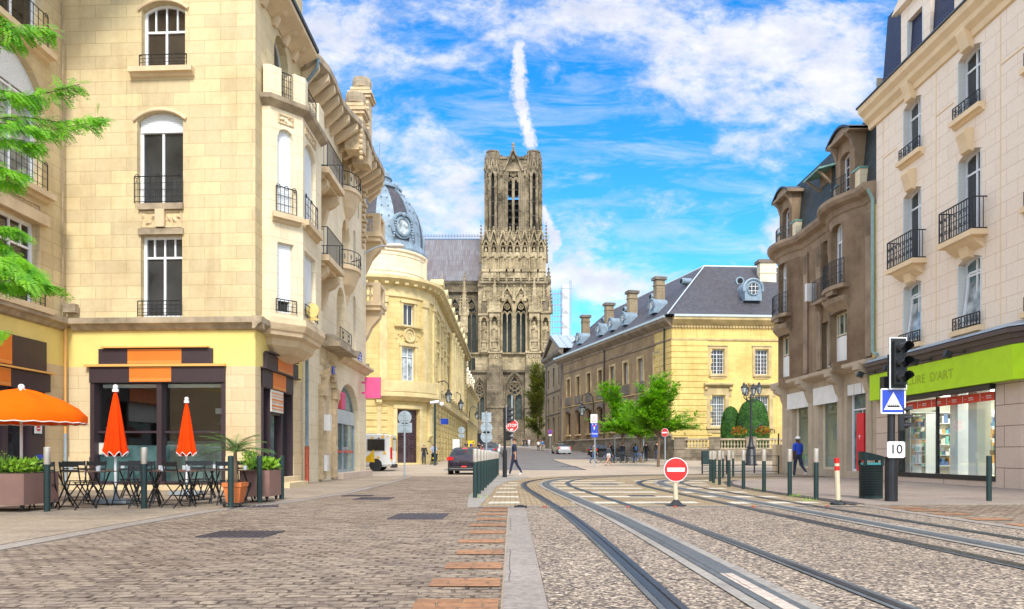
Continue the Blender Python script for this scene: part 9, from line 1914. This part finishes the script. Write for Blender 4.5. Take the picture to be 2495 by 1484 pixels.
# ================================================================== people
for n_,c_ in(('navy',(.012,.02,.05)),('royal_blue',(.01,.05,.42)),('denim',(.03,.07,.17)),('white_cloth',(.7,.72,.75)),('pale_blue',(.36,.45,.66)),('black_cloth',(.012,.012,.014)),('olive_cloth',(.16,.13,.07)),('grey_cloth',(.06,.065,.075)),('ochre_cloth',(.42,.24,.05)),('cloth_blue',(.06,.18,.42)),('khaki',(.2,.15,.09)),('skin_light',(.52,.28,.19)),('skin_dark',(.06,.03,.02)),('hair_brown',(.07,.03,.015)),('hair_black',(.01,.008,.008)),('hair_grey',(.3,.25,.2)),('eye_dark',(.02,.015,.015))):mat(n_,c_,.8,var=.12,vscale=6)
def person(x,y,h,yaw,label,top,legs,skin='skin_light',hair='hair_brown',pose=(0,0,0,0,0,0,0,0),shoes='black_cloth',short=True,long_hair=False,lean=0,barelegs=False,extra=None,skirt=None,cap=None):
 """one continuous skinned body; pose = left/right hip swing, left/right knee bend, left/right shoulder swing, left/right elbow bend (degrees); faces +Y before yaw"""
 t=thing('person',label,'person',(0,0,0));hl,hr,kl,kr,al,ar,el,er=[R(q)for q in pose];s=h/1.75;V=[];E=[];B=[];RR=[]
 def add(p,r,par=None,part='top'):
  V.append(Vector(p)*s);RR.append(r*s*(1.24 if part=='top' else 1.12))
  if par is not None:E.append((par,len(V)-1));B.append(part)
  return len(V)-1
 ln=math.tan(R(lean));pv=add((0,0,.94),.13);wa=add((0,.1*ln,1.08),.115,pv,'top');cs=add((0,.35*ln,1.3),.135,wa,'top');sh=add((0,.48*ln,1.42),.085,cs,'top');nk=add((0,.53*ln,1.50),.052,sh,'skin');hd=add((0,.56*ln+.015,1.60),.083,nk,'skin');ht=add((0,.58*ln+.01,1.69),.078,hd,'skin')
 hands=[]
 for sg,hp,kn,sw,eb in((-1,hl,kl,al,el),(1,hr,kr,ar,er)):
  a=add((sg*.09,0,.90),.098,pv,'legs');k=Vector((sg*.10,.43*math.sin(hp),.90-.43*math.cos(hp)));b=add(k,.058,a,'shin' if barelegs else 'legs');B[-1]='legs';an=k+Vector((0,.42*math.sin(hp-kn),-.42*math.cos(hp-kn)));m_=add(k.lerp(an,.35)+Vector((0,-.015,0)),.055,b,'skin' if barelegs else 'legs');c=add(an,.038,m_,'skin' if barelegs else 'legs')
  ft=hp-kn;add(an+Vector((0,.13*math.cos(ft)+.03,-.03+.13*math.sin(ft))),.034,c,'shoes')
  S0=Vector((sg*.19,.47*ln,1.40));c1=add(S0,.052,sh,'top');el_=S0+Vector((sg*.05,.28*math.sin(sw),-.28*math.cos(sw)));c2=add(el_,.038,c1,'top');wr=el_+Vector((-sg*.01,.25*math.sin(sw+eb),-.25*math.cos(sw+eb)));c3=add(wr,.026,c2,'skin' if short else 'top');dr=(wr-el_).normalized();add(wr+dr*.07,.028,c3,'skin');hands.append((wr+dr*.07,dr,sg))
 me=bpy.data.meshes.new('body');me.from_pydata([tuple(v)for v in V],E,[]);ob=bpy.data.objects.new('body',me);col.objects.link(ob);ob.modifiers.new('s','SKIN');sl=me.skin_vertices[0].data
 for i,r in enumerate(RR):sl[i].radius=(r,r*(.85 if i in(1,2)else 1));sl[i].use_root=i==0
 sub=ob.modifiers.new('d','SUBSURF');sub.levels=sub.render_levels=2;dg=bpy.context.evaluated_depsgraph_get();nm=bpy.data.meshes.new_from_object(ob.evaluated_get(dg));bpy.data.objects.remove(ob)
 ks=['top','legs','skin','shoes'];mats_={'top':top,'legs':legs,'skin':skin,'shoes':shoes};body=MB();VV=[tuple(v.co)for v in nm.vertices];body.v=VV
 for p in nm.polygons:
  c=p.center;best=None
  for(a,b),part in zip(E,B):
   A,D=V[a],V[b]-V[a];q=max(0,min(1,(c-A).dot(D)/max(1e-9,D.dot(D))));d=(c-A-D*q).length
   if best is None or d<best[0]:best=(d,part)
  pt=best[1]
  if pt=='top' and c.z<.97*s and abs(c.x)<.16*s:pt='legs'
  if pt=='skin' and c.z<.3*s and not barelegs:pt='legs'
  if c.z<.06*s and pt!='top':pt='shoes'
  body.f.append(list(p.vertices));body.m.append(ks.index(pt));body.uv.append(None)
 hc=(V[hd]+V[ht])/2;f_=Vector((0,1,0));body.ball(hc+Vector((0,.088*s,-.015*s)),.017*s,6,2)
 for sg in(-1,1):body.ball(hc+Vector((sg*.088*s,0,-.01*s)),.02*s,6,2,sz=1.4)
 body.box(hc.x-.022*s,hc.x+.022*s,hc.y+.078*s,hc.y+.086*s,hc.z-.052*s,hc.z-.045*s,4)
 for sg in(-1,1):body.ball(hc+Vector((sg*.03*s,.076*s,.015*s)),.009*s,6,4)
 for w_,d,sg in hands:
  w_=w_*s;sd_=Vector((0,1,0))if abs(d.y)<.8 else Vector((0,0,1));sd_=(sd_-d*sd_.dot(d)).normalized()
  for k in range(4):q=w_+sd_*(k-1.5)*.016*s;body.tube([q,q+d*.04*s,q+(d*.065+Vector((-sg*.012,0,0)))*s*(1+.08*(k in(1,2)))],[.009*s,.008*s,.006*s],5,2)
  body.tube([w_-d*.03*s+sd_*.025*s,w_+sd_*.045*s+d*.01*s,w_+sd_*.048*s+d*.035*s],[.011*s,.009*s,.007*s],5,2)
 bpy.data.meshes.remove(nm);bo=body.build('body',[M_[mats_[k]]for k in ks]+[M_['eye_dark']],t,smooth=True)
 hb=MB();hs_=hc+Vector((0,-.016*s,.022*s));hb.lathe([(.1*s,-.03*s),(.102*s,.02*s),(.088*s,.065*s),(.05*s,.09*s),(.002,.098*s)],tuple(hs_),14,0,.98,1.0)
 if long_hair:hb.lathe([(.05*s,-.26*s),(.085*s,-.2*s),(.1*s,-.1*s),(.1*s,.0)],tuple(hs_-Vector((0,.02*s,0))),12,0,1,.75)
 if cap:hb.box(hs_.x-.07*s,hs_.x+.07*s,hs_.y+.05*s,hs_.y+.19*s,hs_.z+.0*s,hs_.z+.015*s)
 hb.build('cap' if cap else 'hair',M_[cap or hair],t,smooth=True)
 if skirt:k=MB();k.lathe([(.15*s,1.02*s),(.17*s,.9*s),(.21*s,skirt[1]*s),(.2*s,skirt[1]*s+.005)],(0,0,0),14,0,1,.8);k.build('skirt',M_[skirt[0]],t,smooth=True)
 if extra:extra(t,s)
 t.location=(x,y,gz(y));t.rotation_euler=(0,0,yaw);return t
def bag(kind,mm,sd_=1):
 def f(t,s):
  m=MB()
  if kind=='backpack':m.lathe([(.1,0),(.14,.08),(.14,.3),(.08,.4)],(0,-.17*s,1.02*s),10,0,1,.6);m.build('backpack',M_[mm],t,smooth=True)
  else:
   m.box(sd_*.3-.04,sd_*.3+.04,-.14,.14,.62 if kind=='shopping' else .8,.98);m.tube([(sd_*.3,-.1,.98),(sd_*.22,0,1.4 if kind!='shopping' else 1.1),(sd_*.3,.1,.98)],.008,4);m.build('shopping_bag' if kind=='shopping' else 'shoulder_bag',M_[mm],t)
 return f
def PX(px_,y,Y=None):return XW(px_,Y)
WALK=(18,-19,4,16,-14,14,14,18);STEP=(18,-22,6,30,-15,15,15,25);STAND=(3,-3,0,2,4,-4,12,12)
person(PX(1253,0,34.6),34.6,1.80,R(90),'man in navy polo and jeans striding left past the central signal post','navy','navy',pose=(17,-19,3,12,-10,8,8,10),hair='hair_brown',shoes='white_cloth')
person(XW(1944,33.2),33.2,1.84,R(14),'man in royal blue polo and white cap walking past the vacant shops','royal_blue','navy','skin_dark','hair_black',(10,-16,2,34,-8,6,12,14),shoes='white_cloth',cap='white_cloth',extra=bag('hand','stock_green'))
person(XW(1033,60),60,1.66,R(192),'woman in dark suit with a shoulder bag standing beside the bronze door','black_cloth','navy',hair='hair_grey',pose=(3,-3,0,2,5,30,20,90),short=False,extra=bag('hand','black_cloth',-1))
person(XW(1057,60.6),60.6,1.74,R(180),'man in pale blue short-sleeved shirt pushing a pushchair','pale_blue','khaki',hair='hair_grey',pose=(6,-6,0,4,32,32,30,30))
t=thing('pushchair','black pushchair with a yellow blanket in front of the man','pushchair',(XW(1058,60),59.9,.1));x,y=XW(1058,60),59.9;mb=MB()
for sx in(-.24,.24):mb.tube([(x+sx,y+.45,1.1),(x+sx,y,.55),(x+sx,y-.35,.2)],.018,5);mb.tube([(x+sx,y+.3,.2),(x+sx,y,.55)],.018,5)
mb.tube([(x-.24,y+.45,1.1),(x+.24,y+.45,1.1)],.02,5);mb.build('frame',M_['iron'],t)
for sx in(-.26,.26):
 for yy in(-.35,.32):mb=MB();mb.cyl((x+sx-.03,y+yy,.19),(x+sx+.03,y+yy,.19),.1,n=12);mb.build('wheel',M_['tyre'],t)
mb=MB();mb.obox((x,y,.6),.42,.5,.12,Matrix.Rotation(R(15),3,'X'));mb.obox((x,y+.2,.82),.42,.08,.45);mb.build('seat',M_['black_cloth'],t);mb=MB();mb.tube([(x-.22,y+.15,1.0),(x,y+.05,1.12),(x+.22,y+.15,1.0)],.09,8);mb.build('hood',M_['black_cloth'],t);mb=MB();mb.ball((x,y-.02,.72),.15,8,0,.6);mb.build('blanket',M_['van_yellow'],t)
person(XW(1446,62),62,1.74,R(-75),'man in olive jacket and jeans walking behind the taxi sign post','olive_cloth','denim',hair='hair_brown',pose=WALK,short=False,lean=6)
person(XW(1483,56.5),56.5,1.66,R(-65),'woman in dark grey coat and pale skirt walking with bare legs','grey_cloth','skin_light',hair='hair_brown',pose=WALK,short=False,barelegs=True,long_hair=True,skirt=('white_cloth',.62),shoes='khaki')
for px_,Y,h,yaw,l,tp,lg,hr_,kw in((1486,68,1.68,160,'waiting person in black coat with pale hood behind the bicycles','black_cloth','black_cloth','hair_black',{}),(1517,69,1.72,20,'waiting person in navy jacket and jeans beside the left trunk','navy','denim','hair_black',{}),(1548,69,1.66,10,'waiting girl with long dark hair and a small pale backpack','black_cloth','black_cloth','hair_black',dict(long_hair=True,extra=bag('backpack','stock_blue'))),(1574,69,1.74,-20,'waiting man in black leather jacket behind the middle trunk','black_cloth','navy','hair_black',{}),(1601,70,1.84,-10,'tall waiting person in black top and jeans at the right of the group','black_cloth','denim','hair_black',dict(shoes='white_cloth'))):person(XW(px_,Y),Y,h,R(yaw),l,tp,lg,hair=hr_,pose=STAND,short=False,**kw)
for px_,Y,h,yaw,l,tp,lg,kw in((1136,95,1.75,180,'man in dark jacket over pale blue shirt on the far left pavement','grey_cloth','denim',dict(hair='hair_grey')),(1153,93,1.68,150,'woman in ochre coat beside the yellow letter box','ochre_cloth','ochre_cloth',dict(hair='hair_black')),(1167,88,1.66,200,'woman in black with long hair near the parked dark estate','black_cloth','black_cloth',dict(long_hair=True)),(1217,82,1.66,80,'woman in grey top and white skirt stepping towards the parked cars','white_cloth','black_cloth',dict(extra=bag('shopping','white_cloth',-1),pose=WALK)),(1276,142,1.75,10,'far person in dark blue coat with a yellow bag','navy','denim',dict(extra=bag('shopping','van_yellow',-1))),(1289,142,1.72,170,'far person in a long white coat near the cathedral foot','white_cloth','white_cloth',dict(skirt=('white_cloth',.35))),(1283,144,1.7,20,'far person in black between two other walkers','black_cloth','black_cloth',{}),(1312,113,1.64,0,'woman in white top and black trousers walking up the road','white_cloth','black_cloth',dict(pose=WALK)),(1322,112,1.74,5,'man in blue shirt and khaki trousers walking up the road','cloth_blue','khaki',dict(pose=WALK))):
 kw=dict(kw);ps=kw.pop('pose',STAND);person(XW(px_,Y),Y,h,R(yaw),l,tp,lg,pose=ps,**kw)
